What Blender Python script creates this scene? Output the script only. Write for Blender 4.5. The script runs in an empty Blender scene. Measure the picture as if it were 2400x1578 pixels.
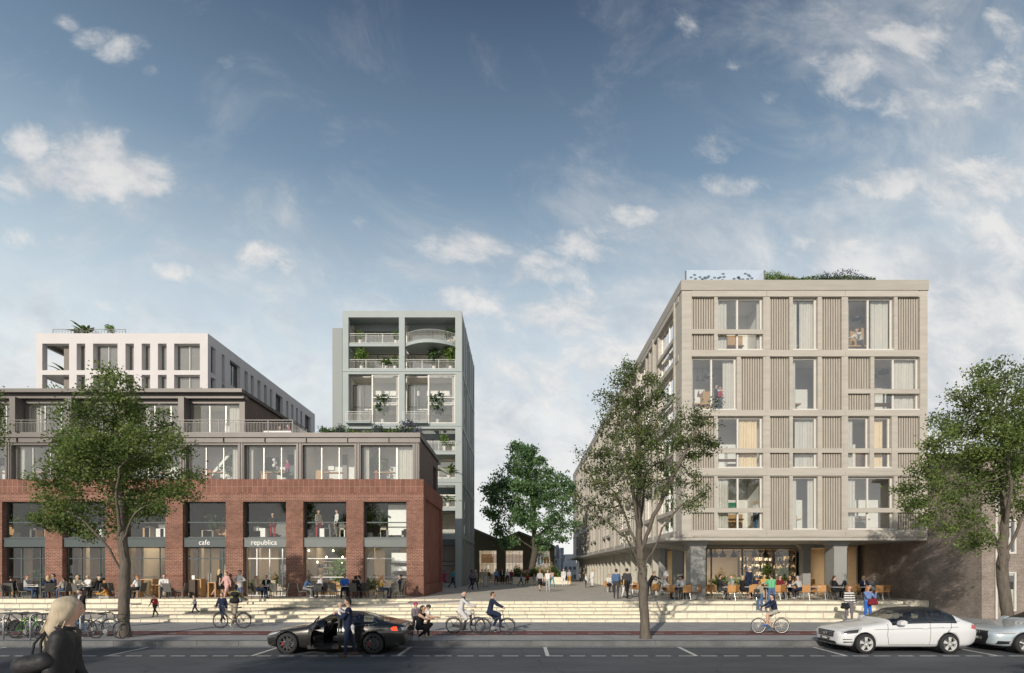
import bpy, math, random
import numpy as np
from mathutils import Vector, Matrix
from mathutils.bvhtree import BVHTree

S = bpy.context.scene
COL = S.collection
R = math.radians
rnd = random.Random(7)
NP = np.random.default_rng(11)

# ------------------------------------------------------------------ camera
EYE = 2.65                      # eye height over the road
FPX = 1250.0                    # focal length in pixels of the 2400 px wide photograph
VU, VV = 1219.0, 1335.0         # vanishing point in the photograph
cam_d = bpy.data.cameras.new("camera")
cam = bpy.data.objects.new("camera", cam_d)
COL.objects.link(cam)
cam.location = (0, 0, EYE)
cam.rotation_euler = (R(90), 0, 0)
cam_d.sensor_width = 36
cam_d.lens = 36 * FPX / 2400
cam_d.shift_x = (1200 - VU) / 2400
cam_d.shift_y = (VV - 789) / 2400
cam_d.clip_end = 3000
S.camera = cam

# ------------------------------------------------------------------ light
SUN_EL, SUN_AZ = R(21), R(21)    # sun behind the camera, to its left
S.view_settings.view_transform = 'Standard'
S.view_settings.look = 'None'
S.view_settings.exposure = 0.27
S.view_settings.gamma = 1
S.view_settings.use_curve_mapping = False
sun_d = bpy.data.lights.new("sun", 'SUN')
sun_d.energy = 3.35
sun_d.angle = R(0.5)
sun_d.color = (1.0, 0.91, 0.79)
sun = bpy.data.objects.new("sun", sun_d)
COL.objects.link(sun)
sdir = Vector((math.sin(SUN_AZ) * math.cos(SUN_EL), math.cos(SUN_AZ) * math.cos(SUN_EL), -math.sin(SUN_EL)))
sun.rotation_euler = sdir.to_track_quat('-Z', 'Y').to_euler()
sun.location = (-20, -40, 40)

W = bpy.data.worlds.new("World")
S.world = W
W.use_nodes = True
wt = W.node_tree
wt.nodes.clear()


class NT:
    """small helper for wiring node trees"""
    def __init__(s, tree):
        s.t = tree

    def n(s, kind, **kw):
        node = s.t.nodes.new(kind)
        ins = kw.pop('ins', {})
        for k, v in kw.items():
            setattr(node, k, v)
        for k, v in ins.items():
            if isinstance(v, bpy.types.NodeSocket):
                s.t.links.new(v, node.inputs[k])
            else:
                node.inputs[k].default_value = v
        return node

    def math(s, op, a, b=None, c=None, clamp=False):
        ins = {0: a}
        if b is not None:
            ins[1] = b
        if c is not None:
            ins[2] = c
        return s.n('ShaderNodeMath', operation=op, use_clamp=clamp, ins=ins).outputs[0]

    def mix(s, f, a, b, blend='MIX'):
        m = s.n('ShaderNodeMix', data_type='RGBA', blend_type=blend)
        for k, v in ((0, f), (6, a), (7, b)):
            if isinstance(v, bpy.types.NodeSocket):
                s.t.links.new(v, m.inputs[k])
            else:
                m.inputs[k].default_value = v
        return m.outputs[2]

    def ramp(s, f, lo, hi, a=0.0, b=1.0, smooth=True):
        m = s.n('ShaderNodeMapRange', interpolation_type='SMOOTHSTEP' if smooth else 'LINEAR')
        for k, v in ((0, f), (1, lo), (2, hi), (3, a), (4, b)):
            if isinstance(v, bpy.types.NodeSocket):
                s.t.links.new(v, m.inputs[k])
            else:
                m.inputs[k].default_value = v
        return m.outputs[0]


q = NT(wt)
tc = q.n('ShaderNodeTexCoord').outputs['Generated']
sky = q.n('ShaderNodeTexSky', sky_type='NISHITA', sun_disc=False)
sky.sun_elevation = SUN_EL
sky.sun_rotation = R(180) + SUN_AZ
sky.air_density = 1.3
sky.dust_density = 1.6
sky.ozone_density = 1.6
sp = q.n('ShaderNodeSeparateXYZ', ins={0: tc})
dx, dy, dz = sp.outputs
# a clear deep blue overhead that pales through milky air towards the horizon
rp = q.n('ShaderNodeValToRGB', ins={0: dz})
els = rp.color_ramp.elements
stops = [(0.0, (6.3, 6.35, 6.3)), (.18, (6.1, 6.3, 6.35)), (.30, (5.3, 5.85, 6.05)), (.42, (3.5, 4.25, 4.8)), (.58, (1.3, 1.95, 2.7)), (.74, (.34, .56, 1.02)), (1.0, (.30, .48, .90))]
while len(els) < len(stops):
    els.new(.5)
for e_, (p_, c_) in zip(els, stops):
    e_.position = p_; e_.color = (*c_, 1)
hs = q.mix(0.88, sky.outputs[0], rp.outputs[0])
# the thin high deck: noise on a flat layer far above, drawn out along the wind
zz = q.math('MAXIMUM', q.math('ADD', dz, 0.10), 0.06)
lay = q.n('ShaderNodeCombineXYZ', ins={0: q.math('DIVIDE', dx, zz), 1: q.math('DIVIDE', dy, zz), 2: 0.0}).outputs[0]
n1 = q.n('ShaderNodeTexNoise', ins={'Vector': lay, 'Scale': 1.7, 'Detail': 11.0, 'Roughness': 0.6, 'Distortion': 0.35}).outputs[0]
n2 = q.n('ShaderNodeTexNoise', ins={'Vector': lay, 'Scale': 0.42, 'Detail': 3.0, 'Roughness': 0.5}).outputs[0]
cover = q.math('ADD', q.math('MULTIPLY', dx, 0.17), q.math('MULTIPLY', n2, 0.5))
low = q.ramp(dz, 0.02, 0.62, 0.21, -0.05)
deck = q.math('ADD', q.math('ADD', n1, cover), low)
deck_f = q.ramp(deck, 0.84, 1.25, 0.0, 0.8)
# heaped clouds standing in the sky at their own bearings and heights
ady = q.math('ABSOLUTE', dy)
yy = q.math('MAXIMUM', ady, 0.05)
gx, gz = q.math('DIVIDE', dx, yy), q.math('DIVIDE', dz, yy)
gv = q.n('ShaderNodeCombineXYZ', ins={0: q.math('ADD', gx, q.math('MULTIPLY', gz, 0.35)), 1: q.math('MULTIPLY', gz, 1.35), 2: 0.0}).outputs[0]
n3 = q.n('ShaderNodeTexNoise', ins={'Vector': gv, 'Scale': 8.5, 'Detail': 12.0, 'Roughness': 0.62, 'Distortion': 0.3}).outputs[0]
acc = None
for (cu, cv, ru, rv, wgt) in [(72, 350, 62, 62, 1.0), (110, 410, 125, 70, 1.05), (215, 372, 140, 92, 1.1), (300, 405, 115, 74, 1.1), (350, 440, 65, 36, 1.0), (180, 425, 190, 48, 1.05), (165, 60, 45, 30, 0.52), (215, 90, 60, 35, .72), (280, 118, 70, 38, .74), (352, 165, 36, 24, 0.56),
                              (123, 158, 42, 42, 0.50), (525, 152, 48, 30, 0.56), (600, 595, 100, 42, .78), (672, 622, 40, 34, .70), (414, 640, 75, 36, .70), (828, 510, 70, 32, 0.45), (760, 470, 40, 20, 0.40), (1110, 580, 170, 55, .86), (1235, 632, 160, 62, .82),
                              (1374, 585, 120, 60, .74), (1479, 502, 85, 40, .68), (1040, 715, 240, 62, .74), (1338, 740, 260, 85, .8), (1611, 53, 48, 52, 0.56), (1726, 72, 80, 30, 0.45), (1720, 150, 34, 26, 0.45), (1810, 225, 40, 24, 0.40), (1673, 343, 100, 42, 0.52), (1708, 440, 90, 42, .72),
                              (1985, 165, 130, 75, .84), (2110, 100, 200, 72, .72), (2290, 60, 190, 70, 0.56), (2166, 232, 210, 62, .76), (2350, 180, 100, 85, .8), (2080, 423, 170, 62, .82), (2290, 430, 220, 95, .88), (1937, 578, 160, 52, .86), (2342, 590, 210, 130, .92), (2342, 745, 210, 120, .95),
                              (1690, 585, 130, 52, 0.56), (90, 560, 130, 32, 0.50), (200, 505, 90, 22, 0.45), (320, 730, 150, 40, 0.50), (720, 745, 140, 44, 0.52), (1500, 860, 320, 110, .85), (1230, 900, 240, 110, .8)]:
    a = q.math('DIVIDE', q.math('SUBTRACT', gx, (cu - VU) / FPX), ru / FPX)
    b = q.math('DIVIDE', q.math('SUBTRACT', gz, (VV - cv) / FPX), rv / FPX)
    d = q.math('SQRT', q.math('ADD', q.math('MULTIPLY', a, a), q.math('MULTIPLY', b, b)))
    f = q.math('MULTIPLY', q.math('SUBTRACT', 1.35, d, clamp=True), wgt)
    acc = f if acc is None else q.math('MAXIMUM', acc, f)
acc = q.math('MULTIPLY', acc, q.ramp(ady, 0.08, 0.25))
cum = q.math('ADD', q.math('MULTIPLY', acc, 0.82), q.math('MULTIPLY', q.math('SUBTRACT', n3, 0.5), 1.75))
cum_f = q.math('MULTIPLY', q.ramp(cum, 0.20, 0.86), q.ramp(acc, 0.0, 0.25))
cl = q.math('MAXIMUM', deck_f, q.math('MULTIPLY', cum_f, 0.9))
# a broad torn veil, thickest to the right and low over the roofs
n4 = q.n('ShaderNodeTexNoise', ins={'Vector': gv, 'Scale': 3.4, 'Detail': 13.0, 'Roughness': 0.64, 'Distortion': 0.7}).outputs[0]
cov = q.math('ADD', q.math('MULTIPLY', q.ramp(gx, 0.05, 0.90, 0.0, 0.34), q.ramp(gz, 0.25, 1.1, 1.0, 0.6)), q.ramp(gz, 0.12, 0.85, 0.40, 0.0))
veil = q.math('MULTIPLY', q.ramp(q.math('ADD', n4, cov), 0.50, 1.0), q.ramp(ady, 0.08, 0.25))
cl = q.math('MAXIMUM', cl, q.math('MULTIPLY', veil, 0.86))
shade = q.ramp(n3, 0.3, 0.7, 0.0, 1.0)
CLOUD_HI, CLOUD_LO = (5.7, 5.6, 5.45, 1), (3.5, 3.75, 4.1, 1)
col = q.mix(cl, hs, q.mix(q.ramp(dz, .25, .0), q.mix(q.ramp(dz, .38, .74, 0.0, .34), q.mix(shade, CLOUD_LO, CLOUD_HI), (1.6, 1.8, 2.1, 1)), (6.4, 6.4, 6.3, 1)))
bg = q.n('ShaderNodeBackground', ins={'Color': col, 'Strength': 0.125})
out = q.n('ShaderNodeOutputWorld', ins={0: bg.outputs[0]})


# ------------------------------------------------------------------ helpers
def X(u, Y):
    return (u - VU) * Y / FPX


def Z(v, Y):
    return EYE - (v - VV) * Y / FPX


def ground(u, v, z):
    """the spot at height z seen at (u, v) in the photograph"""
    Y = FPX * (EYE - z) / (v - VV)
    return Vector((X(u, Y), Y, z))


def mesh_np(name, V, F, mats, midx=None, smooth=False):
    """mesh from arrays; F is an (n, k) array or a list of arrays of different k"""
    me = bpy.data.meshes.new(name)
    Fs = F if isinstance(F, list) else [F]
    Fs = [np.asarray(f, dtype=np.int32) for f in Fs if len(f)]
    nl = sum(f.size for f in Fs)
    nf = sum(len(f) for f in Fs)
    me.vertices.add(len(V))
    me.vertices.foreach_set("co", np.ascontiguousarray(V, dtype=np.float32).ravel())
    me.loops.add(nl)
    me.loops.foreach_set("vertex_index", np.concatenate([f.ravel() for f in Fs]))
    me.polygons.add(nf)
    st, tot, p = [], [], 0
    for f in Fs:
        k = f.shape[1]
        st.append(p + k * np.arange(len(f)))
        tot.append(np.full(len(f), k))
        p += f.size
    me.polygons.foreach_set("loop_start", np.concatenate(st).astype(np.int32))
    me.polygons.foreach_set("loop_total", np.concatenate(tot).astype(np.int32))
    for m in mats:
        me.materials.append(m)
    if midx is not None:
        me.polygons.foreach_set("material_index", np.asarray(midx, dtype=np.int32))
    me.polygons.foreach_set("use_smooth", np.full(nf, bool(smooth)))
    me.update(calc_edges=True)
    me.validate()
    return me


def origin_of(o):
    v = Vector((0, 0, 0))
    while o is not None:
        v += o.location
        o = o.parent
    return v


def link(name, me, parent=None, loc=(0, 0, 0)):
    o = bpy.data.objects.new(name, me)
    COL.objects.link(o)
    o.location = loc
    if parent is not None:
        o.parent = parent
    return o


def tag(o, label=None, cat=None, group=None, kind=None):
    for k, v in (('label', label), ('category', cat), ('group', group), ('kind', kind)):
        if v:
            o[k] = v
    return o


def thing(name, label, cat, loc=(0, 0, 0), rz=0, group=None):
    o = bpy.data.objects.new(name, None)
    COL.objects.link(o)
    o.empty_display_size = 0.3
    o.location = loc
    o.rotation_euler = (0, 0, rz)
    return tag(o, label, cat, group)


def copy_tree(o, parent=None):
    c = o.copy()
    COL.objects.link(c)
    if parent is not None:
        c.parent = parent
    for ch in list(o.children):
        copy_tree(ch, c)
    return c


class MB:
    """collects polygons of one mesh; frame maps (u, n, z) to world"""
    def __init__(s, O=(0, 0, 0), U=(1, 0, 0), N=(0, 1, 0)):
        s.O, s.U, s.N = Vector(O), Vector(U), Vector(N)
        s.v, s.f, s.m = [], [], []

    def P(s, u, n, z):
        p = s.O + s.U * u + s.N * n
        return (p.x, p.y, p.z + z)

    def poly(s, pts, m=0):
        b = len(s.v)
        s.v += [s.P(*p) for p in pts]
        s.f.append(tuple(range(b, b + len(pts))))
        s.m.append(m)

    def box(s, u0, u1, n0, n1, z0, z1, m=0):
        b = len(s.v)
        s.v += [s.P(u, n, z) for z in (z0, z1) for n in (n0, n1) for u in (u0, u1)]
        for f in ((0, 2, 3, 1), (4, 5, 7, 6), (0, 1, 5, 4), (2, 6, 7, 3), (0, 4, 6, 2), (1, 3, 7, 5)):
            s.f.append(tuple(b + i for i in f))
            s.m.append(m)
        return s

    def prism(s, poly, n0, n1, m=0):
        """polygon in (u, z) pulled from n0 to n1"""
        b, k = len(s.v), len(poly)
        s.v += [s.P(u, n0, z) for u, z in poly] + [s.P(u, n1, z) for u, z in poly]
        s.f += [tuple(range(b, b + k)), tuple(range(b + 2 * k - 1, b + k - 1, -1))]
        s.m += [m, m]
        for i in range(k):
            j = (i + 1) % k
            s.f.append((b + i, b + k + i, b + k + j, b + j))
            s.m.append(m)
        return s

    def tube(s, pts, r, sides=6, m=0, closed=False, cap=True):
        P = [Vector(s.P(*p)) for p in pts]
        n = len(P)
        rr = r if isinstance(r, (list, tuple)) else [r] * n
        b = len(s.v)
        up = None
        for i in range(n):
            a = P[(i - 1) % n] if (closed or i > 0) else P[i]
            c = P[(i + 1) % n] if (closed or i < n - 1) else P[i]
            d = (c - a).normalized()
            if up is None:
                up = Vector((0, 0, 1)) if abs(d.z) < 0.9 else Vector((1, 0, 0))
            e1 = d.cross(up).normalized()
            e2 = e1.cross(d).normalized()
            up = e2
            for k in range(sides):
                w = 2 * math.pi * k / sides
                s.v.append(tuple(P[i] + (e1 * math.cos(w) + e2 * math.sin(w)) * rr[i]))
        for i in range(n if closed else n - 1):
            j = (i + 1) % n
            for k in range(sides):
                l = (k + 1) % sides
                s.f.append((b + i * sides + k, b + i * sides + l, b + j * sides + l, b + j * sides + k))
                s.m.append(m)
        if cap and not closed:
            s.f += [tuple(b + k for k in range(sides)), tuple(b + (n - 1) * sides + k for k in reversed(range(sides)))]
            s.m += [m, m]
        return s

    def lathe(s, c, prof, sides=12, m=0, axis='z'):
        """profile [(r, h)...] turned about a vertical (or n) axis through c=(u, n, z)"""
        b = len(s.v)
        for (r, h) in prof:
            for k in range(sides):
                w = 2 * math.pi * k / sides
                if axis == 'z':
                    s.v.append(s.P(c[0] + r * math.cos(w), c[1] + r * math.sin(w), c[2] + h))
                else:
                    s.v.append(s.P(c[0] + r * math.cos(w), c[1] + h, c[2] + r * math.sin(w)))
        for i in range(len(prof) - 1):
            for k in range(sides):
                l = (k + 1) % sides
                s.f.append((b + i * sides + k, b + i * sides + l, b + (i + 1) * sides + l, b + (i + 1) * sides + k))
                s.m.append(m)
        return s

    def wall(s, u0, u1, z0, z1, holes, depth, m=0, n=0.0, mr=None):
        """a wall skin at n with rectangular holes (u0, u1, z0, z1) and reveals going depth deep"""
        mr = m if mr is None else mr
        us = sorted({u0, u1} | {x for h in holes for x in h[:2] if u0 < x < u1})
        zs = sorted({z0, z1} | {x for h in holes for x in h[2:] if z0 < x < z1})
        for i in range(len(us) - 1):
            for j in range(len(zs) - 1):
                cu, cz = (us[i] + us[i + 1]) / 2, (zs[j] + zs[j + 1]) / 2
                if any(h[0] < cu < h[1] and h[2] < cz < h[3] for h in holes):
                    continue
                s.poly([(us[i], n, zs[j]), (us[i + 1], n, zs[j]), (us[i + 1], n, zs[j + 1]), (us[i], n, zs[j + 1])], m)
        for (a, b, c, d) in (holes if depth else ()):
            e = n + depth
            s.poly([(a, n, c), (a, n, d), (a, e, d), (a, e, c)], mr)
            s.poly([(b, n, c), (b, e, c), (b, e, d), (b, n, d)], mr)
            s.poly([(a, n, d), (b, n, d), (b, e, d), (a, e, d)], mr)
            if c > z0 + 1e-4:
                s.poly([(a, n, c), (a, e, c), (b, e, c), (b, n, c)], mr)
        return s

    def mesh(s, name, mats, off=(0, 0, 0), smooth=False):
        me = bpy.data.meshes.new(name)
        ox, oy, oz = off
        me.from_pydata([(x - ox, y - oy, z - oz) for x, y, z in s.v], [], s.f)
        for mt in (mats if isinstance(mats, (list, tuple)) else [mats]):
            me.materials.append(mt)
        me.polygons.foreach_set("material_index", s.m)
        me.polygons.foreach_set("use_smooth", [smooth] * len(s.f))
        me.update()
        return me

    def build(s, name, mats, parent=None, smooth=False, local=False):
        off = (0, 0, 0) if (parent is None or local) else origin_of(parent)
        return link(name, s.mesh(name, mats, off, smooth), parent)
# ------------------------------------------------------------------ materials
MC = {}


def pmat(name, col, rough=0.7, metal=0.0, var=0.12, scale=3.0, bump=0.0, bscale=40.0, spec=0.4, coat=0.0, stretch=None, detail=5.0):
    """principled material whose colour wanders a little with the place on the object"""
    if name in MC:
        return MC[name]
    m = bpy.data.materials.new(name)
    m.use_nodes = True
    t = NT(m.node_tree)
    b = m.node_tree.nodes['Principled BSDF']
    b.inputs['Roughness'].default_value = rough
    b.inputs['Metallic'].default_value = metal
    b.inputs['Specular IOR Level'].default_value = spec
    if coat:
        b.inputs['Coat Weight'].default_value = coat
        b.inputs['Coat Roughness'].default_value = 0.04
    c = (*col, 1)
    pos = t.n('ShaderNodeNewGeometry').outputs['Position']
    if stretch:
        pos = t.n('ShaderNodeVectorMath', operation='MULTIPLY', ins={0: pos, 1: stretch}).outputs[0]
    if var:
        n = t.n('ShaderNodeTexNoise', ins={'Vector': pos, 'Scale': scale, 'Detail': detail, 'Roughness': 0.6}).outputs[0]
        f = t.ramp(n, 0.25, 0.75, 1 - var, 1 + var, smooth=False)
        g = t.n('ShaderNodeVectorMath', operation='SCALE', ins={0: c[:3], 3: f})
        m.node_tree.links.new(g.outputs[0], b.inputs['Base Color'])
    else:
        b.inputs['Base Color'].default_value = c
    if bump:
        n2 = t.n('ShaderNodeTexNoise', ins={'Vector': pos, 'Scale': bscale, 'Detail': 4.0}).outputs[0]
        bp = t.n('ShaderNodeBump', ins={'Strength': bump, 'Distance': 0.02, 'Height': n2})
        m.node_tree.links.new(bp.outputs[0], b.inputs['Normal'])
    MC[name] = m
    return m


def brick_mat(name, c1, c2, mortar, bw, bh, ms=0.012, off=0.5, var=0.25, bump=0.5, wall=True, rough=0.85):
    m = bpy.data.materials.new(name)
    m.use_nodes = True
    t = NT(m.node_tree)
    b = m.node_tree.nodes['Principled BSDF']
    b.inputs['Roughness'].default_value = rough
    b.inputs['Specular IOR Level'].default_value = 0.25
    pos = t.n('ShaderNodeNewGeometry').outputs['Position']
    p = t.n('ShaderNodeSeparateXYZ', ins={0: pos}).outputs
    if wall:
        v = t.n('ShaderNodeCombineXYZ', ins={0: t.math('ADD', p[0], p[1]), 1: p[2], 2: 0.0}).outputs[0]
    else:
        v = t.n('ShaderNodeCombineXYZ', ins={0: p[0], 1: p[1], 2: 0.0}).outputs[0]
    br = t.n('ShaderNodeTexBrick', offset=off, ins={'Vector': v, 'Color1': (*c1, 1), 'Color2': (*c2, 1), 'Mortar': (*mortar, 1), 'Scale': 1.0,
             'Mortar Size': ms, 'Mortar Smooth': 0.15, 'Bias': 0.0, 'Brick Width': bw, 'Row Height': bh})
    n = t.n('ShaderNodeTexNoise', ins={'Vector': pos, 'Scale': 1.3, 'Detail': 7.0, 'Roughness': 0.65}).outputs[0]
    n2 = t.n('ShaderNodeTexNoise', ins={'Vector': pos, 'Scale': 17.0, 'Detail': 2.0}).outputs[0]
    f = t.math('MULTIPLY', t.ramp(n, 0.25, 0.75, 1 - var, 1 + var, smooth=False), t.ramp(n2, 0.2, 0.8, 1 - var * .7, 1 + var * .7, smooth=False))
    g = t.n('ShaderNodeVectorMath', operation='SCALE', ins={0: br.outputs[0], 3: f})
    m.node_tree.links.new(g.outputs[0], b.inputs['Base Color'])
    h = t.math('ADD', t.math('MULTIPLY', br.outputs[1], -1.0), t.math('MULTIPLY', n2, 0.35))
    bp = t.n('ShaderNodeBump', ins={'Strength': bump, 'Distance': 0.012, 'Height': h})
    m.node_tree.links.new(bp.outputs[0], b.inputs['Normal'])
    MC[name] = m
    return m


def glass_mat(name, tint=(0.93, 0.96, 0.95), refl=0.10, rough=0.0):
    m = bpy.data.materials.new(name)
    m.use_nodes = True
    t = NT(m.node_tree)
    m.node_tree.nodes.remove(m.node_tree.nodes['Principled BSDF'])
    tr = t.n('ShaderNodeBsdfTransparent', ins={0: (*tint, 1)}).outputs[0]
    gl = t.n('ShaderNodeBsdfGlossy', ins={'Color': (1, 1, 1, 1), 'Roughness': rough}).outputs[0]
    lw = t.n('ShaderNodeLayerWeight', ins={'Blend': 0.25}).outputs['Fresnel']
    f = t.math('ADD', t.math('MULTIPLY', lw, 0.75), refl, clamp=True)
    mx = t.n('ShaderNodeMixShader', ins={0: f, 1: tr, 2: gl}).outputs[0]
    m.node_tree.links.new(mx, m.node_tree.nodes['Material Output'].inputs[0])
    MC[name] = m
    return m


def emit_mat(name, col, s):
    m = bpy.data.materials.new(name)
    m.use_nodes = True
    b = m.node_tree.nodes['Principled BSDF']
    b.inputs['Base Color'].default_value = (*col, 1)
    b.inputs['Emission Color'].default_value = (*col, 1)
    b.inputs['Emission Strength'].default_value = s
    MC[name] = m
    return m


def leaf_mat(name, dark, light, trans=0.35):
    m = bpy.data.materials.new(name)
    m.use_nodes = True
    t = NT(m.node_tree)
    b = m.node_tree.nodes['Principled BSDF']
    geo = t.n('ShaderNodeNewGeometry')
    isl = geo.outputs['Random Per Island']
    n = t.n('ShaderNodeTexNoise', ins={'Vector': geo.outputs['Position'], 'Scale': 0.9, 'Detail': 3.0}).outputs[0]
    f = t.math('ADD', t.math('MULTIPLY', isl, 0.6), t.ramp(n, 0.3, 0.7, -0.1, 0.5))
    c = t.mix(f, (*dark, 1), (*light, 1))
    m.node_tree.links.new(c, b.inputs['Base Color'])
    b.inputs['Roughness'].default_value = 0.5
    b.inputs['Specular IOR Level'].default_value = 0.35
    tl = t.n('ShaderNodeBsdfTranslucent', ins={0: c}).outputs[0]
    mx = t.n('ShaderNodeMixShader', ins={0: trans, 1: b.outputs[0], 2: tl}).outputs[0]
    m.node_tree.links.new(mx, m.node_tree.nodes['Material Output'].inputs[0])
    MC[name] = m
    return m


def road_mat():
    m = bpy.data.materials.new('asphalt'); m.use_nodes = True
    t = NT(m.node_tree); b = m.node_tree.nodes['Principled BSDF']
    pos = t.n('ShaderNodeNewGeometry').outputs['Position']
    st = t.n('ShaderNodeVectorMath', operation='MULTIPLY', ins={0: pos, 1: (.22, 1, 1)}).outputs[0]
    n1 = t.n('ShaderNodeTexNoise', ins={'Vector': st, 'Scale': .9, 'Detail': 9.0, 'Roughness': .62}).outputs[0]
    n2 = t.n('ShaderNodeTexNoise', ins={'Vector': pos, 'Scale': 70.0, 'Detail': 3.0}).outputs[0]
    n3 = t.n('ShaderNodeTexNoise', ins={'Vector': pos, 'Scale': 1.6, 'Detail': 6.0}).outputs[0]
    wv = t.n('ShaderNodeVectorMath', operation='ADD', ins={0: pos, 1: t.n('ShaderNodeTexNoise', ins={'Vector': pos, 'Scale': 1.1, 'Detail': 5.0}).outputs[1]}).outputs[0]
    vo = t.n('ShaderNodeTexVoronoi', feature='DISTANCE_TO_EDGE', ins={'Vector': wv, 'Scale': .33}).outputs[0]
    crack = t.ramp(vo, .0, .012, .55, 1.0)
    crack = t.math('MAXIMUM', crack, t.ramp(n3, .45, .60))
    f = t.math('MULTIPLY', t.ramp(n1, .25, .75, .62, 1.45, smooth=False), t.ramp(n2, .2, .8, .86, 1.14, smooth=False))
    oil = t.ramp(n3, .66, .74, 1.0, .72)
    f = t.math('MULTIPLY', t.math('MULTIPLY', f, crack), oil)
    g = t.n('ShaderNodeVectorMath', operation='SCALE', ins={0: (.068, .074, .082), 3: f})
    m.node_tree.links.new(g.outputs[0], b.inputs['Base Color'])
    b.inputs['Roughness'].default_value = .8
    bp = t.n('ShaderNodeBump', ins={'Strength': .4, 'Distance': .01, 'Height': t.math('ADD', n2, t.math('MULTIPLY', crack, .5))})
    m.node_tree.links.new(bp.outputs[0], b.inputs['Normal'])
    return m


ASPHALT = road_mat()
PAVING = brick_mat('pavement_slabs', (0.33, 0.33, 0.33), (0.29, 0.292, 0.295), (0.19, 0.19, 0.19), 0.42, 0.21, 0.006, var=0.16, bump=0.25, wall=False)
PLAZA = brick_mat('plaza_slabs', (0.52, 0.475, 0.405), (0.465, 0.43, 0.37), (0.31, 0.29, 0.25), 0.9, 0.45, 0.008, var=0.10, bump=0.15, wall=False)
KERB = pmat('kerb_granite', (0.135, 0.138, 0.14), 0.75, var=0.4, scale=.9, bump=0.2, bscale=120)
RED = pmat('red_asphalt', (0.150, 0.062, 0.058), 0.9, var=0.22, scale=1.5, bump=0.3, bscale=90)
LINE = pmat('road_paint', (0.52, 0.52, 0.50), 0.75, var=0.42, scale=9, detail=9)
STONE = pmat('travertine', (0.68, 0.615, 0.475), 0.75, var=0.20, scale=2.3, bump=0.35, bscale=26, stretch=(1, 1, 3))
STONE2 = pmat('travertine_pale', (0.68, 0.625, 0.50), 0.75, var=0.18, scale=2.0, bump=0.3, bscale=26, stretch=(1, 1, 3))
CORE = pmat('step_core', (0.20, 0.18, 0.14), 0.9)
BRICK = brick_mat('red_brick', (0.212, 0.096, 0.068), (0.135, 0.060, 0.045), (0.27, 0.175, 0.135), 0.235, 0.082, 0.011, var=0.30)
BRICKB = brick_mat('red_brick_banded', (0.21, 0.092, 0.066), (0.145, 0.062, 0.047), (0.38, 0.25, 0.19), 0.28, 0.098, 0.014, var=0.26, bump=0.9)
SOLDIER = brick_mat('soldier_course', (0.215, 0.103, 0.074), (0.165, 0.078, 0.058), (0.31, 0.21, 0.16), 0.33, 2.0, 0.012, off=0.0, var=0.2)
CORTEN = pmat('rusty_brick_side', (0.215, 0.088, 0.060), 0.85, var=0.34, scale=2.4, bump=0.5, bscale=14, stretch=(1, 1, .35), detail=9)
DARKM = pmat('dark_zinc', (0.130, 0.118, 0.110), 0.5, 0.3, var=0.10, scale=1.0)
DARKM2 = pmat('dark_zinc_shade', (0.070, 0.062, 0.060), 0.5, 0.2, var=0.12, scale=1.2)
BROWNP = pmat('brown_boards', (0.115, 0.082, 0.070), 0.7, var=0.2, scale=2, stretch=(1, 1, .1))
ZINC = pmat('grey_zinc', (0.30, 0.295, 0.29), 0.5, 0.3, var=0.06)
FRAMEG = pmat('green_grey_frame', (0.058, 0.074, 0.076), 0.5, 0.1, var=0.08)
SPAND = pmat('spandrel', (0.12, 0.137, 0.134), 0.5, 0.2, var=0.10, scale=1.5)
ALU = pmat('aluminium', (0.48, 0.475, 0.455), 0.4, 0.5, var=0.04)
WFRAME = pmat('white_frame', (0.58, 0.56, 0.52), 0.5, var=0.03)
RENDERW = pmat('white_render', (0.545, 0.52, 0.515), 0.85, var=0.05, scale=0.5, bump=0.05)
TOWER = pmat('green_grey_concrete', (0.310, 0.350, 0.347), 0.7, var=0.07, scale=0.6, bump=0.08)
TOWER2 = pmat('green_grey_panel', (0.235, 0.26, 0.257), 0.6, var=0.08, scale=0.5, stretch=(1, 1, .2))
BEIGE = pmat('beige_concrete', (0.395, 0.367, 0.322), 0.8, var=0.13, scale=1.1, bump=0.15, bscale=9, stretch=(.5, .5, 5), detail=8)
BEIGEP = pmat('beige_parapet', (0.345, 0.323, 0.286), 0.8, var=0.10, scale=1.2, bump=0.12, bscale=9, stretch=(.5, .5, 5))
SLAT = pmat('slat_wood', (0.362, 0.33, 0.282), 0.75, var=0.12, scale=2.5, stretch=(3, 3, .3))
SLATB = pmat('slat_backing', (0.15, 0.115, 0.085), 0.85)
SOFFIT = pmat('soffit', (0.40, 0.385, 0.35), 0.8, var=0.05)
COLG = pmat('grey_column', (0.27, 0.272, 0.262), 0.75, var=0.07, scale=1.0, bump=0.08)
OLIVE = pmat('olive_cladding', (0.120, 0.105, 0.066), 0.7, var=0.15, scale=1.2, stretch=(1, 1, .1))
HOUSEB = brick_mat('brown_brick', (0.26, 0.215, 0.185), (0.20, 0.165, 0.145), (0.30, 0.265, 0.23), 0.22, 0.075, 0.010, var=0.28)
HOUSEG = pmat('grey_townhouse', (0.30, 0.32, 0.36), 0.8, var=0.1)
HOUSEL = pmat('pale_townhouse', (0.60, 0.63, 0.68), 0.8, var=0.06)
ROOFT = pmat('dark_roof', (0.06, 0.06, 0.065), 0.7, var=0.2)
ROOFGR = pmat('green_roof_edge', (0.15, 0.20, 0.18), 0.6)
ROOM = pmat('room_wall', (0.78, 0.76, 0.72), 0.9, var=0.04)
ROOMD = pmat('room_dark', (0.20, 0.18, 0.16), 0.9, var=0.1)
ROOMF = pmat('room_floor', (0.60, 0.53, 0.44), 0.7, var=0.1)
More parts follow.
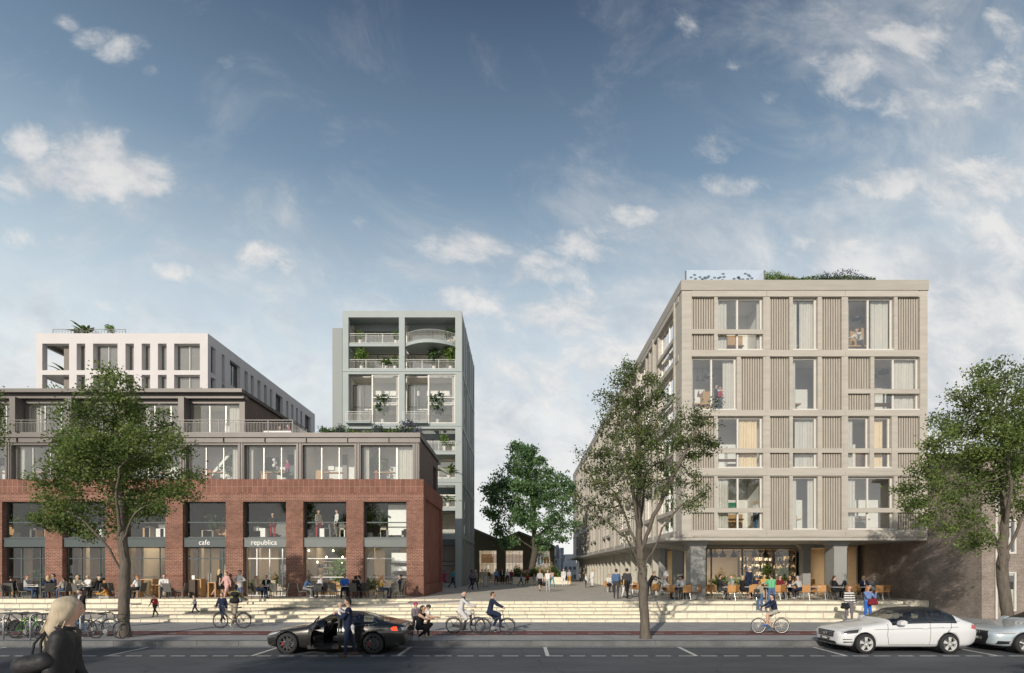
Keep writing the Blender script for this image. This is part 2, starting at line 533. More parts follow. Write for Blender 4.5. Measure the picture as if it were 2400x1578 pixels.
WARMW = pmat('warm_wall', (0.50, 0.435, 0.345), 0.9, var=0.06)
CURT = pmat('curtain_cloth', (0.54, 0.51, 0.465), 0.95, var=0.05)
CURTW = pmat('curtain_warm', (0.70, 0.56, 0.38), 0.95, var=0.05)
WOOD = pmat('light_wood', (0.46, 0.27, 0.12), 0.55, var=0.14, scale=6, stretch=(1, 1, 4))
PLY = pmat('plywood_shell', (0.44, 0.235, 0.095), 0.45, var=0.10, scale=5)
GLASS = glass_mat('window_glass', refl=0.17)
GLASSG = glass_mat('shop_glass', refl=0.07)
GLASSB = glass_mat('balcony_glass', (0.90, 0.95, 0.96), 0.12)
CARGLASS = glass_mat('car_glass', (0.45, 0.47, 0.47), 0.10)
BLACK = pmat('black', (0.018, 0.018, 0.02), 0.5, var=0.1)
RUBBER = pmat('rubber', (0.022, 0.022, 0.024), 0.8, var=0.1, scale=20)
STEEL = pmat('steel', (0.26, 0.26, 0.26), 0.4, 0.8, var=0.05)
CHROME = pmat('chrome', (0.42, 0.42, 0.42), 0.35, 0.9, var=0)
RAILM = pmat('rail_metal', (0.16, 0.155, 0.15), 0.5, 0.4, var=0.05)
RAILW = pmat('rail_white', (0.42, 0.43, 0.41), 0.5, 0.1, var=0.03)
WHITE = pmat('white_paint', (0.78, 0.77, 0.74), 0.5, var=0.03)
WICKER = pmat('wicker_grey', (0.105, 0.103, 0.095), 0.8, var=0.2, scale=30)
TOPW = pmat('table_top', (0.62, 0.62, 0.60), 0.4, var=0.04)
BARK = pmat('bark', (0.125, 0.106, 0.086), 0.95, var=0.38, scale=6, bump=0.9, bscale=18, stretch=(2.2, 2.2, .45), detail=8)
BARKD = pmat('bark_dark', (0.085, 0.072, 0.058), 0.95, var=0.35, scale=6, bump=0.9, bscale=18, stretch=(2.2, 2.2, .45), detail=8)
LEAF = leaf_mat('leaf_green', (0.040, 0.070, 0.020), (0.25, 0.33, 0.095), 0.52)
LEAF2 = leaf_mat('leaf_olive', (0.028, 0.046, 0.015), (0.165, 0.215, 0.065), 0.42)
LEAF3 = leaf_mat('leaf_deep', (0.055, 0.13, 0.065), (0.27, 0.42, 0.18), 0.55)
PLANT = leaf_mat('plant_green', (0.05, 0.10, 0.02), (0.22, 0.34, 0.07))
PLANTD = leaf_mat('plant_dark', (0.018, 0.045, 0.014), (0.08, 0.14, 0.04))
LAV = leaf_mat('lavender', (0.05, 0.06, 0.07), (0.17, 0.17, 0.24))
BLOSSOM = leaf_mat('blossom', (0.50, 0.30, 0.24), (0.70, 0.52, 0.42))
REDBL = leaf_mat('red_blossom', (0.30, 0.03, 0.03), (0.45, 0.07, 0.05))
TERRA = pmat('terracotta', (0.42, 0.17, 0.09), 0.8)
POTW = pmat('pot_white', (0.62, 0.60, 0.57), 0.6)
BULB = emit_mat('lit_bulb', (1.0, 0.78, 0.48), 9.0)


def cloth(col, rough=0.9):
    key = 'cloth_%02x%02x%02x' % tuple(int(min(1, c) * 255) for c in col)
    return pmat(key, col, rough, var=0.16, scale=14, spec=0.2)
# ------------------------------------------------------------------ ground
PV, PZ = 0.16, 0.90              # pavement and plaza heights
RS = (PZ - PV) / 6


def struct(name, mb, mats, parent=None):
    o = mb.build(name, mats, parent)
    if parent is None:
        o['kind'] = 'structure'
    return o


mb = MB(); mb.poly([(-900, -60, -0.02), (900, -60, -0.02), (900, 1500, -0.02), (-900, 1500, -0.02)])
struct('ground', mb, PAVING)
mb = MB(); mb.poly([(-120, 7.0, 0), (120, 7.0, 0), (120, 18.42, 0), (-120, 18.42, 0)])
struct('road', mb, ASPHALT)
mb = MB(); mb.box(-120, 120, -40, 7.0, -0.01, 0.72)
struct('near_terrace', mb, PLAZA)
mb = MB(); mb.box(-120, 120, 18.72, 25.3, -0.01, PV); mb.box(20.4, 120, 25.3, 90, -0.01, PV)
struct('pavement', mb, PAVING)
# painted lines on the road
mb = MB(); mb.poly([(-60, 18.16, .004), (60, 18.16, .004), (60, 18.26, .004), (-60, 18.26, .004)])
struct('kerbside_line', mb, LINE)
mb = MB()
x = -22.0
while x < 22:
    l = rnd.choice((0.44, 0.47, 0.5)); mb.poly([(x, 16.28, .004), (x + l, 16.28, .004), (x + l, 16.38, .004), (x, 16.38, .004)])
    x += l + rnd.choice((0.17, 0.2, 0.24))
struct('dashed_line', mb, LINE)
mb = MB()
for u in (-300, 18, 350, 655, 962, 1277, 1590, 1905, 2225, 2540):
    xa = X(u, 18.2)
    mb.poly([(xa - .06, 16.3, .006), (xa + .06, 16.3, .006), (xa + .06, 18.2, .006), (xa - .06, 18.2, .006)])
struct('parking_bay_lines', mb, LINE)
mb = MB(); mb.poly([(-60, 13.4, .004), (60, 13.4, .004), (60, 13.58, .004), (-60, 13.58, .004)])
struct('lane_line', mb, LINE)
# cycle lane
mb = MB(); mb.poly([(-60, 20.22, PV + .004), (60, 20.22, PV + .004), (60, 21.55, PV + .004), (-60, 21.55, PV + .004)])
struct('cycle_lane', mb, RED)
mb = MB(); mb.poly([(-60, 21.56, PV + .006), (60, 21.56, PV + .006), (60, 21.68, PV + .006), (-60, 21.68, PV + .006)])
x = -24.0
while x < 24:
    mb.poly([(x, 20.72, PV + .009), (x + .6, 20.72, PV + .009), (x + .6, 20.80, PV + .009), (x, 20.80, PV + .009)])
    x += rnd.choice((1.06, 1.06, 1.3))
struct('cycle_lane_lines', mb, LINE)
# kerb of separate granite stones
kerb = MB().box(-60, 60, 18.44, 18.70, -.01, .13)
kerb = struct('kerb', kerb, CORE)
kme = MB().box(0.006, 1.434, 18.42, 18.72, -.01, .175).mesh('kerb_stone', KERB)
for i in range(-16, 17):
    link('kerb_stone', kme, kerb, (i * 1.44 + .36, 0, 0))
# plaza
mb = MB()
mb.poly([(-3.0, 29.6, PZ - .004), (21, 29.6, PZ - .004), (21, 140, PZ - .004), (-3.0, 140, PZ - .004)])
mb.poly([(-60, 31.9, PZ - .004), (-3.0, 31.9, PZ - .004), (-3.0, 140, PZ - .004), (-60, 140, PZ - .004)])
mb.poly([(21, 30.2, PZ - .004), (23.1, 30.2, PZ - .004), (23.1, 60, PZ - .004), (21, 60, PZ - .004)])
struct('plaza', mb, PLAZA)
mb = MB().box(20.99, 23.17, 30.22, 60, PV - .05, PZ - .012)
struct('retaining_wall', mb, STONE2)
# steps: a dark core with separate stone blocks laid on it; a ramp cuts through them
RX0, RX1 = -17.4, -2.8
core = MB()
core.box(-40, 20.35, 25.24, 26.1, PV - .1, PV + RS - .03)
for k in range(1, 6):
    xa = RX0 + (RX1 - RX0) * (k - 1) / 4
    core.box(xa + .05, 8.0, 25.24 + .8 * k, 30.2, PV, PV + RS * (k + 1) - .03)
    core.box(-21.8, xa, 28.34 + .8 * (k - 1), 32.6, PV, PV + RS * (k + 1) - .03)
for (a, z) in ((26.04, .53), (27.64, .777), (29.24, .9)):
    core.box(8.0, 20.3, a, 30.2, PV, z - .03)
for k in range(3):
    core.box(-40, -21.8, 28.34 + 1.6 * k, 32.6, PV, PV + RS + .206 * (k + 1) - .03)
steps = tag(struct('plaza_steps', core, CORE), kind='structure')
BME = {}


def blocks(x0, x1, y, dep, z0, z1, w, mat=STONE):
    x = x0
    first = rnd.uniform(.35, 1) * w
    while x < x1 - .05:
        b = min(x + first, x1)
        first = w * rnd.choice((1, 1, 1, 1, .93, 1.06))
        if x1 - b < .25:
            b = x1
        L = round(b - x, 2)
        key = (L, round(dep, 2), round(z1 - z0, 3), mat.name)
        if key not in BME:
            h = z1 - z0
            m = MB()
            m.prism([(.010, 0), (L - .010, 0), (L - .010, h - .014), (L - .026, h), (.026, h), (.010, h - .014)], 0, dep)
            BME[key] = m.mesh('step_block', mat)
        link('step_block', BME[key], steps, (x, y + rnd.uniform(-.008, .008), z0))
        x = b


blocks(-26.5, 20.4, 25.2, .81, PV - .02, PV + RS, .88, STONE2)
for k in range(1, 6):
    xa = RX0 + (RX1 - RX0) * (k - 1) / 4
    d = .81 if k < 5 else .5
    z1 = PV + RS * (k + 1)
    blocks(max(xa, RX0 + .3), 7.5, 25.2 + .8 * k, d, z1 - RS, z1, .85)
    blocks(-21.8, xa if k > 1 else RX0 - .2, 28.3 + .8 * (k - 1), d, z1 - RS, z1, .85)
blocks(7.52, 20.4, 26.0, 1.61, PV + RS, .53, .95, STONE2)
blocks(7.52, 20.4, 27.6, 1.61, .53, .777, .95, STONE2)
blocks(7.52, 20.97, 29.2, .9, .777, .9, .95, STONE2)
for k in range(3):
    blocks(-32.5, -21.82, 28.3 + 1.6 * k, 1.62 if k < 2 else .5, PV + RS + .206 * k, PV + RS + .206 * (k + 1), .82, STONE2)
mb = MB()
b = len(mb.v)
za, zb = PV + RS + .004, PZ
top = [(RX0, 26.0, za), (RX1, 29.2, zb), (RX1, 31.5, zb), (RX0, 28.3, za)]
mb.poly(top)
for i in range(4):
    p, r2 = top[i], top[(i + 1) % 4]
    mb.poly([(p[0], p[1], PV), (r2[0], r2[1], PV), r2, p])
mb.poly([(-40, 25.95, za), (RX0, 25.95, za), (RX0, 28.4, za), (-40, 28.4, za)])
mb.poly([(RX1, 29.2, zb - .002), (-2.0, 29.2, zb - .002), (-2.0, 32.0, zb - .002), (RX1, 32.0, zb - .002)])
struct('ramp', mb, PLAZA)
# ------------------------------------------------------------------ window, curtain and rail builders
def curtain_mb(F, u0, u1, z0, z1, n):
    mb = MB(*F)
    k = max(6, int(abs(u1 - u0) / .045))
    ph = rnd.uniform(0, 6)
    pts = [(u0 + (u1 - u0) * i / k, n + .03 * math.sin(i * 1.9 + ph) + .015 * math.sin(i * .7 + ph)) for i in range(k + 1)]
    for i in range(k):
        mb.poly([(pts[i][0], pts[i][1], z0), (pts[i + 1][0], pts[i + 1][1], z0), (pts[i + 1][0], pts[i + 1][1], z1), (pts[i][0], pts[i][1], z1)])
    return mb


def window(root, F, u0, u1, z0, z1, n, cols=(), rails=(), fm=None, gm=None, bar=.06, thick=.07, curtains=(), name='window', sill=None):
    """frame bars with one glass pane per light; cols and rails are positions along u and z"""
    fm, gm = fm or FRAMEG, gm or GLASS
    mb = MB(*F)
    us = [u0] + list(cols) + [u1]
    zs = [z0] + list(rails) + [z1]
    h = bar / 2
    for i, u in enumerate(us):
        a, b = (u, u + bar) if i == 0 else ((u - bar, u) if i == len(us) - 1 else (u - h, u + h))
        mb.box(a, b, n, n + thick, z0, z1)
    for i, z in enumerate(zs):
        a, b = (z, z + bar) if i == 0 else ((z - bar, z) if i == len(zs) - 1 else (z - h, z + h))
        for j in range(len(us) - 1):
            ua = us[j] + (bar if j == 0 else h)
            ub = us[j + 1] - (bar if j == len(us) - 2 else h)
            mb.box(ua, ub, n + .004, n + thick - .004, a, b)
    if sill:
        mb.box(u0 - .03, u1 + .03, n - sill, n + .01, z0 - .07, z0 - .003)
    w = mb.build(name, fm, root)
    for j in range(len(us) - 1):
        for k in range(len(zs) - 1):
            pm = MB(*F)
            ua = us[j] + (bar if j == 0 else h)
            ub = us[j + 1] - (bar if j == len(us) - 2 else h)
            a = zs[k] + (bar if k == 0 else h)
            b = zs[k + 1] - (bar if k == len(zs) - 2 else h)
            e = n + thick * .5 + rnd.uniform(-.004, .004)
            t1, t2 = rnd.uniform(-.006, .006), rnd.uniform(-.006, .006)
            pm.poly([(ua, e, a), (ub, e + t1, a), (ub, e + t1 + t2, b), (ua, e + t2, b)])
            pm.build('pane', gm, w)
    for (f0, f1, mt) in curtains:
        c = curtain_mb(F, u0 + (u1 - u0) * f0, u0 + (u1 - u0) * f1, z0 + .03, z1 - .05, n + thick + .16)
        c.build('curtain', mt, w, smooth=True)
    return w


def rooms(root, F, u0, u1, zs, n0, depth, walls=(), name='interior', wm=None, fmt=None):
    """floors, back wall and partitions behind a front: zs are floor levels incl. the topmost ceiling"""
    mb = MB(*F)
    e = n0 + depth
    mb.box(u0, u1, e, e + .1, zs[0], zs[-1], 0)
    for i, z in enumerate(zs):
        mb.box(u0, u1, n0 + .02, e - .003, z - .12, z - .004, 0)
        if i < len(zs) - 1:
            mb.box(u0, u1, n0 + .03, e - .004, z - .002, z + .02, 1)
    for w in [u0 + .06, u1 - .06] + list(walls):
        for i in range(len(zs) - 1):
            mb.box(w - .05, w + .05, n0 + .04, e - .005, zs[i] + .022, zs[i + 1] - .125, 0)
    return mb.build(name, [wm or ROOM, fmt or ROOMF], root)


def railing(root, F, u0, u1, n, z, h=1.0, step=.1, mat=None, r=.010, name='railing', posts=1.6, gap=.08):
    mb = MB(*F)
    mb.box(u0, u1, n - .025, n + .025, z + h - .04, z + h)
    mb.box(u0, u1, n - .012, n + .012, z + gap, z + gap + .03)
    mb.box(u0, u1, n - .010, n + .010, z + h - .19, z + h - .165)
    k = max(2, int(abs(u1 - u0) / step))
    for i in range(k + 1):
        u = u0 + (u1 - u0) * i / k
        mb.box(u - r, u + r, n - r * .8, n + r * .8, z + gap + .032, z + h - .192)
    k = max(1, int(abs(u1 - u0) / posts))
    for i in range(k + 1):
        u = u0 + (u1 - u0) * i / k
        mb.box(u - .022, u + .022, n - .022, n + .022, z, z + h - .042)
    return mb.build(name, mat or RAILM, root)


def slats(root, F, u0, u1, z0, z1, n, count):
    """a panel of upright battens, every batten its own object"""
    mb = MB(*F).box(u0, u1, n + .10, n + .14, z0, z1)
    p = mb.build('slat_panel', SLATB, root)
    st = (u1 - u0) / count
    key = ('slat', round(st, 3), round(z1 - z0, 2), tuple(F[1]))
    if key not in BME:
        g = MB((0, 0, 0), F[1], F[2]).box(-st * .31, st * .31, 0, .10, 0, z1 - z0 - .02)
        BME[key] = g.mesh('slat', SLAT)
    po = origin_of(p)
    for i in range(count):
        q0 = Vector(MB(*F).P(u0 + st * (i + .5), n + .012 + rnd.uniform(-.004, .004), z0 + .01))
        link('slat', BME[key], p, q0 - po)
    return p


FRONT = lambda Y: ((0, Y, 0), (1, 0, 0), (0, 1, 0))


def side_r(x, Y):          # a flank that looks towards +x
    return ((x, Y, 0), (0, 1, 0), (-1, 0, 0))


def side_l(x, Y):          # a flank that looks towards -x
    return ((x, Y, 0), (0, 1, 0), (1, 0, 0))


# ------------------------------------------------------------------ red brick building with the cafe
BY = 34.45
xb = lambda u: X(u, BY)
zb = lambda v: Z(v, BY)
bb = thing('brick_building', 'red brick corner building with cafe windows under a dark zinc upper storey', 'building', (-6.24, BY, PZ))
F = FRONT(BY)
LEFT = -41.0
ops = [(xb(851.8 - 141.2 * k), xb(952.7 - 141.2 * k)) for k in range(9)]
ZT, ZO = zb(1124), zb(1175.5)
holes = [(a, b, PZ, ZO) for a, b in ops if a > LEFT]
mb = MB(*F)
for (z0, z1, m) in ((PZ, 2.25, 0), (2.25, 4.05, 1), (4.05, ZO + .02, 0), (ZO + .02, zb(1156), 1), (zb(1156), ZT, 2)):
    mb.wall(LEFT, -6.24, z0, z1, holes, None, m)
mb.wall(0, 0, 0, 0, holes, .42, 0)
# thin projecting courses and ledges
for z in (2.25, 3.0, 4.05, 5.55, ZO + .02, zb(1156)):
    for i in range(len(ops) + 1):
        a = ops[i][1] if i < len(ops) else LEFT
        b = ops[i - 1][0] if i > 0 else -6.24
        if z >= ZO:
            a, b = (LEFT, -6.24)
            if i:
                continue
        mb.box(a + .003, b - .003, -.018, .02, z - .035, z + .035, 0)
mb.box(LEFT, -6.24, .0, .55, ZT - .002, ZT + .02, 0)
mb.build('wall', [BRICK, BRICKB, SOLDIER], bb)
# the flank with its sunk panel
G = side_r(-6.24, BY)
mb = MB(*G)
mb.wall(0, 8.45, PZ, ZT, [(.75, 7.9, PZ + .75, ZT - 1.1)], .16)
mb.poly([(.75, .16, PZ + .75), (7.9, .16, PZ + .75), (7.9, .16, ZT - 1.1), (.75, .16, ZT - 1.1)])
mb.poly([(8.45, 0, PZ), (8.45, 6, PZ), (8.45, 6, ZT), (8.45, 0, ZT)])
mb.build('side_wall', CORTEN, bb)
# lettering on the two spandrels
def evaluated(o):
    dg = bpy.context.evaluated_depsgraph_get()
    dg.update()
    return bpy.data.meshes.new_from_object(o.evaluated_get(dg))


def lettering(body, parent, loc, rot, size, mat, extrude=.002):
    cu = bpy.data.curves.new('tmp', 'FONT'); cu.body = body; cu.size = size; cu.align_x = 'CENTER'; cu.align_y = 'CENTER'; cu.extrude = extrude
    o = bpy.data.objects.new('tmp', cu); COL.objects.link(o)
    me = evaluated(o); bpy.data.objects.remove(o)
    me.materials.clear(); me.materials.append(mat)
    o = link('lettering', me, parent, loc); o.rotation_euler = rot
    return o


def sign_text(body, x, z, size, y, parent):
    return lettering(body, parent, Vector((x, y, z + size * .30)) - origin_of(parent), (R(90), 0, 0), size, WHITE, .012)


zs0, zs1 = zb(1282), zb(1263)
for k, (a, b) in enumerate(ops):
    if b < LEFT:
        continue
    sp_ = MB(*F).box(a + .004, b - .004, .10, .34, zs0, zs1)
    sp_.box(a + .004, b - .004, .06, .36, zs1 + .002, zs1 + .07)
    spo = sp_.build('spandrel', SPAND if k < 3 else FRAMEG, bb)
    if k == 3:
        sign_text('cafe', (a + b) / 2 - .05, zs0 + .14, .46, BY + .095, spo)
    if k == 2:
        sign_text('republica', (a + b) / 2 - .08, zs0 + .14, .46, BY + .095, spo)
    cur = []
    window(bb, F, a + .02, b - .02, zs1 + .075, ZO - .01, .34, (), (zb(1223.8),), FRAMEG, GLASSG, .07)
    if k in (2, 3):
        m0, m1 = a + (b - a) * .26, a + (b - a) * .86
        window(bb, F, a + .02, b - .02, PZ + .02, zs0 - .01, .36, (m0, (m0 + m1) / 2, m1), (zb(1309),), ALU if k == 2 else FRAMEG, GLASSG, .07, name='door_window')
        hd = MB(*F)
        for s_ in (-.09, .09):
            hd.box((m0 + m1) / 2 + s_ - .012, (m0 + m1) / 2 + s_ + .012, .30, .32, PZ + .9, PZ + 1.5)
        hd.build('door_handle', ALU, bb)
    else:
        window(bb, F, a + .02, b - .02, PZ + .02, zs0 - .01, .36, () if k < 4 else (a + .95, b - .62), (2.15, zb(1309)), FRAMEG if k > 3 else ALU, GLASSG, .055)
zf1 = zs1 + .08
rooms(bb, F, LEFT, -6.6, [PZ, zf1 - .02], .45, 6.0, [ops[4][0] - .5, ops[1][0] - .55], wm=WARMW)
rooms(bb, F, LEFT, -6.6, [zf1, ZT - .35], .45, 6.0, [ops[4][0] - .5, ops[1][0] - .55], wm=pmat('loft_wall', (.36, .35, .32), .9, var=.15))
# dark inner fittings seen through the panes: tall panels, shelves and a bar
mb = MB(*F)
for k, (a, b) in enumerate(ops[:8]):
    r_ = random.Random(k)
    for zf, zc in ((PZ + .03, zs0), (zf1 + .03, ZT - .5)):
        w0 = a + r_.uniform(0.1, .9)
        mb.box(w0, w0 + r_.uniform(.7, 1.6), 3.2 + r_.uniform(0, 2), 5.4, zf, zc - r_.uniform(.3, 1.1), r_.choice((0, 0, 1)))
        mb.box(a + .3 + r_.uniform(0, 1.2), b - .2, 2.2, 2.6, zf, zf + 1.0, r_.choice((0, 1, 2)))
TEAL = pmat('teal_panel', (.045, .060, .062), .5, var=.1)
for k, (a, b) in enumerate(ops[:8]):          # panels, cabinets and counters of the cafe
    r_ = random.Random(k + 50)
    w0 = a + r_.uniform(.3, 1.0)
    mb.box(w0, w0 + r_.uniform(.9, 1.4), 2.9, 3.0, PZ + .03, zs0 + .1, 3)
    mb.box(w0 + .2, w0 + .7, 2.84, 2.88, PZ + .1, 3.0, 1)
    mb.box(a - .3, a + .25, 1.6, 1.9, PZ + .03, zs0 + .1, 4)
    mb.box(a + .4, b - .5, 1.9, 2.4, PZ + .03, PZ + 1.0, r_.choice((2, 0, 4)))
    mb.box(a + r_.uniform(.2, .6), b - r_.uniform(.2, 1.0), 2.6, 2.7, zf1 + .03, zf1 + r_.uniform(1.2, 1.9), 3)
    for i in range(4):
        u = a + r_.uniform(.1, 2.4)
        mb.box(u, u + r_.uniform(.3, .7), 1.0, 1.5, zf1 + .03, zf1 + r_.uniform(.5, .8), r_.choice((1, 2, 4, 5)))
mb.build('fittings', [ROOMD, DARKM, WOOD, TEAL, WARMW, WHITE], bb)
mb = MB(*FRONT(35.0))
for k in range(8):                             # furniture and pictures in the zinc storey
    a = X(845 - 136.5 * k, 35.0); r_ = random.Random(k + 9)
    zb_ = 8.51
    mb.box(a + .3, a + r_.uniform(1.0, 1.5), 2.30, 2.34, zb_ + 1.1, zb_ + r_.uniform(1.8, 2.1), r_.choice((0, 1, 5)))
    mb.box(a + 1.9, a + r_.uniform(2.2, 2.9), 2.2, 2.36, zb_, zb_ + 2.15, r_.choice((0, 1, 3)))
    mb.box(a + r_.uniform(.4, 1.2), a + r_.uniform(1.5, 2.4), 1.0, 1.5, zb_ + .68, zb_ + .74, 2)
    mb.box(a + r_.uniform(.2, .6), a + r_.uniform(.8, 1.1), 1.1, 1.6, zb_, zb_ + r_.uniform(.7, 1.0), r_.choice((1, 2, 6)))
a = X(436, 35)
for i in range(9):
    mb.box(a + .5 + i * .2, a + .75 + i * .2, 1.2, 1.9, zb_ + .1 + i * .24, zb_ + .15 + i * .24, 5)
mb.prism([(a + .45, zb_ + .05), (a + .7, zb_ + .05), (a + 2.5, zb_ + 2.2), (a + 2.3, zb_ + 2.2)], 1.16, 1.2, 5)
mb.build('fittings', [ROOMD, DARKM, WOOD, TEAL, WARMW, WHITE, pmat('rust_seat', (.30, .09, .05), .8)], bb)
mb = MB(*F)
a, b = ops[0]
mb.box(a + 1.35, b - .1, 1.0, 1.08, zs1 + .3, ZO - .1)           # pale screens in the corner rooms
mb.box(a + 1.6, b - .15, .9, .96, 3.1, 3.75); mb.box(a + 1.6, b - .15, .9, .96, 2.55, 2.85)
mb.build('white_screen', WHITE, bb)
a, b = ops[1]
mb = MB(*F)
for i in range(5):
    mb.box(a + .12, a + 1.35, 1.7, 2.0, 1.5 + .42 * i, 1.53 + .42 * i, 0)
for i in range(70):
    zz_ = 1.53 + .42 * rnd.randrange(4)
    u = a + .16 + rnd.random() * 1.15
    mb.lathe((u, 1.8, zz_), [(.0, .0), (.035, .0), (.035, .17), (.014, .2), (.014, .27), (0, .27)], 6, rnd.choice((1, 2, 3, 4)))
mb.build('bottle_shelf', [STEEL, cloth((.45, .15, .05)), cloth((.1, .22, .1)), cloth((.55, .45, .3)), cloth((.12, .2, .35))], bb)

# dark storeys
DY = 35.0
xd = lambda u: X(u, DY)
F3 = FRONT(DY)
Z3, Z4 = Z(1016, DY), Z(919, 37.5)
wins3 = [(xd(845 - 136.5 * k), xd(967 - 136.5 * k)) for k in range(9)]
zw = Z(1043, DY)
mb = MB(*F3)
mb.wall(LEFT, xd(982.6), ZT + .02, Z3 - .6, [(a, b, ZT + .021, zw) for a, b in wins3 if a > LEFT], .38)
mb.prism([(LEFT, Z3 - .62), (xd(982.6) + .06, Z3 - .62), (xd(982.6) + .06, Z3 - .3), (LEFT, Z3 - .3)], -.10, .3)
mb.prism([(LEFT, Z3 - .298), (xd(982.6) + .10, Z3 - .298), (xd(982.6) + .10, Z3), (LEFT, Z3)], -.20, .3)
for k, (a, b) in enumerate(wins3):
    mb.box(b + .08, b + .16, -.05, .02, ZT + .03, Z3 - .63); mb.box(b + .26, b + .34, -.05, .02, ZT + .03, Z3 - .63)
for x in np.arange(LEFT, xd(982), 2.7):
    mb.box(x, x + .012, -.206, -.1, Z3 - .6, Z3 - .002)
mb.build('zinc_front', DARKM, bb)
MB(*F3).box(LEFT, xd(982.6) + .1, .3, 9, Z3 - .3, Z3 - .02).build('roof', ZINC, bb)
g3 = side_r(xd(982.6), DY)
mb = MB(*g3)
mb.wall(.0, 7.9, ZT - .2, Z3 - .3, [(5.6, 7.2, ZT - .1, Z3 - 1.0)], .5)
mb.build('brown_side', BROWNP, bb)
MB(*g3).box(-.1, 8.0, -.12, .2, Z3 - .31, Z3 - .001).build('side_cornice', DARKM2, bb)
for k, (a, b) in enumerate(wins3):
    if b < LEFT:
        continue
    w = b - a
    cs = [[(.0, .12, CURT), (.86, 1, CURT)], [], [(0, .1, CURT), (.9, 1, CURT)], [(.82, 1, CURT)], [(0, .12, CURT)], [(.7, 1, CURT)]][k % 6]
    if k == 0:
        cs = [(0.0, .12, CURT), (.64, 1, CURT)]
    window(bb, F3, a + .01, b - .01, ZT + .03, zw, .3, (a + w * .34, a + w * .68), (), ALU, GLASS, .05, curtains=cs)
rooms(bb, F3, LEFT, xd(975), [ZT + .03, Z3 - .32], .4, 2.0, [b + .25 for a, b in wins3[1:8]])
T4Y = 37.5
F4 = FRONT(T4Y)
x4 = X(573.6, T4Y)
wins4 = [(X(449 - 129.5 * k, T4Y), X(561 - 129.5 * k, T4Y)) for k in range(6)]
mb = MB(*F4)
mb.wall(LEFT - 2, x4, Z3 - .01, Z4 - .5, [(a, b, Z3 + .05, Z(946, T4Y)) for a, b in wins4 if a > LEFT - 2], .3)
mb.box(LEFT - 2, x4 + .1, -.35, .3, Z4 - .55, Z4 - .25)
mb.box(LEFT - 2, x4 + .18, -.75, .3, Z4 - .248, Z4)
for k, (a, b) in enumerate(wins4):
    mb.box(a - .5, a - .1, -.7, -.01, Z3, Z4 - .56)
mb.build('zinc_front', DARKM, bb)
mb = MB(*side_r(x4, T4Y)); mb.wall(0, 6, Z3 - .01, Z4 - .25, [], None); mb.build('brown_side', BROWNP, bb)
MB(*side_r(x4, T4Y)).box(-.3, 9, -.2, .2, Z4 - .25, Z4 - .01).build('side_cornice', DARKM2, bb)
MB(*F4).box(LEFT - 2, x4, .3, 9, Z4 - .26, Z4 - .03).build('roof', ZINC, bb)
for k, (a, b) in enumerate(wins4):
    if b < LEFT - 2:
        continue
    w = b - a
    window(bb, F4, a, b, Z3 + .06, Z(946, T4Y), .24, (a + w * .34, a + w * .68), (), ALU, GLASS, .06, curtains=[(.72, 1, CURT)] if k % 2 == 0 else [(0, .2, CURT), (.85, 1, CURT)])
rooms(bb, F4, LEFT - 2, x4 - .1, [Z3 + .04, Z4 - .6], .32, 2.0, [a - .3 for a, b in wins4[:5]])
railing(bb, F3, LEFT, X(684, DY), .15, Z3, .93, .10)
railing(bb, side_r(X(684, DY), DY), .18, 4.6, 0, Z3, .93, .10)
wb_ = MB().box(X(622, 38.5), X(686, 38.5), 38.2, 38.9, Z3, Z3 + 1.0)
tag(wb_.build('terrace_bar', WHITE), 'white block bar on the zinc roof terrace behind the railing', 'bar')

# ------------------------------------------------------------------ white building
WY = 50.0
xw, zw_ = (lambda u: X(u, WY)), (lambda v: Z(v, WY))
wbld = thing('white_building', 'white rendered apartment block with narrow upright windows behind the zinc storeys', 'building', (xw(487), WY, PZ))
F = FRONT(WY)
zt = zw_(781.5)
rows = [(21.33, 23.83), (18.2, 20.9), (15.1, 17.6), (12.0, 14.5)]
cols_ = [(99, 162), (179.5, 199.7), (218, 275.5), (294, 313.8), (332, 352), (370, 390.5), (408, 468.5)]
hs_ = [(xw(a), xw(b), r0, r1) for (a, b) in cols_ for (r0, r1) in rows]
mb = MB(*F)
xl, xr = xw(84.7), xw(487)
mb.wall(xl, xr, PZ, zt, hs_, .55)
mb.box(xl + .02, xr - .02, .02, 26, zt - .5, zt - .006)
gl = side_l(xl, WY)
mbl = MB(*gl)
mbl.wall(0, 26, PZ, zt, [(.7, 5.2, r0, r1) for r0, r1 in rows], .3)
mb.v += mbl.v; off_ = len(mb.v) - len(mbl.v)
mb.f += [tuple(i + off_ for i in f) for f in mbl.f]; mb.m += mbl.m
G = side_r(xr, WY)
sy = [(50.5, 51.3), (52.36, 52.9), (53.8, 55.8), (56.7, 57.4), (58.0, 58.7), (59.5, 60.2), (61, 61.7), (62.4, 63.0), (63.9, 65.8), (66.8, 67.4), (68.3, 68.9), (69.7, 70.3), (71.1, 71.7), (72.6, 74.6)]
sh = [(a - WY, b - WY, r0 - (.9 if i % 2 else 0), r1) for i, (a, b) in enumerate(sy) for (r0, r1) in rows]
sh = [(a, b, max(c, [r for r in rows if r[1] == d][0][0] - .35), d) for a, b, c, d in sh]
mbr = MB(*G); mbr.wall(0, 26.1, PZ, zt, sh, .45)
off_ = len(mb.v); mb.v += mbr.v; mb.f += [tuple(i + off_ for i in f) for f in mbr.f]; mb.m += mbr.m
mb.build('wall', RENDERW, wbld)
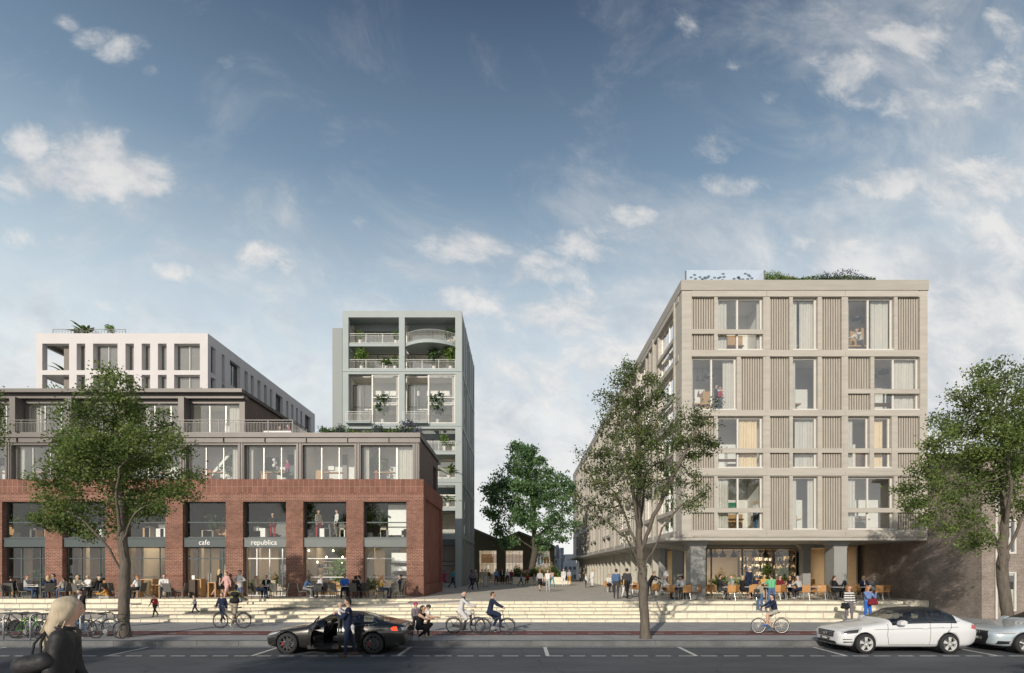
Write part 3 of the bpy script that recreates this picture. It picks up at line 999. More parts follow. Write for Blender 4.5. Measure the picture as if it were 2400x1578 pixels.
for i, (a, b) in enumerate(cols_):
    for j, (r0, r1) in enumerate(rows):
        if i == 0:
            continue
        wdt = xw(b) - xw(a)
        window(wbld, F, xw(a) + .01, xw(b) - .01, r0 + .01, r1 - .01, .42, ((xw(a) + xw(b)) / 2,) if wdt > 1.5 else (), (), WFRAME, GLASS, .05,
               curtains=[(.1, .6, CURT)] if (i + j) % 3 == 1 else ([(.8, 1, CURT)] if (i + j) % 3 == 0 else ()))
for i, (a, b, c, d) in enumerate(sh):
    window(wbld, G, a + .01, b - .01, c + .01, d - .01, .34, ((a + b) / 2,) if b - a > 1.5 else (), (), FRAMEG, GLASS, .05)
rooms(wbld, F, xw(166), xr - .5, [r0 - .03 for r0, r1 in rows][::-1] + [zt - .6], .58, 2.2, [xw(205), xw(284), xw(360)])
for r0, r1 in rows:
    MB(*F).box(xl + .31, xw(164), .56, 5.4, r0 - .4, r0 - .005).build('loggia_floor', RENDERW, wbld)
MB(*F).box(xw(163), xw(166), .56, 5.5, rows[-1][0], zt - .51).build('loggia_wall', RENDERW, wbld)
railing(wbld, FRONT(WY + .5), xw(113), xw(285), 0, zt, .62, .28, RAILM, .012)
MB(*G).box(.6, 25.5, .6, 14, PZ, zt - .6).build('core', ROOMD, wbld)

# ------------------------------------------------------------------ grey green tower
TY = 53.3
xt, zt_ = (lambda u: X(u, TY)), (lambda v: Z(v, TY))
tw = thing('grey_green_tower', 'slim grey green tower with planted balconies behind the brick building', 'building', (xt(1082), TY, PZ))
F = FRONT(TY)
ztop = zt_(728.8)
cells_r = [(864, 744), (992, 877), (1122, 1005), (1250, 1138), (1367, 1264)]
cells_c = [(816.5, 935), (948.5, 1067)]
hl = [(xt(a), xt(b), max(PZ, zt_(r0)), zt_(r1)) for a, b in cells_c for r0, r1 in cells_r]
mb = MB(*F)
mb.wall(xt(802.7), xt(1082), PZ, ztop, hl, .55)
mb.box(xt(802.7) + .02, xt(1082) - .02, .05, 14.2, ztop - .4, ztop - .003)
for v in (870.5, 998.5, 1130, 1257):       # a shallow joint along each beam and pier
    mb.box(xt(802.7), xt(1082) + .02, -.05, .01, zt_(v) - .03, zt_(v) + .03)
mb.wall(0, 0, 0, 0, [], None)
mb.build('frame', TOWER, tw)
g = side_l(xt(802.7), TY); mb = MB(*g); mb.wall(0, 14.3, PZ, ztop, [], None); mb.build('side_wall', TOWER, tw)
G = side_r(xt(1082), TY)
mb = MB(*G)
sholes = []
for j, (r0, r1) in enumerate(cells_r[:-1]):
    for i in range(4):
        y0 = .7 + i * 3.5
        if (i + j) % 2 == 0:
            sholes.append((y0, y0 + .85, zt_(r0) + .15, zt_(r1) - .1))
        else:
            sholes.append((y0 + 1.7, y0 + 2.4, zt_(r0) + .15, zt_(r1) - .1))
gh = [(.8 + i * 2.2, 2.5 + i * 2.2, PZ, zt_(1264)) for i in range(6)]
mb.wall(0, 14.3, PZ, ztop, sholes + gh, .3)
for v in (870.5, 998.5, 1130, 1257):
    mb.box(0, 14.3, -.06, .01, zt_(v) - .2, zt_(v) + .2)
for y in (.02, 3.6, 7.1, 10.6, 14.0):
    mb.box(y, y + .26, -.05, .01, PZ, ztop - .1)
for y in (1.9, 5.4, 8.9, 12.4):
    mb.box(y, y + .03, -.03, .01, zt_(1257) + .3, ztop - .1)
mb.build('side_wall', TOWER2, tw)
for (a, b, c, d) in sholes:
    window(tw, G, a, b, c, d, .2, (), ((c + d) / 2,), FRAMEG, GLASS, .05)
for (a, b, c, d) in gh:
    window(tw, G, a, b, c + .01, d, .2, ((a + b) / 2,), (c + 2.6,), WOOD, GLASS, .06)
F5 = FRONT(55.0)
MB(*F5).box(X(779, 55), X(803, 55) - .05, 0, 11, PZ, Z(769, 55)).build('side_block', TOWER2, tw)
bcols = []
for ci, (a, b) in enumerate(cells_c):
    ua, ub = xt(a), xt(b)
    for ri, (r0, r1) in enumerate(cells_r):
        z0, z1 = max(PZ, zt_(r0)), zt_(r1)
        zm = {0: zt_(806), 1: zt_(944), 2: zt_(1060), 3: zt_(1192), 4: 3.3}[ri]
        if ri != 1:
            window(tw, F, ua + .02, ub - .02, z0 + .02, zm - .22, 2.0, (ua + 2.4,), (), FRAMEG, GLASS, .07, curtains=[(.0, .12, CURT)] if ri < 4 else ())
            window(tw, F, ua + .02, ub - .02, zm + .14, z1 - .55, 2.0, (ua + 2.5,), (), FRAMEG, GLASS, .07, curtains=[(.82, 1, CURT)] if ri == 0 else ())
            lin = MB(*F)
            lin.box(ua, ub, 1.95, 2.1, z1 - .54, z1 + .3)
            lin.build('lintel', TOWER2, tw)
            if ri < 4:
                sl = MB(*F)
                if ri == 0 and ci == 1:     # a bowed balcony
                    pts = [(ua + (ub - ua) * i / 16, .25 - 1.1 * math.sin(math.pi * i / 16) ** .8) for i in range(17)]
                    for z_a, z_b in ((zm - .2, zm + .12),):
                        top = [(u, n, z_b) for u, n in pts] + [(ub, 1.95, z_b), (ua, 1.95, z_b)]
                        bot = [(u, n, z_a) for u, n in pts] + [(ub, 1.95, z_a), (ua, 1.95, z_a)]
                        sl.poly(top); sl.poly(bot[::-1])
                        for i in range(16):
                            sl.poly([bot[i], bot[i + 1], top[i + 1], top[i]])
                    rl = MB(*F)
                    rl.tube([(u, n + .05, zm + 1.1) for u, n in pts], .025, 5)
                    rl.tube([(u, n + .05, zm + .2) for u, n in pts], .015, 4)
                    for i in range(42):
                        t = i / 41
                        u, n = ua + (ub - ua) * t, .3 - 1.1 * math.sin(math.pi * t) ** .8
                        rl.box(u - .008, u + .008, n - .008, n + .008, zm + .12, zm + 1.1)
                    sl.build('balcony_slab', TOWER, tw)
                    rl.build('railing', RAILW, tw)
                else:
                    sl.box(ua + .01, ub - .01, .12, 1.94, zm - .2, zm + .12)
                    sl.build('balcony_slab', TOWER, tw)
                    railing(tw, F, ua + .04, ub - .04, .22, zm + .12, 1.0, .13, RAILW, .007)
                railing(tw, F, ua + .04, ub - .04, .22, z0, 1.0, .13, RAILW, .007)
        else:
            um = ua + (ub - ua) * .46
            window(tw, F, ua + .02, um, z0 + .02, z1 - .6, 1.4, (ua + (um - ua) * .5,), (zm,), FRAMEG, GLASS, .06, curtains=[(.05, .3, CURT)])
            window(tw, F, um + .03, ub - .02, z0 + .02, z1 - .02, .1, (), (zm, zt_(931)), WFRAME, GLASS, .08, curtains=[(.88, 1, CURT)])
            ck = MB(*F).box(um - .03, um + .03, .1, 1.4, z0 + .01, z1 - .01)
            ck.box(um + .04, ub - .02, .2, 1.9, zm - .2, zm - .05)
            ck.build('cheek_wall', WFRAME, tw)
            bs = MB(*F)
            bs.prism([(ua - .1, z0 - .12), (um, z0 - .12), (um, z0 + .02), (ua - .1, z0 + .02)], -.55, .0)
            bs.build('balcony_slab', TOWER, tw)
            railing(tw, F, ua - .08, um, -.5, z0 + .02, 1.0, .11, RAILW, .011)
zl = [PZ]
for r0, r1 in cells_r[::-1]:
    zl += [zt_(r0)] if r0 < 1367 else []
lv = sorted({PZ, zt_(1250), zt_(1192), zt_(1122), zt_(1060), zt_(992), zt_(944), zt_(864), zt_(806), ztop - .45})
rooms(tw, F, xt(803) + .05, xt(1082) - .55, lv, 2.1, 1.9, [xt(942)], wm=ROOM)

# ------------------------------------------------------------------ hall, far houses, neighbour
HY = 74.0
hall = thing('timber_hall', 'olive clad market hall with zigzag roof behind the plaza tree', 'building', (X(1205, HY), HY, PZ))
F = FRONT(HY)
xh, zh = (lambda u: X(u, HY)), (lambda v: Z(v, HY))
ho = [(xh(1123), xh(1164)), (xh(1185), xh(1226)), (xh(1252), xh(1289))]
mb = MB(*F)
ztp = zh(1290)
mb.wall(xh(1040), xh(1300), PZ, ztp, [(a, b, PZ, ztp - .001) for a, b in ho], .5)
roofpts = [(1040, 1213), (1171, 1269), (1216, 1250), (1300, 1284)]
for (a, b) in zip(roofpts[:-1], roofpts[1:]):
    mb.poly([(xh(a[0]), 0, ztp), (xh(b[0]), 0, ztp), (xh(b[0]), 0, zh(b[1])), (xh(a[0]), 0, zh(a[1]))])
mb.poly([(xh(1300), 0, PZ), (xh(1300), 14, PZ), (xh(1300), 14, zh(1284)), (xh(1300), 0, zh(1284))])
mb.build('wall', OLIVE, hall)
mb = MB(*F)
for (a, b) in zip(roofpts[:-1], roofpts[1:]):
    za_, zb_ = zh(a[1]), zh(b[1])
    xa_, xb_ = xh(a[0]), xh(b[0])
    mb.prism([(xa_, za_ + .01), (xb_, zb_ + .01), (xb_, zb_ + .3), (xa_, za_ + .3)], -.3, 14)
mb.build('roof', ROOFGR, hall)
for i, (a, b) in enumerate(ho):
    w = b - a
    window(hall, F, a, b, PZ + .01, ztp - .01, .3, tuple(a + w * t for t in (.2, .4, .6, .8)), (2.1, 3.3, 4.4), ALU, GLASS, .05)
rooms(hall, F, xh(1116), xh(1296), [PZ, 7.0], .6, 7.0, [], wm=ROOM)
mb = MB(*F)
mb.box(xh(1123), xh(1290), 4.0, 4.4, 3.6, 4.9, 0); mb.box(xh(1130), xh(1290), 3.0, 3.4, PZ, 2.0, 1)
mb.box(xh(1262), xh(1272), 1.0, 1.2, PZ + .4, 5.0, 2)
mb.build('fittings', [cloth((.27, .16, .08)), ROOMD, cloth((.10, .25, .42))], hall)


hl_ = bpy.data.lights.new('hall_light', 'AREA'); hl_.energy = 320; hl_.size = 10; hl_.shape = 'RECTANGLE'; hl_.size_y = 4; hl_.color = (1, .82, .6)
hlo = bpy.data.objects.new('hall_light', hl_); COL.objects.link(hlo); hlo.location = (X(1206, HY), HY + 3.5, 6.4)


def far_house(u0, u1, vt, Y, shape, mat, label, nw, rowsv):
    x0, x1, z1 = X(u0, Y), X(u1, Y), Z(vt, Y)
    h = thing('townhouse', label, 'house', ((x0 + x1) / 2, Y, PZ))
    mb = MB(*FRONT(Y))
    if shape == 'bell':
        w, c = (x1 - x0) / 2, (x0 + x1) / 2
        body = [(x0, PZ), (x1, PZ), (x1, z1), (c + w * .55, z1 + .5), (c + w * .5, z1 + 1.7), (c + w * .2, z1 + 2.4), (c - w * .2, z1 + 2.4), (c - w * .5, z1 + 1.7), (c - w * .55, z1 + .5), (x0, z1)]
        mb.prism(body, 0, 9)
    else:
        mb.box(x0, x1, 0, 9, PZ, z1)
        if shape == 'pitch':
            mb.prism([(x0, z1), (x1, z1), (x1 - .4, z1 + 1.8), (x0 + .4, z1 + 1.8)], .2, 8.8)
    mb.build('wall', mat, h)
    for (va, vb) in rowsv:
        for i in range(nw):
            a = x0 + (x1 - x0) * (i + .22) / nw
            b = x0 + (x1 - x0) * (i + .78) / nw
            f = MB(*FRONT(Y)).box(a - .1, b + .1, -.05, .02, Z(vb, Y) - .1, Z(va, Y) + .1).build('window', WHITE, h)
            MB(*FRONT(Y)).box(a, b, -.07, -.055, Z(vb, Y), Z(va, Y)).build('pane', pmat('far_glass', (.16, .19, .23), .15), f)
    return h


far_house(1299, 1315.5, 1306, 104, 'bell', HOUSEG, 'narrow grey gabled townhouse far down the square', 2, [(1312, 1322), (1327, 1337), (1343, 1355)])
far_house(1314, 1321.5, 1284, 100, 'flat', HOUSEG, 'slim grey chimney stack house beside the gabled townhouse', 1, [(1300, 1306)])
far_house(1321, 1352, 1322, 99, 'pitch', HOUSEL, 'low pale townhouse with white windows at the end of the square', 3, [(1328, 1336), (1347, 1362)])

NX, NY = 23.2, 26.8
nb = thing('brown_brick_house', 'brown brick house with white framed door at the right edge', 'building', (NX, NY, PV))
mb = MB(*FRONT(NY))
xn, zn = (lambda u: X(u, NY)), (lambda v: Z(v, NY))
nh = [(xn(2350), xn(2384), zn(1433), zn(1340)), (xn(2352), xn(2384), zn(1298), zn(1216)), (xn(2352), xn(2384), zn(1150), zn(1075)), (xn(2450), xn(2490), zn(1433), zn(1340))]
mb.wall(NX, 44, PV - .1, 8.5, nh, .14)
mb.build('wall', HOUSEB, nb)
mb = MB(*side_l(NX, NY)); mb.wall(0, 40, PV - .1, 8.5, [], None); mb.build('side_wall', HOUSEB, nb)
mb = MB(*FRONT(NY))
mb.poly([(NX - .25, -.35, 8.4), (44, -.35, 8.4), (44, 8, 10.2), (NX - .25, 8, 10.2)])
mb.poly([(NX - .25, 40, 8.4), (44, 40, 8.4), (44, 8, 10.2), (NX - .25, 8, 10.2)])
mb.box(NX - .3, 44, -.42, -.02, 8.25, 8.42)
mb.box(NX - .3, NX - .02, .0, 40, 8.25, 8.5)
mb.build('roof', ROOFT, nb)
for i, h_ in enumerate(nh):
    a, b, c, d = h_
    wn = window(nb, FRONT(NY), a, b, c, d, .03, ((a + b) / 2,) if i in (1, 2) else (), (), WFRAME, GLASS, .09, name='window' if i in (1, 2) else 'door_frame')
    if i in (0, 3):
        dm = MB(*FRONT(NY)).box(a + .1, b - .1, .10, .135, c + .02, c + (d - c) * .55)
        dm.box(a + .1, b - .1, .10, .135, d - .2, d - .1)
        dm.box(a + .14, b - .14, .085, .10, c + .12, c + (d - c) * .5)
        do = dm.build('door', WFRAME, wn)
    else:
        MB(*FRONT(NY)).box(a + .05, b - .05, .35, .38, c, d).build('curtain', CURT, wn)
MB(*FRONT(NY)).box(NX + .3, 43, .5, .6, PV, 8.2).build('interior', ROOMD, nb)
dp = MB(*FRONT(NY)); dp.tube([(xn(2333), -.06, PV), (xn(2333), -.06, 8.2)], .05, 8)
dp.build('downpipe', WFRAME, nb)
# ------------------------------------------------------------------ beige building over the restaurant
GY = 30.3
xg, zg = (lambda u: X(u, GY)), (lambda v: Z(v, GY))
HX = xg(1598)
hb = thing('beige_building', 'beige concrete grid building with slatted panels over a restaurant', 'building', (HX, GY, PZ))
F = FRONT(GY)
HR = 23.15
ZS, ZTOP = zg(1260), zg(657)
ROWS = [(820.5, 696), (961, 836.5), (1097, 976), (1242, 1116.6)]
c4 = lambda x: 1460 + x / 3.13
c5 = lambda x: 1850 + x / 3.131
# bay contents per row: (kind, u0, u1, midrail?)
B1 = {'a': (c4(505), c4(670)), 'b': (c4(695), c4(1030)), 'c': (c4(505), c4(837)), 'd': (c4(865), c4(1030))}
B2 = {'a': (c4(1078), c4(1222)), 'b': (c4(1247), c4(1430)), 'c': (c4(1460), c4(1606))}
B3 = {'a': (c5(430), c5(770)), 'b': (c5(795), c5(958)), 'c': (c5(430), c5(596)), 'd': (c5(624), c5(960)), 'e': (c5(430), c5(590)), 'f': (c5(622), c5(752))}
PLAN = [
    [('s', B1['a'], 777), ('w', B1['b'], 777), ('s', B2['a'], 0), ('w', B2['b'], 0), ('s', B2['c'], 0), ('w', B3['a'], 0), ('s', B3['b'], 0)],
    [('w', B1['c'], 0), ('s', B1['d'], 0), ('s', B2['a'], 0), ('w', B2['b'], 0), ('s', B2['c'], 0), ('s', B3['c'], 917), ('w', B3['d'], 917)],
    [('s', B1['a'], 1056), ('w', B1['b'], 1056), ('s', B2['a'], 1056), ('w', B2['b'], 1056), ('s', B2['c'], 1056), ('w', B3['e'], 1056), ('w', B3['f'], 1056), ('s', B3['b'], 1056)],
    [('s', B1['a'], 1196), ('w', B1['b'], 1196), ('s', B2['a'], 0), ('w', B2['b'], 0), ('s', B2['c'], 0), ('w', B3['a'], 1196), ('s', B3['b'], 1196)],
]
holes, jobs = [], []
for (vb, vt), plan in zip(ROWS, PLAN):
    z0, z1 = zg(vb), zg(vt)
    for kind, (ua, ub), mid in plan:
        if mid and kind == 's':
            zm = zg(mid)
            spans = [(z0, zm - .13), (zm + .13, z1)]
        else:
            spans = [(z0, z1)]
        for (a, b) in spans:
            holes.append((xg(ua), xg(ub), a, b))
            jobs.append((kind, xg(ua), xg(ub), a, b, zg(mid) if (mid and kind == 'w') else 0))
mb = MB(*F)
mb.wall(HX, HR, ZS, zg(682), holes, .34)
for v in (689, 829, 968.5, 1108, 1250):     # bands stand a little proud, with butt joints over the piers
    z = zg(v)
    for (a, b) in ((HX + .55, xg(1796.6)), (xg(1796.6), xg(1980.5)), (xg(1980.5), HR - .55)):
        mb.box(a + .008, b - .008, -.035, .02, z - .165, z + .165)
for (a, b) in ((1798, 1803), (1981, 1986)):
    mb.box(xg(a) - .08, xg(b) + .03, -.02, .02, ZS + .3, zg(700))
mb.build('wall', BEIGE, hb)
mb = MB(*F)
mb.box(HX - .05, HR + .05, -.04, .5, zg(681), ZTOP)
mb.box(HX, HR, .5, 60, zg(681), ZTOP - .25)
mb.box(HX - .05, HX + .4, .5, 62, zg(681), ZTOP)
mb.build('parapet', BEIGEP, hb)
mb = MB(*F); mb.wall(0, 0, 0, 0, [], None)
mb.box(HR - .3, HR, .02, 40, ZS, zg(681)); mb.build('side_wall', BEIGE, hb)
CC = {  # curtains and mullion positions of the windows, by order
    0: ([(0, .27, CURT), (.93, 1, CURT)], (.46,)), 1: ([(.02, .3, CURT), (.42, 1, CURT)], ()), 2: ([(0, .12, CURT), (.6, .97, CURT)], (.48,)),
    3: ([(.74, 1, CURT)], (.46,)), 4: ([(0, .26, CURT)], ()), 5: ([(.55, .97, CURT)], (.46,)),
    6: ([(.54, .93, CURTW)], (.47,)), 7: ([(.22, 1, CURT)], ()), 8: ([(0, .45, CURT)], ()), 9: ([(0, .8, CURTW)], ()),
    10: ([(0, .3, CURT)], (.47,)), 11: ([(.05, .3, CURT), (.75, 1, CURT)], ()), 12: ([(0, .27, CURT)], (.47,)),
}
wi = 0
for kind, a, b, z0, z1, mid in jobs:
    if kind == 's':
        slats(hb, F, a + .005, b - .005, z0 + .005, z1 - .005, .12, max(5, round((b - a) / .148)))
    else:
        cur, ms = CC[wi]
        window(hb, F, a + .01, b - .01, z0 + .01, z1 - .01, .2, [a + (b - a) * t for t in ms], (), WFRAME, GLASS, .09, .09, curtains=cur)
        if mid:
            MB(*F).box(a + .002, b - .002, .03, .14, mid - .13, mid + .13).build('rail', BEIGE, hb)
        sl = MB(*F).box(a + .01, b - .01, .01, .195, z0 + .002, z0 + .07)
        sl.build('sill', WFRAME, hb)
        wi += 1
lv = [zg(vb) for vb, vt in ROWS][::-1] + [zg(690)]
rooms(hb, F, HX + .35, HR - .35, lv, .36, 2.1, [xg(1796.6), xg(1980.5)], wm=ROOM)
mb = MB(*F)
r_ = random.Random(5)
for (kind, a, b, z0, z1, mid) in jobs:        # tables, cupboards and panels inside
    if kind == 'w':
        mb.box(a + .1, a + (b - a) * .75, 1.1, 1.6, z0 + .66, z0 + .74, 0)
        mb.box(a + .2, a + .28, 1.15, 1.22, z0 + .02, z0 + .66, 0)
        mb.box(a + (b - a) * .5, a + (b - a) * .85, 1.9, 2.4, z0 + .02, z0 + r_.uniform(.7, 2.2), r_.choice((1, 2, 0)))
mb.box(xg(1715), xg(1770), 2.38, 2.44, zg(1192), zg(1166), 3)
mb.build('fittings', [WOOD, WHITE, ROOMD, cloth((.05, .20, .13))], hb)

# long flank down the plaza
G = side_l(HX, GY)
LEN = 62.0
sh, sj = [], []
y = 1.5
bays = []
while y < LEN - 5:
    bays.append(y)
    y += 5.05
for bi, y in enumerate(bays):
    for ri, (vb, vt) in enumerate(ROWS):
        z0, z1 = zg(vb), zg(vt)
        order = [(0, 2.35, 'w'), (2.6, 3.35, 's'), (3.6, 4.75, 's')] if (bi + ri) % 2 == 0 else [(0, 1.1, 's'), (1.35, 2.1, 's'), (2.4, 4.75, 'w')]
        if bi == 0:
            order = [(0, 3.7, 'w'), (4.0, 4.75, 's')]
        for a, b, k in order:
            sh.append((y + a, y + b, z0, z1)); sj.append((k, y + a, y + b, z0, z1, bi, ri))
mb = MB(*G)
mb.wall(0, LEN, ZS, zg(681), sh, .36)
for v in (689, 829, 968.5, 1108, 1250):
    mb.box(.6, LEN, -.035, .02, zg(v) - .165, zg(v) + .165)
for y in bays:
    mb.box(y - .27, y - .08, -.10, .02, ZS + .02, zg(684))
mb.build('flank_wall', BEIGE, hb)
flat = MB(*G)
for k, a, b, z0, z1, bi, ri in sj:
    if k == 's':
        if bi < 2 and ri < 4:
            n_ = 5
            p = MB(*G)
        flat.box(a, b, .2, .24, z0, z1, 1)
        c = int((b - a) / .2)
        for i in range(c):
            u = a + (b - a) * (i + .5) / c
            flat.box(u - .06, u + .06, .1, .2, z0 + .01, z1 - .01, 0)
    elif bi < 4:
        window(hb, G, a + .01, b - .01, z0 + .01, z1 - .01, .2, ((a + b) / 2,), (), WFRAME, GLASS, .09, .09, curtains=[(.1, .4, CURT)])
        MB(*G).box(a - .1, b + .1, -.09, .1, z0 + 1.05, z0 + 1.3).build('rail', BEIGE, hb)
    else:
        flat.poly([(a, .25, z0), (b, .25, z0), (b, .25, z1), (a, .25, z1)], 2)
        flat.box(a, b, -.05, .1, z0 + 1.05, z0 + 1.3, 3)
        flat.box((a + b) / 2 - .05, (a + b) / 2 + .05, .18, .26, z0, z1, 4)
o = flat.build('flank_panels', [SLAT, SLATB, pmat('room_glass', (.42, .42, .40), .08, var=.25, scale=.8), BEIGE, WFRAME], hb)
o['kind'] = 'stuff'
rooms(hb, G, 5.3, LEN, lv, .4, 4.0, [b_ + 4.9 for b_ in bays[1:]])
# soffit, canopy along the flank and the ground floor
mb = MB(*F)
mb.prism([(HX - .9, ZS - .16), (HR, ZS - .16), (HR, ZS - .004), (HX - .9, ZS - .004)], .05, 66)
for i in range(11):                          # the canopy's folded underside
    y0 = 3.0 + i * 5.05
    b = len(mb.v)
    pts = [(HX - .88, y0, ZS - .17), (HX + 1.5, y0, ZS - .17), (HX + 1.5, y0 + 2.6, ZS - .17), (HX - .88, y0 + 4.6, ZS - .17), (HX + 1.5, y0, ZS - .62), (HX + 1.5, y0 + 2.6, ZS - .62)]
    mb.poly([pts[0], pts[4], pts[5], pts[3]]); mb.poly([pts[0], pts[1], pts[4]]); mb.poly([pts[3], pts[5], pts[2]])
mb.build('soffit', SOFFIT, hb)


def arch_poly(x0, x1, zb, zt, r, n=6):
    pts = [(x1, zb), (x1, zt - r)] + [(x1 - r + r * math.cos(t * math.pi / 2 / n), zt - r + r * math.sin(t * math.pi / 2 / n)) for t in range(1, n + 1)]
    pts += [(x0 + r + r * math.cos(math.pi / 2 + t * math.pi / 2 / n), zt - r + r * math.sin(math.pi / 2 + t * math.pi / 2 / n)) for t in range(0, n + 1)] + [(x0, zb)]
    return pts


zu = ZS - .165


def column(u0, u1, y, dep, flare=.5):
    """a post whose head curves out into the soffit"""
    pts = [(u0, PZ), (u1, PZ), (u1, zu - flare)]
    pts += [(u1 + flare * (1 - math.cos(t * math.pi / 12)), zu - flare + flare * math.sin(t * math.pi / 12)) for t in range(1, 7)]
    pts += [(u0 - flare * (1 - math.cos(t * math.pi / 12)), zu - flare + flare * math.sin(t * math.pi / 12)) for t in range(6, 0, -1)]
    pts += [(u0, zu - flare)]
    return MB(*FRONT(y)).prism(pts, 0, dep).build('column', COLG, hb)


column(X(1619, 31.1), X(1654, 31.1), 31.1, .9)
column(X(1955, 31.1), X(1985, 31.1), 31.1, .9)
column(X(1580, 35.2), X(1600, 35.2), 35.2, .5)
column(X(1882, 35.0), X(1900, 35.0), 35.0, .5)
for i in range(7):
    G2 = side_l(HX + .75, 40 + i * 7.5)
    mb = MB(*G2).box(0, .5, 0, .5, PZ, zu); mb.build('column', COLG, hb)
RY = 35.7
FR = FRONT(RY)
xr_ = lambda u: X(u, RY)
frm = MB(*FR)
ax0, ax1, atop = xr_(1656), xr_(1872), Z(1283.6, RY)
ap = arch_poly(ax0, ax1, PZ, atop, .3)
outer = [(ax0 - .02, PZ)]
frm.box(xr_(1545), xr_(1560), 0, .2, PZ, zu)
k = len(ap)
for i in range(k - 1):                     # ring between the arch and the wall above
    (u0, z0), (u1, z1) = ap[i], ap[i + 1]
    if z0 > atop - .31 or z1 > atop - .31:
        frm.poly([(u0, 0, z0), (u1, 0, z1), (u1, 0, zu), (u0, 0, zu)])
        frm.poly([(u0, 0, z0), (u1, 0, z1), (u1, .35, z1), (u0, .35, z0)])
frm.box(ax1, xr_(1900), 0, .35, PZ, zu)
frm.box(xr_(1560), ax0, 0, .35, atop - .1, zu)
frm.box(xr_(1939), xr_(1986), 0, .35, PZ, zu)
frm.box(xr_(1900), xr_(1939), 0, .35, 4.1, zu)
frm.build('restaurant_front', COLG, hb)
window(hb, FR, ax0, ax1, PZ + .01, atop - .02, .2, (xr_(1670), xr_(1743), xr_(1815)), (), pmat('bronze_frame', (.16, .15, .13), .4, .4), GLASSG, .09, name='restaurant_window')
window(hb, FR, xr_(1560), ax0 - .05, PZ + .01, atop - .12, .2, (xr_(1604),), (), MC['bronze_frame'], GLASSG, .09, name='restaurant_window')
GS = side_l(xr_(1560), RY)
window(hb, GS, .2, 26, PZ + .01, zu - .1, 0, [1.6 + 1.6 * i for i in range(15)], (), pmat('pale_mullion', (.45, .43, .37), .5), GLASS, .10, .2, name='side_glazing')
fme = MB((0, 0, 0), GS[1], GS[2]).box(0, .3, -.55, -.05, 0, zu - PZ).mesh('fin', pmat('pale_fin', (.42, .40, .34), .7))
for i in range(20):
    link('fin', fme, hb, Vector((xr_(1560), RY + 1.2 + i * 2.4, PZ)) - origin_of(hb))
rooms(hb, FR, xr_(1560) + .1, HR - .2, [PZ, zu], .5, 8.0, [], wm=WARMW)
mb = MB(*GS); mb.box(8.6, 56, 4.0, 4.2, PZ, zu, 0); mb.box(.3, 56, .3, 4.0, PZ - .002, PZ + .012, 1)
mb.box(26.2, 56, -.02, .1, PZ, zu, 2)
mb.build('interior', [WARMW, ROOMF, pmat('pale_panel', (.50, .48, .42), .6)], hb)
# shelving grid on the restaurant's back wall
mb = MB(*FR)
xs_ = lambda u: X(u, RY + 5.6)
for u in np.linspace(xs_(1733), xs_(1868), 9):
    mb.box(u - .03, u + .03, 5.6, 5.9, PZ, 4.1, 0)
for z in (1.5, 2.1, 2.7, 3.3, 3.9):
    mb.box(xs_(1733), xs_(1868), 5.6, 5.9, z - .03, z + .03, 0)
for i in range(150):
    u, z = rnd.uniform(xs_(1735), xs_(1864)), rnd.choice((1.53, 2.13, 2.73, 3.33))
    h = rnd.uniform(.1, .38)
    mb.box(u, u + rnd.uniform(.05, .22), 5.62, 5.8, z, z + h, rnd.choice((1, 2, 3)))
mb.box(xs_(1740), xs_(1860), 2.6, 3.1, PZ, PZ + 1.05, 4)
mb.build('shelving', [BLACK, WHITE, cloth((.5, .42, .3)), ROOMD, WOOD], hb)
for i, u in enumerate((1664, 1676, 1694, 1720, 1768, 1794, 1822)):
    yl = RY + 1.6 + .3 * (i % 2)
    x = X(u, yl)
    lp = thing('pendant_lamp', ['small', 'second'][i % 2] + ' pendant', 'lamp', (x, yl, Z(1306, yl)), group='black pendant lamps in the restaurant window')
    lp['label'] = 'black bell shaped pendant lamp, %s from the left in the restaurant window' % ('first', 'second', 'third', 'fourth', 'fifth', 'sixth', 'seventh')[i]
    sh_ = MB().lathe((0, 0, 0), [(.0, .56), (.035, .55), (.05, .40), (.17, .24), (.26, .16), (.25, .08), (.17, -.02), (.16, -.02), (.22, .1), (0, .3)], 14)
    sh_.build('lamp_shade', BLACK, lp, smooth=True, local=True)
    MB().tube([(0, 0, .55), (0, 0, zu - Z(1306, yl) - .02)], .008, 5).build('cord', BLACK, lp, local=True)
ld = bpy.data.lights.new('restaurant_light', 'AREA'); ld.energy = 330; ld.size = 7; ld.shape = 'RECTANGLE'; ld.size_y = 3; ld.color = (1, .80, .55)
lo = bpy.data.objects.new('restaurant_light', ld); COL.objects.link(lo); lo.location = (X(1765, RY + 3), RY + 4.2, zu - .3)
ld2 = bpy.data.lights.new('cafe_light', 'AREA'); ld2.energy = 430; ld2.size = 22; ld2.shape = 'RECTANGLE'; ld2.size_y = 3; ld2.color = (1, .80, .55)
lo2 = bpy.data.objects.new('cafe_light', ld2); COL.objects.link(lo2); lo2.location = (-19, BY + 3, zs0 + .3)
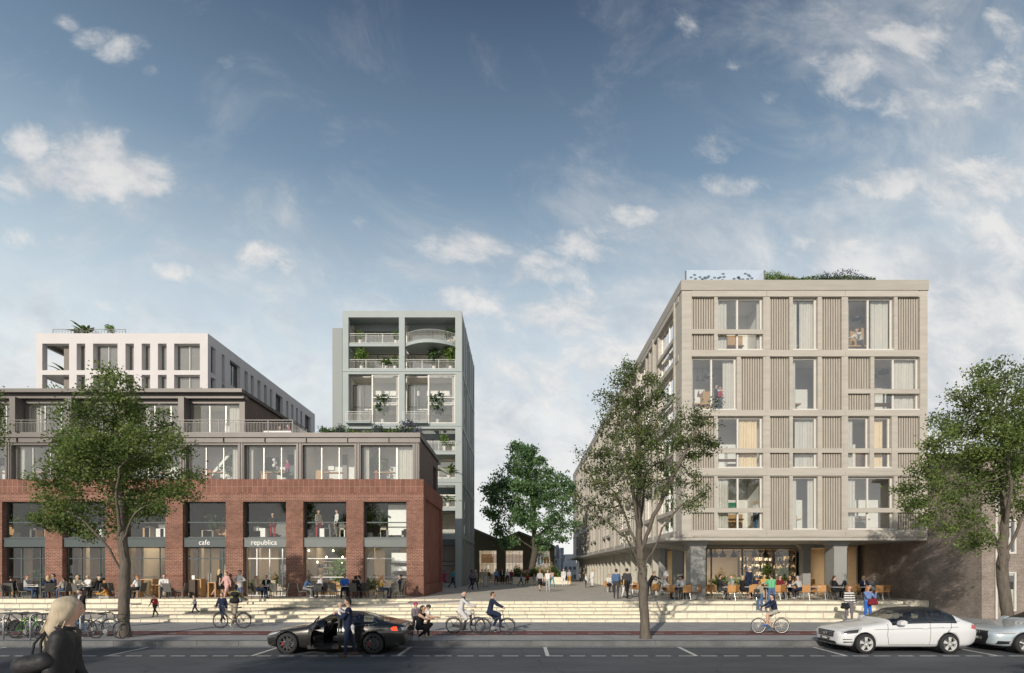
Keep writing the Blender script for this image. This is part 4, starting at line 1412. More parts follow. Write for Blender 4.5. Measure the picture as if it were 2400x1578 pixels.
# roof garden glass box and fence
gb = thing('roof_screen', 'frosted glass screen with dark oval dots on the roof of the beige building', 'screen', (xg(1605), GY + 1, ZTOP))
YR = GY + .3
frost = pmat('frost_glass', (.50, .58, .68), .25, var=.03)
frost.node_tree.nodes['Principled BSDF'].inputs['Alpha'].default_value = .62
mb = MB(*FRONT(YR)); mb.box(X(1608, YR), X(1791, YR), 0, .03, ZTOP - .25, Z(633, YR))
mb.build('glass_panel', frost, gb)
mb = MB(*FRONT(YR)); mb.box(X(1606, YR), X(1608.6, YR), -.02, .05, ZTOP - .25, Z(635, YR)); mb.box(X(1790, YR), X(1793, YR), -.02, 2.2, ZTOP - .25, Z(634, YR))
mb.build('post', RAILM, gb)
dots = MB(*FRONT(YR))
for (x, y) in [(500, 158), (525, 140), (532, 168), (565, 156), (585, 178), (600, 158), (605, 166), (628, 150), (650, 178), (672, 160), (700, 163), (714, 157), (735, 132), (741, 155), (730, 178), (582, 170), (622, 160), (815, 168), (848, 155), (855, 168), (880, 172), (897, 131), (920, 140), (930, 150), (915, 170), (945, 165), (930, 182), (845, 162)]:
    u, v = 1460 + x / 3.13, 600 + y / 3.13
    c = [(X(u, YR) + .105 * math.cos(t * math.pi / 5) * .9, Z(v, YR) + .05 * math.sin(t * math.pi / 5)) for t in range(10)]
    dots.prism(c, -.012, -.004)
dots.build('dots', pmat('dot_print', (.10, .14, .18), .5), gb)['kind'] = 'stuff'
# ------------------------------------------------------------------ trees
def grow(trunk, blobs, seed, n_attr=1500, step=.24, di=2.2, dk=.42, iters=170, limbs=()):
    """branches that grow towards points spread through the crown's volume"""
    g = np.random.default_rng(seed)
    vol = np.array([b[3] * b[4] * b[5] for b in blobs]) ** .8
    cnt = np.maximum(8, (n_attr * vol / vol.sum()).astype(int))
    A = []
    for b, c in zip(blobs, cnt):
        d = g.normal(size=(c, 3)); d /= np.linalg.norm(d, axis=1)[:, None]
        rr = g.random(c)[:, None] ** .42
        A.append(np.array(b[:3]) + d * rr * np.array(b[3:6]))
    A = np.concatenate(A)
    P, par = [np.array(trunk[0], float)], [-1]
    for a, b in zip(trunk[:-1], trunk[1:]):
        a, b = np.array(a, float), np.array(b, float)
        k = max(1, int(np.linalg.norm(b - a) / step))
        for i in range(1, k + 1):
            P.append(a + (b - a) * i / k + g.normal(size=3) * .012); par.append(len(P) - 2)
    for lm_ in limbs:
        a = np.array(lm_[0], float)
        last = int(np.argmin([np.linalg.norm(p - a) for p in P]))
        for b in lm_[1:]:
            b = np.array(b, float); a = P[last]
            k = max(1, int(np.linalg.norm(b - a) / step))
            for i in range(1, k + 1):
                P.append(a + (b - a) * i / k + g.normal(size=3) * .02); par.append(last); last = len(P) - 1
    Pn = np.array(P)
    D = np.linalg.norm(A[:, None] - Pn[None], axis=2)
    near, nd = D.argmin(1), D.min(1)
    alive = np.ones(len(A), bool)
    for it in range(iters):
        act = alive & (nd < di * (3.0 if it < 40 else 1))
        if not act.any():
            break
        idx = np.where(act)[0]
        dirs = A[idx] - Pn[near[idx]]
        dirs /= np.linalg.norm(dirs, axis=1)[:, None] + 1e-9
        acc = np.zeros((len(Pn), 3)); np.add.at(acc, near[idx], dirs)
        src = np.unique(near[idx])
        v = acc[src]; v /= np.linalg.norm(v, axis=1)[:, None] + 1e-9
        v += g.normal(size=v.shape) * .22 + np.array([0, 0, .05])
        v /= np.linalg.norm(v, axis=1)[:, None] + 1e-9
        new = Pn[src] + v * step
        base = len(Pn)
        Pn = np.concatenate([Pn, new]); par += list(src)
        for c0 in range(0, len(new), 400):
            D = np.linalg.norm(A[:, None] - new[None, c0:c0 + 400], axis=2)
            m = D.min(1); am = D.argmin(1)
            up = m < nd
            nd[up] = m[up]; near[up] = base + c0 + am[up]
        alive &= nd > dk
        if len(Pn) > 5200:
            break
    return Pn, np.array(par)


def branch_mesh(P, par, r_base, sides=6, tip=.0065, flare=1.35):
    n = len(P)
    r = np.zeros(n); e = 2.35
    ch = [[] for _ in range(n)]
    for i in range(1, n):
        ch[par[i]].append(i)
    for i in range(n - 1, -1, -1):
        r[i] = tip if not ch[i] else sum(r[c] ** e for c in ch[i]) ** (1 / e)
    k = math.log(r_base / tip) / math.log(max(r[0] / tip, 1.01))
    r = tip * (r / tip) ** k
    z0 = P[0][2]
    hgt = P[:, 2] - z0
    r = r * np.where(hgt < .55, 1 + (flare - 1) * (1 - hgt / .55) ** 2, 1) if flare else r
    main = np.full(n, -1)
    for i in range(n):
        if ch[i]:
            main[i] = max(ch[i], key=lambda c: r[c])
    d = np.zeros((n, 3)); d[1:] = P[1:] - P[par[1:]]; d[0] = P[1] - P[0]
    d /= np.linalg.norm(d, axis=1)[:, None] + 1e-9
    ref = np.where(np.abs(d[:, 2:3]) < .95, np.array([[0, 0, 1.0]]), np.array([[1.0, 0, 0]]))
    ref = np.tile(np.array([[.31, .95, .05]]), (n, 1))
    e1 = np.cross(d, ref); e1 /= np.linalg.norm(e1, axis=1)[:, None] + 1e-9
    e2 = np.cross(e1, d)
    w = 2 * np.pi * np.arange(sides) / sides
    ring = e1[:, None] * np.cos(w)[None, :, None] + e2[:, None] * np.sin(w)[None, :, None]
    own = P[:, None] + ring * r[:, None, None]
    V = [own.reshape(-1, 3)]
    F = []
    a = np.arange(sides); b = (a + 1) % sides
    extra = n * sides
    ii = np.arange(1, n)
    ism = main[par[ii]] == ii
    im = ii[ism]
    F.append(np.stack([par[im][:, None] * sides + a, par[im][:, None] * sides + b, im[:, None] * sides + b, im[:, None] * sides + a], 2).reshape(-1, 4))
    io = ii[~ism]
    if len(io):
        st = P[par[io]][:, None] + ring[io] * (r[io] * 1.05)[:, None, None]
        V.append(st.reshape(-1, 3))
        s0 = extra + np.arange(len(io)) * sides
        F.append(np.stack([s0[:, None] + a, s0[:, None] + b, io[:, None] * sides + b, io[:, None] * sides + a], 2).reshape(-1, 4))
    return np.concatenate(V), np.concatenate(F), r, ch


def leaf_quads(C, size, g, droop=.3, aspect=.62):
    n = len(C)
    d = g.normal(size=(n, 3)); d[:, 2] -= droop; d /= np.linalg.norm(d, axis=1)[:, None]
    s = g.normal(size=(n, 3)); s -= (s * d).sum(1)[:, None] * d; s /= np.linalg.norm(s, axis=1)[:, None] + 1e-9
    nn = np.cross(d, s)
    L = size * g.uniform(.65, 1.3, n)[:, None]
    p0 = C; p1 = C + d * L * .5 + s * L * aspect * .5 + nn * L * .08; p2 = C + d * L; p3 = C + d * L * .5 - s * L * aspect * .5 + nn * L * .08
    V = np.stack([p0, p1, p2, p3], 1).reshape(-1, 3)
    F = np.arange(4 * n).reshape(-1, 4)
    return V, F


def tree(name, label, trunk, blobs, seed, r_base, leaves, lsize, lm, bark, spread=.22, group=None, n_attr=1500, step=.24, tip=.0065, dk=.42, bare=0.0, cat='tree', limbs=()):
    g = np.random.default_rng(seed + 99)
    P, par = grow(trunk, blobs, seed, n_attr, step, dk=dk, limbs=limbs)
    V, F, r, ch = branch_mesh(P, par, r_base, tip=tip)
    base = Vector(trunk[0])
    t = thing(name, label, cat, base, group=group)
    off = np.array(base)
    me = mesh_np('trunk', V - off, F, [bark], smooth=True)
    link('trunk', me, t)
    thin = np.where(r < tip * 3.2)[0]
    thin = thin[P[thin, 2] > P[0][2] + 1.6]
    # clumps: some twigs carry many leaves, some few
    wgt = g.gamma(1.2, 1.0, len(thin)) + .12
    # smooth the weights in space so the crown has denser and barer parts
    cl = g.uniform(P.min(0), P.max(0), (26, 3)); cw = g.random(26)
    dd = np.linalg.norm(P[thin][:, None] - cl[None], axis=2)
    wgt *= np.maximum(.02, cw[dd.argmin(1)] + .35 - bare)
    pick = g.choice(thin, leaves, p=wgt / wgt.sum())
    C = P[pick] + g.normal(size=(leaves, 3)) * spread * np.array([1, 1, .75])
    V, F = leaf_quads(C, lsize, g)
    me = mesh_np('crown', V - off, F, [lm])
    link('crown', me, t)
    return t


def crown_from(px, Y, depth=.85):
    """crown lobes measured as (u, v, ru, rv[, dy]) at the tree's own distance Y"""
    s = Y / FPX
    return [(X(b[0], Y), Y + (b[4] if len(b) > 4 else 0), Z(b[1], Y), b[2] * s, min(b[2], b[3] * 1.3) * s * depth, b[3] * s) for b in px]


def path(px, Y):
    return [(X(u, Y), Y + (p[0] if p else 0), Z(v, Y)) for u, v, *p in px]


TY1 = 19.55
left_px = [(262, 900, 62, 45), (262, 960, 85, 55), (215, 1000, 75, 50, -.6), (330, 990, 80, 55, .4), (280, 1060, 150, 60), (170, 1050, 60, 50, .5), (390, 1050, 78, 55, -.4),
           (200, 1120, 115, 45, -.5), (370, 1110, 90, 50, .5), (130, 1165, 55, 40), (420, 1155, 52, 28), (240, 1180, 90, 38, .6), (140, 1220, 72, 32, -.3), (205, 1235, 80, 30, .2), (355, 1185, 60, 35, -.5), (300, 1150, 70, 40, .9), (260, 1090, 90, 60, -1.0)]
ST = tree('street_tree', 'full leafy street tree beside the bicycle racks in front of the cafe', path([(291, 1496), (290, 1440), (291, 1370), (292, 1320), (285, 1240), (280, 1150), (274, 1060), (268, 960)], TY1),
     crown_from(left_px, TY1), 3, .180, 33000, .105, LEAF, BARK, .19, n_attr=1900, tip=.0085,
     limbs=[path(p, TY1) for p in ([(291, 1345), (272, 1290, -.3), (250, 1250, -.5), (215, 1215, -.6)], [(292, 1325), (308, 1270, -.4), (335, 1225, -.6), (362, 1195, -.7)], [(288, 1260), (262, 1190, .5), (225, 1130, .8)], [(287, 1250), (310, 1170, -.8), (335, 1110, -1.2)])])
mid_px = [(1482, 880, 58, 42), (1450, 930, 68, 45, .4), (1505, 945, 70, 50, -.4), (1440, 1000, 62, 50), (1520, 1010, 85, 60), (1620, 980, 72, 45, .3), (1655, 955, 36, 30), (1590, 1050, 90, 50, -.5),
          (1470, 1075, 90, 50, .5), (1395, 1085, 58, 38), (1370, 1050, 25, 18), (1640, 1040, 48, 40), (1400, 1150, 72, 42, -.3), (1470, 1160, 90, 45, .6), (1560, 1120, 90, 45, .7), (1625, 1140, 55, 35), (1420, 1215, 70, 32), (1375, 1190, 42, 32, .4), (1600, 1190, 58, 28, -.4), (1645, 1165, 40, 24), (1490, 1010, 60, 70, -1.0), (1500, 1120, 80, 50, -1.0)]
tree('street_tree', 'sparse street tree with grey branches showing in front of the beige building', path([(1513, 1500), (1511, 1440), (1508, 1390), (1506, 1335), (1498, 1280), (1496, 1200), (1498, 1110), (1495, 1010), (1490, 920)], 19.2),
     crown_from(mid_px, 19.2), 8, .165, 21000, .084, LEAF2, BARK, .13, n_attr=2600, tip=.0105, dk=.36,
     limbs=[path(p, 19.2) for p in ([(1506, 1345), (1485, 1300, -.3), (1460, 1262, -.5), (1415, 1225, -.6)], [(1508, 1338), (1522, 1295, -.3), (1546, 1240, -.5), (1580, 1195, -.7)], [(1500, 1300), (1478, 1225, .5), (1455, 1150, .9)], [(1500, 1290), (1527, 1200, -.6), (1570, 1110, -.8), (1620, 1010, -.9)], [(1498, 1240), (1470, 1140, -.8), (1435, 1060, -1.1)], [(1500, 1310), (1512, 1210, .7), (1530, 1100, 1.1)])])
right_px = [(2345, 880, 75, 45), (2410, 900, 80, 60, .4), (2270, 920, 60, 42), (2250, 985, 75, 45, .3), (2350, 980, 95, 60), (2440, 1000, 90, 70), (2220, 1060, 85, 45, -.3), (2320, 1070, 95, 55, .5), (2420, 1090, 90, 60, -.3),
            (2180, 1095, 70, 32), (2160, 1150, 65, 38, .3), (2240, 1140, 80, 45, -.5), (2340, 1150, 80, 50, .4), (2170, 1205, 62, 32), (2235, 1225, 62, 32, .3), (2430, 1170, 80, 55), (2130, 1180, 36, 28), (2260, 1285, 28, 25), (2330, 1040, 80, 70, -1.0)]
tree('street_tree', 'full street tree behind the pale blue car at the right edge', path([(2364, 1494), (2360, 1440), (2352, 1370), (2350, 1320), (2352, 1270), (2355, 1200), (2352, 1100), (2350, 980)], 19.3),
     crown_from(right_px, 19.3), 21, .195, 36000, .10, LEAF, BARK, .18, n_attr=1900, tip=.0085,
     limbs=[path(p, 19.3) for p in ([(2351, 1345), (2325, 1305, -.3), (2305, 1265, -.5), (2270, 1225, -.6)], [(2350, 1300), (2318, 1230, .3), (2270, 1170, .5), (2220, 1140, .7)], [(2351, 1300), (2375, 1220, -.4), (2410, 1150, -.6)], [(2354, 1240), (2330, 1150, -.7), (2300, 1080, -1)])])
edge_px = [(-55, 1000, 70, 40), (-40, 1035, 52, 40), (-90, 940, 70, 50), (-70, 1080, 60, 25), (-140, 960, 70, 60)]
tree('street_tree', 'street tree whose leaves just reach in at the left edge', path([(-120, 1496), (-118, 1330), (-110, 1150), (-105, 1000)], 19.6), crown_from(edge_px, 19.6), 5, .2, 14000, .10, LEAF, BARK, .2, n_attr=600)
for i, (x, s_, r_) in enumerate(((-21.2, 1.05, 40), (-12.2, 1.08, 150), (6.9, .80, 75))):
    c = copy_tree(ST)
    c.location = (x, -3.6, .7); c.scale = (s_, s_, s_ * .88); c.rotation_euler = (0, 0, R(r_))
    tag(c, 'near side street tree that dapples the road with shade', 'tree', 'trees along the near side of the road')
PY = 66.0
plaza_px = [(1222, 1060, 40, 30), (1230, 1095, 55, 35), (1190, 1110, 45, 30, 1), (1262, 1120, 45, 35), (1300, 1120, 35, 28), (1175, 1155, 50, 35), (1220, 1160, 60, 40, -1), (1290, 1165, 55, 40), (1320, 1140, 30, 35, 1),
            (1150, 1195, 34, 25), (1190, 1205, 55, 30), (1250, 1215, 55, 28, -1.5), (1310, 1215, 50, 35), (1335, 1185, 30, 35), (1180, 1240, 30, 28), (1190, 1270, 32, 20, -1), (1290, 1255, 40, 25, -1), (1320, 1250, 30, 28), (1270, 1275, 30, 18)]
tree('plaza_tree', 'deep green tree rising from the planter in the middle of the square', path([(1243, 1360), (1247, 1330), (1254, 1290), (1252, 1250), (1250, 1200), (1245, 1130), (1235, 1080)], PY),
     crown_from(plaza_px, PY, .8), 13, .42, 20000, .34, LEAF3, BARKD, .36, n_attr=1300, step=.45, tip=.016, dk=.8,
     limbs=[path(p, PY) for p in ([(1254, 1285), (1225, 1270, -.5), (1200, 1255, -1), (1180, 1240, -1)], [(1252, 1262), (1275, 1245, 0), (1305, 1220, -.5)], [(1252, 1250), (1225, 1200, 1), (1200, 1150, 1)])])
# planter with low plants
pl = thing('stone_planter', 'pale stone planter at the foot of the plaza tree', 'planter', (X(1260, 64), 64.5, PZ))
mb = MB(*FRONT(63.6)); a, b = X(1200, 64), X(1319, 64)
mb.box(a, b, 0, .3, PZ, PZ + .85); mb.box(a, b, 4.6, 4.9, PZ, PZ + .85); mb.box(a, a + .3, .3, 4.6, PZ, PZ + .85); mb.box(b - .3, b, .3, 4.6, PZ, PZ + .85); mb.box(a + .3, b - .3, .3, 4.6, PZ, PZ + .7)
mb.box(a + .1, b + .9, -.45, -.004, PZ, PZ + .42)
mb.build('planter_wall', STONE2, pl)


def bed(name, label, boxes, size, seed, kind='stuff'):
    """loose low growth: boxes are (x0, x1, y0, y1, z0, z1, count, material)"""
    g = np.random.default_rng(seed)
    Vs, Fs, Ms, mats, o = [], [], [], [], 0
    for (x0, x1, y0, y1, z0, z1, c, m) in boxes:
        if m not in mats:
            mats.append(m)
        h = g.random(c) ** 1.3
        px, py = g.uniform(x0, x1, c), g.uniform(y0, y1, c)
        hill = .55 + .45 * np.sin(px * 2.1 + seed) * np.sin(px * .83 + 1) + .25 * g.random(c)
        C = np.stack([px, py, z0 + (z1 - z0) * h * np.clip(hill, .25, 1.1)], 1)
        V, F = leaf_quads(C, size, g, droop=-.5, aspect=.45)
        Vs.append(V); Fs.append(F + o); Ms += [mats.index(m)] * len(F); o += len(V)
    me = mesh_np(name, np.concatenate(Vs), np.concatenate(Fs), mats, Ms)
    return tag(link(name, me), label, 'plants', kind=kind)


bed('planter_shrubs', 'flowering shrubs filling the stone planter on the square', [(a + .2, b - .2, 63.9, 68, PZ + .7, PZ + 1.9, 3800, PLANTD), (a + .2, b - .2, 63.9, 68, PZ + .9, PZ + 2.3, 1600, PLANT),
    (a + .4, a + 2.6, 63.8, 67, PZ + 1.3, PZ + 2.3, 260, BLOSSOM), (a + 3.2, b - 1.2, 63.8, 67, PZ + 1.4, PZ + 2.4, 160, BLOSSOM)], .22, 3)
bed('roof_edge_plants', 'low green and lavender planting along the zinc roof edge', [(X(740, 35), X(965, 35), 35.2, 36.2, Z3 - .02, Z3 + .62, 2600, PLANTD), (X(745, 35), X(985, 35), 35.2, 36.0, Z3 - .02, Z3 + .5, 1100, PLANT),
    (X(785, 35), X(800, 35), 35.2, 35.8, Z3 + .1, Z3 + .75, 160, LAV), (X(870, 35), X(892, 35), 35.2, 35.8, Z3 + .1, Z3 + .75, 220, LAV), (X(935, 35), X(985, 35), 35.1, 35.8, Z3 + .05, Z3 + .95, 520, LAV)], .16, 5)
bed('high_roof_plants', 'wispy green planting on the upper zinc roof before the white building', [(X(60, 38), X(160, 38), 38, 39.4, Z4 - .04, Z4 + .8, 650, PLANT), (X(335, 38), X(485, 38), 38, 39.4, Z4 - .04, Z4 + .45, 750, PLANT), (X(430, 38), X(470, 38), 38, 39, Z4 + .05, Z4 + .45, 60, REDBL)], .17, 6)
mb = MB(*FRONT(GY)); mb.box(xg(1795), xg(2090), .52, .9, ZTOP - .24, ZTOP + .30); tag(mb.build('roof_planter', pmat('pale_edge', (.55, .48, .36), .8)), 'long low planter box on the roof of the beige building', 'planter')
bed('roof_garden', 'green shrubs and lavender in the planter on top of the beige building', [(xg(1797), xg(2070), 30.85, 31.15, ZTOP + 0.32, ZTOP + 0.64, 1500, PLANTD), (xg(1797), xg(1880), 30.85, 31.15, ZTOP + 0.32, ZTOP + 0.88, 1100, PLANT), (xg(1830), xg(1880), 30.85, 31.1, ZTOP + 0.52, ZTOP + 0.88, 40, REDBL),
    (xg(1940), xg(2060), 30.85, 31.15, ZTOP + 0.32, ZTOP + 0.97, 900, LAV), (xg(1880), xg(2070), 30.85, 31.15, ZTOP + 0.32, ZTOP + 0.62, 700, PLANT)], .11, 9)


def potted(kind, x, y, z, h, label, group=None, pot=POTW, lean=0):
    """a pot with a stem and big or feathery leaves"""
    t = thing('potted_plant', label, 'plant', (x, y, z), group=group)
    ph = min(.42, h * .3)
    MB().lathe((0, 0, 0), [(0, 0), (ph * .36, 0), (ph * .5, ph), (ph * .44, ph), (ph * .4, ph * .9), (0, ph * .9)], 10).build('pot', pot, t, local=True)
    g = np.random.default_rng(int(abs(x * 971 + z * 131)) % 9999)
    if kind == 'palm':
        mb = MB()
        for i in range(22):
            w = g.uniform(0, 6.28); l = h * g.uniform(.55, .85); up = g.uniform(.5, 1.25)
            prev = None
            for k in range(7):
                t_ = k / 6
                r_ = l * t_ * math.cos(up) * 1.1; zz_ = ph + l * (t_ * math.sin(up) - .45 * t_ ** 2.2)
                c = (r_ * math.cos(w), r_ * math.sin(w), zz_)
                wd = .05 * h * math.sin(math.pi * min(1, t_ * .9 + .08)) + .004
                a_, b_ = (c[0] - wd * math.sin(w), c[1] + wd * math.cos(w), c[2] - wd * .5), (c[0] + wd * math.sin(w), c[1] - wd * math.cos(w), c[2] - wd * .5)
                if prev:
                    mb.poly([prev[0], a_, c, prev[1]]); mb.poly([prev[1], c, b_, prev[2]])
                prev = (a_, c, b_)
        mb.build('fronds', PLANT, t, local=True)
    else:
        MB().tube([(0, 0, ph * .8), (.02 * h, 0, h * .5), (0, .02 * h, h * .8)], .02 * h + .004, 5).build('stem', BARK, t, local=True)
        c = 260
        d = g.normal(size=(c, 3)); d /= np.linalg.norm(d, axis=1)[:, None]
        C = d * (g.random(c)[:, None] ** .4) * np.array([h * .3, h * .3, h * .33]) + np.array([0, 0, h * .68])
        V, F_ = leaf_quads(C, h * .13, g)
        link('leaves', mesh_np('leaves', V, F_, [PLANT if kind == 'bush' else PLANTD]), t)
    return t


tn = lambda u, v: Z(v, TY)
for (kind, u, v, h, dn, lab) in [('bush', 843, 864, 2.28, .62, 'leafy plant at the left of the upper planted balcony of the tower'), ('palm', 902, 864, 1.80, .62, 'small round palm on the second left balcony of the tower'),
                                 ('palm', 922, 864, 2.64, .62, 'tall palm beside the pier on the second left balcony of the tower'), ('dark', 1015, 864, 2.28, .62, 'upright plant in the middle of the second right balcony of the tower'),
                                 ('bush', 1054, 864, 2.52, .62, 'bushy plant at the right end of the second right balcony of the tower'), ('bush', 840, 805, 1.44, .62, 'shrub on the top left balcony of the tower'),
                                 ('dark', 1050, 805, 1.68, .62, 'dark shrub on the bowed top balcony of the tower'), ('bush', 925, 805, 1.32, .62, 'low shrub at the right of the top left balcony'),
                                 ('bush', 1040, 1057, 1.56, .5, 'bright green shrub in a white pot on the tower balcony above the zinc roof'), ('palm', 1062, 1057, 1.56, .62, 'small palm at the end of the balcony beside the bright shrub'),
                                 ('palm', 1050, 1122, 2.88, .62, 'green palm on the tower balcony beside the zinc corner'), ('palm', 1048, 1190, 2.16, .62, 'pale fern on the tower balcony behind the brick corner'),
                                 ('dark', 893, 990, 3.12, .62, 'dark plant inside the glazed bay of the left tower cell'), ('dark', 1024, 990, 3.12, .62, 'dark plant inside the glazed bay of the right tower cell')]:
    potted(kind, xt(u), TY + dn, Z(v, TY) + (.13 if v in (805, 1057, 1190) else .03), h, lab)
potted('palm', X(203, WY + 1), WY + 1, zt - .1, 2.6, 'big palm on the roof of the white building', pot=TERRA)
potted('bush', X(258, WY + 1), WY + 1, zt, 1.3, 'dark shrub beside the palm on the white roof', pot=TERRA)
potted('bush', X(180, WY + 1), WY + 1, zt, 1.0, 'low plant left of the palm on the white roof', pot=TERRA)
potted('palm', X(158, WY + 2.5), WY + 2.5, rows[0][0], 2.6, 'hanging palm in the corner loggia of the white building', pot=TERRA)
potted('palm', X(1688, RY + 1.3), RY + 1.3, PZ + .02, 2.5, 'left of two big palms behind the restaurant window')
potted('palm', X(1728, RY + 1.5), RY + 1.5, PZ + .02, 2.5, 'right of two big palms behind the restaurant window')
potted('bush', X(1800, RY + 1.9), RY + 1.9, PZ + .6, 1.5, 'leafy plant before the restaurant shelving')
potted('bush', X(1838, RY + 1.9), RY + 1.9, PZ + .5, 1.4, 'second leafy plant before the restaurant shelving, to the right')
for (kind, u, zf, h, dn, lab) in [('bush', 40, zf1, 2.0, 1.2, 'green plant behind the upper window at the far left of the brick building'), ('dark', 505, zf1, 1.9, 1.3, 'dark plant in the upper window over the cafe sign'),
                                  ('palm', 610, zf1, 1.9, 1.5, 'wide palm behind the upper window over the republica sign'), ('bush', 727, zf1, 2.4, 1.4, 'tree in the upper window left of the two standing men'),
                                  ('bush', 868, zf1, 2.4, 1.4, 'tree in the upper corner window of the brick building'), ('dark', 898, zf1, 2.3, 1.0, 'dark climber beside the white screen in the corner window'),
                                  ('palm', 588, PZ + .02, 2.0, 1.0, 'dark palm left of the republica door'), ('bush', 800, PZ + .02, 2.5, 1.0, 'leafy plant at the right of the bottle shelf window'),
                                  ('palm', 180, PZ + .02, 2.0, .9, 'palm behind the ground floor window left of the leafy street tree'), ('dark', 110, PZ + .02, 2.0, .9, 'tall thin palm in the far left cafe window'),
                                  ('bush', 870, PZ + .02, 1.2, 1.0, 'low plant in the corner cafe window'), ('dark', 663, PZ + .02, 1.6, .9, 'shrub right of the republica door'),
                                  ('bush', 880, ZT + .05, 2.1, 1.2, 'leafy tree in a pot in the rightmost zinc storey window'), ('palm', 668, ZT + .05, 1.8, 1.2, 'arching palm in the zinc storey window with the globe lamps'),
                                  ('bush', 540, ZT + .05, 1.8, 1.2, 'plant beside the stair in the zinc storey window')]:
    yb = (DY if zf == ZT + .05 else BY) + .45 + dn
    potted(kind, X(u, yb), yb, zf, h, lab)
# ------------------------------------------------------------------ cars
PAINTW = pmat('pearl_white_paint', (.63, .64, .65), .28, .0, var=.02, coat=1.0)
PAINTB = pmat('pale_blue_paint', (.50, .58, .63), .26, .25, var=.02, coat=1.0)
PAINTD = pmat('dark_bronze_paint', (.042, .040, .037), .26, .55, var=.04, coat=1.0)
DARKIN = pmat('car_inside', (.03, .03, .032), .7)
SEATG = pmat('car_seat', (.075, .08, .085), .7)
ALLOY = pmat('alloy', (.72, .72, .71), .35, .35, var=0)
ALLOYD = pmat('dark_alloy', (.09, .09, .095), .3, .8, var=0)
REDL = pmat('red_lens', (.45, .02, .02), .15, coat=1)
REDG = emit_mat('red_lamp', (.9, .06, .02), 1.2)
LENS = pmat('clear_lens', (.55, .56, .56), .12, .3, coat=1)
PLATE = pmat('plate', (.10, .10, .10), .5)


def car_shell(stations, wheels, wr, mats_of, levels=2):
    """stations: (x, zb, zs, zm, zbelt, ztop, w_sill, w_mid, w_belt, w_top); returns an evaluated mesh with the wheel arches cut.
    Face materials come from mats_of(i, k) for the strip k between stations i and i+1"""
    prof = []
    for (x, zb, zs, zm, zl, zt, ws, wm, wl, wt_) in stations:
        half = [(0, zb), (ws * .85, zb), (ws, zs), (wm, zm), (wl, zl), (wt_, zt - (.035 if zt - zl > .2 else .012)), (wt_ * .5, zt), (0, zt + .004)]
        prof.append([(x, -y, z) for y, z in half] + [(x, y, z) for y, z in half[-2:0:-1]])
    n = len(prof[0])
    V = [p for pr in prof for p in pr]
    F, M = [], []
    for i in range(len(prof) - 1):
        for k in range(n):
            l = (k + 1) % n
            F.append((i * n + k, i * n + l, (i + 1) * n + l, (i + 1) * n + k))
            kk = k if k < 7 else 13 - k
            M.append(mats_of(i, kk, k < 7))
    for i, rev in ((0, False), (len(prof) - 1, True)):
        ids = [i * n + k for k in range(n)]
        for a in range(6):     # cap as strips joining the two sides
            b = 14 - a
            q_ = [ids[a], ids[a + 1], ids[(13 - a) % n], ids[(14 - a) % n]]
            q_ = list(dict.fromkeys(q_))
            F.append(tuple(q_ if rev else q_[::-1])); M.append(0)
        q_ = list(dict.fromkeys([ids[6], ids[7], ids[8]]))
        F.append(tuple(q_ if rev else q_[::-1])); M.append(0)
    me = bpy.data.meshes.new('shell')
    me.from_pydata(V, [], F)
    for k in range(8):
        me.materials.append(None)
    me.polygons.foreach_set('material_index', M)
    me.polygons.foreach_set('use_smooth', [True] * len(F))
    me.update()
    o = bpy.data.objects.new('shell', me); COL.objects.link(o)
    sb = o.modifiers.new('s', 'SUBSURF'); sb.levels = levels; sb.render_levels = levels
    tmp = []
    for wx in wheels:
        cm = MB().lathe((wx, 0, wr), [(0, -1.2), (wr * 1.16, -1.2), (wr * 1.16, 1.2), (0, 1.2)], 40, axis='n').mesh('cut', BLACK)
        import bmesh
        bm = bmesh.new(); bm.from_mesh(cm); bmesh.ops.remove_doubles(bm, verts=bm.verts, dist=1e-5); bmesh.ops.recalc_face_normals(bm, faces=bm.faces); bm.to_mesh(cm); bm.free()
        c = bpy.data.objects.new('cut', cm); COL.objects.link(c)
        b = o.modifiers.new('b', 'BOOLEAN'); b.operation = 'DIFFERENCE'; b.object = c; b.solver = 'EXACT'
        tmp.append(c)
    ev = evaluated(o)
    for c in tmp + [o]:
        bpy.data.objects.remove(c)
    return ev


def split_mats(ev):
    """separate an evaluated mesh by material index -> {index: (V, faces list)}"""
    co = np.zeros(len(ev.vertices) * 3); ev.vertices.foreach_get('co', co); co = co.reshape(-1, 3)
    groups = {}
    for p in ev.polygons:
        groups.setdefault(p.material_index, []).append(tuple(p.vertices))
    out = {}
    for m, fs in groups.items():
        ids = sorted({v for f in fs for v in f}); mp = {v: i for i, v in enumerate(ids)}
        out[m] = (co[ids], [tuple(mp[v] for v in f) for f in fs])
    return out


def plain_mesh(name, V, fs, mat, smooth=True):
    me = bpy.data.meshes.new(name)
    me.from_pydata([tuple(v) for v in V], [], fs)
    me.materials.append(mat)
    me.polygons.foreach_set('use_smooth', [smooth] * len(fs))
    me.update()
    return me


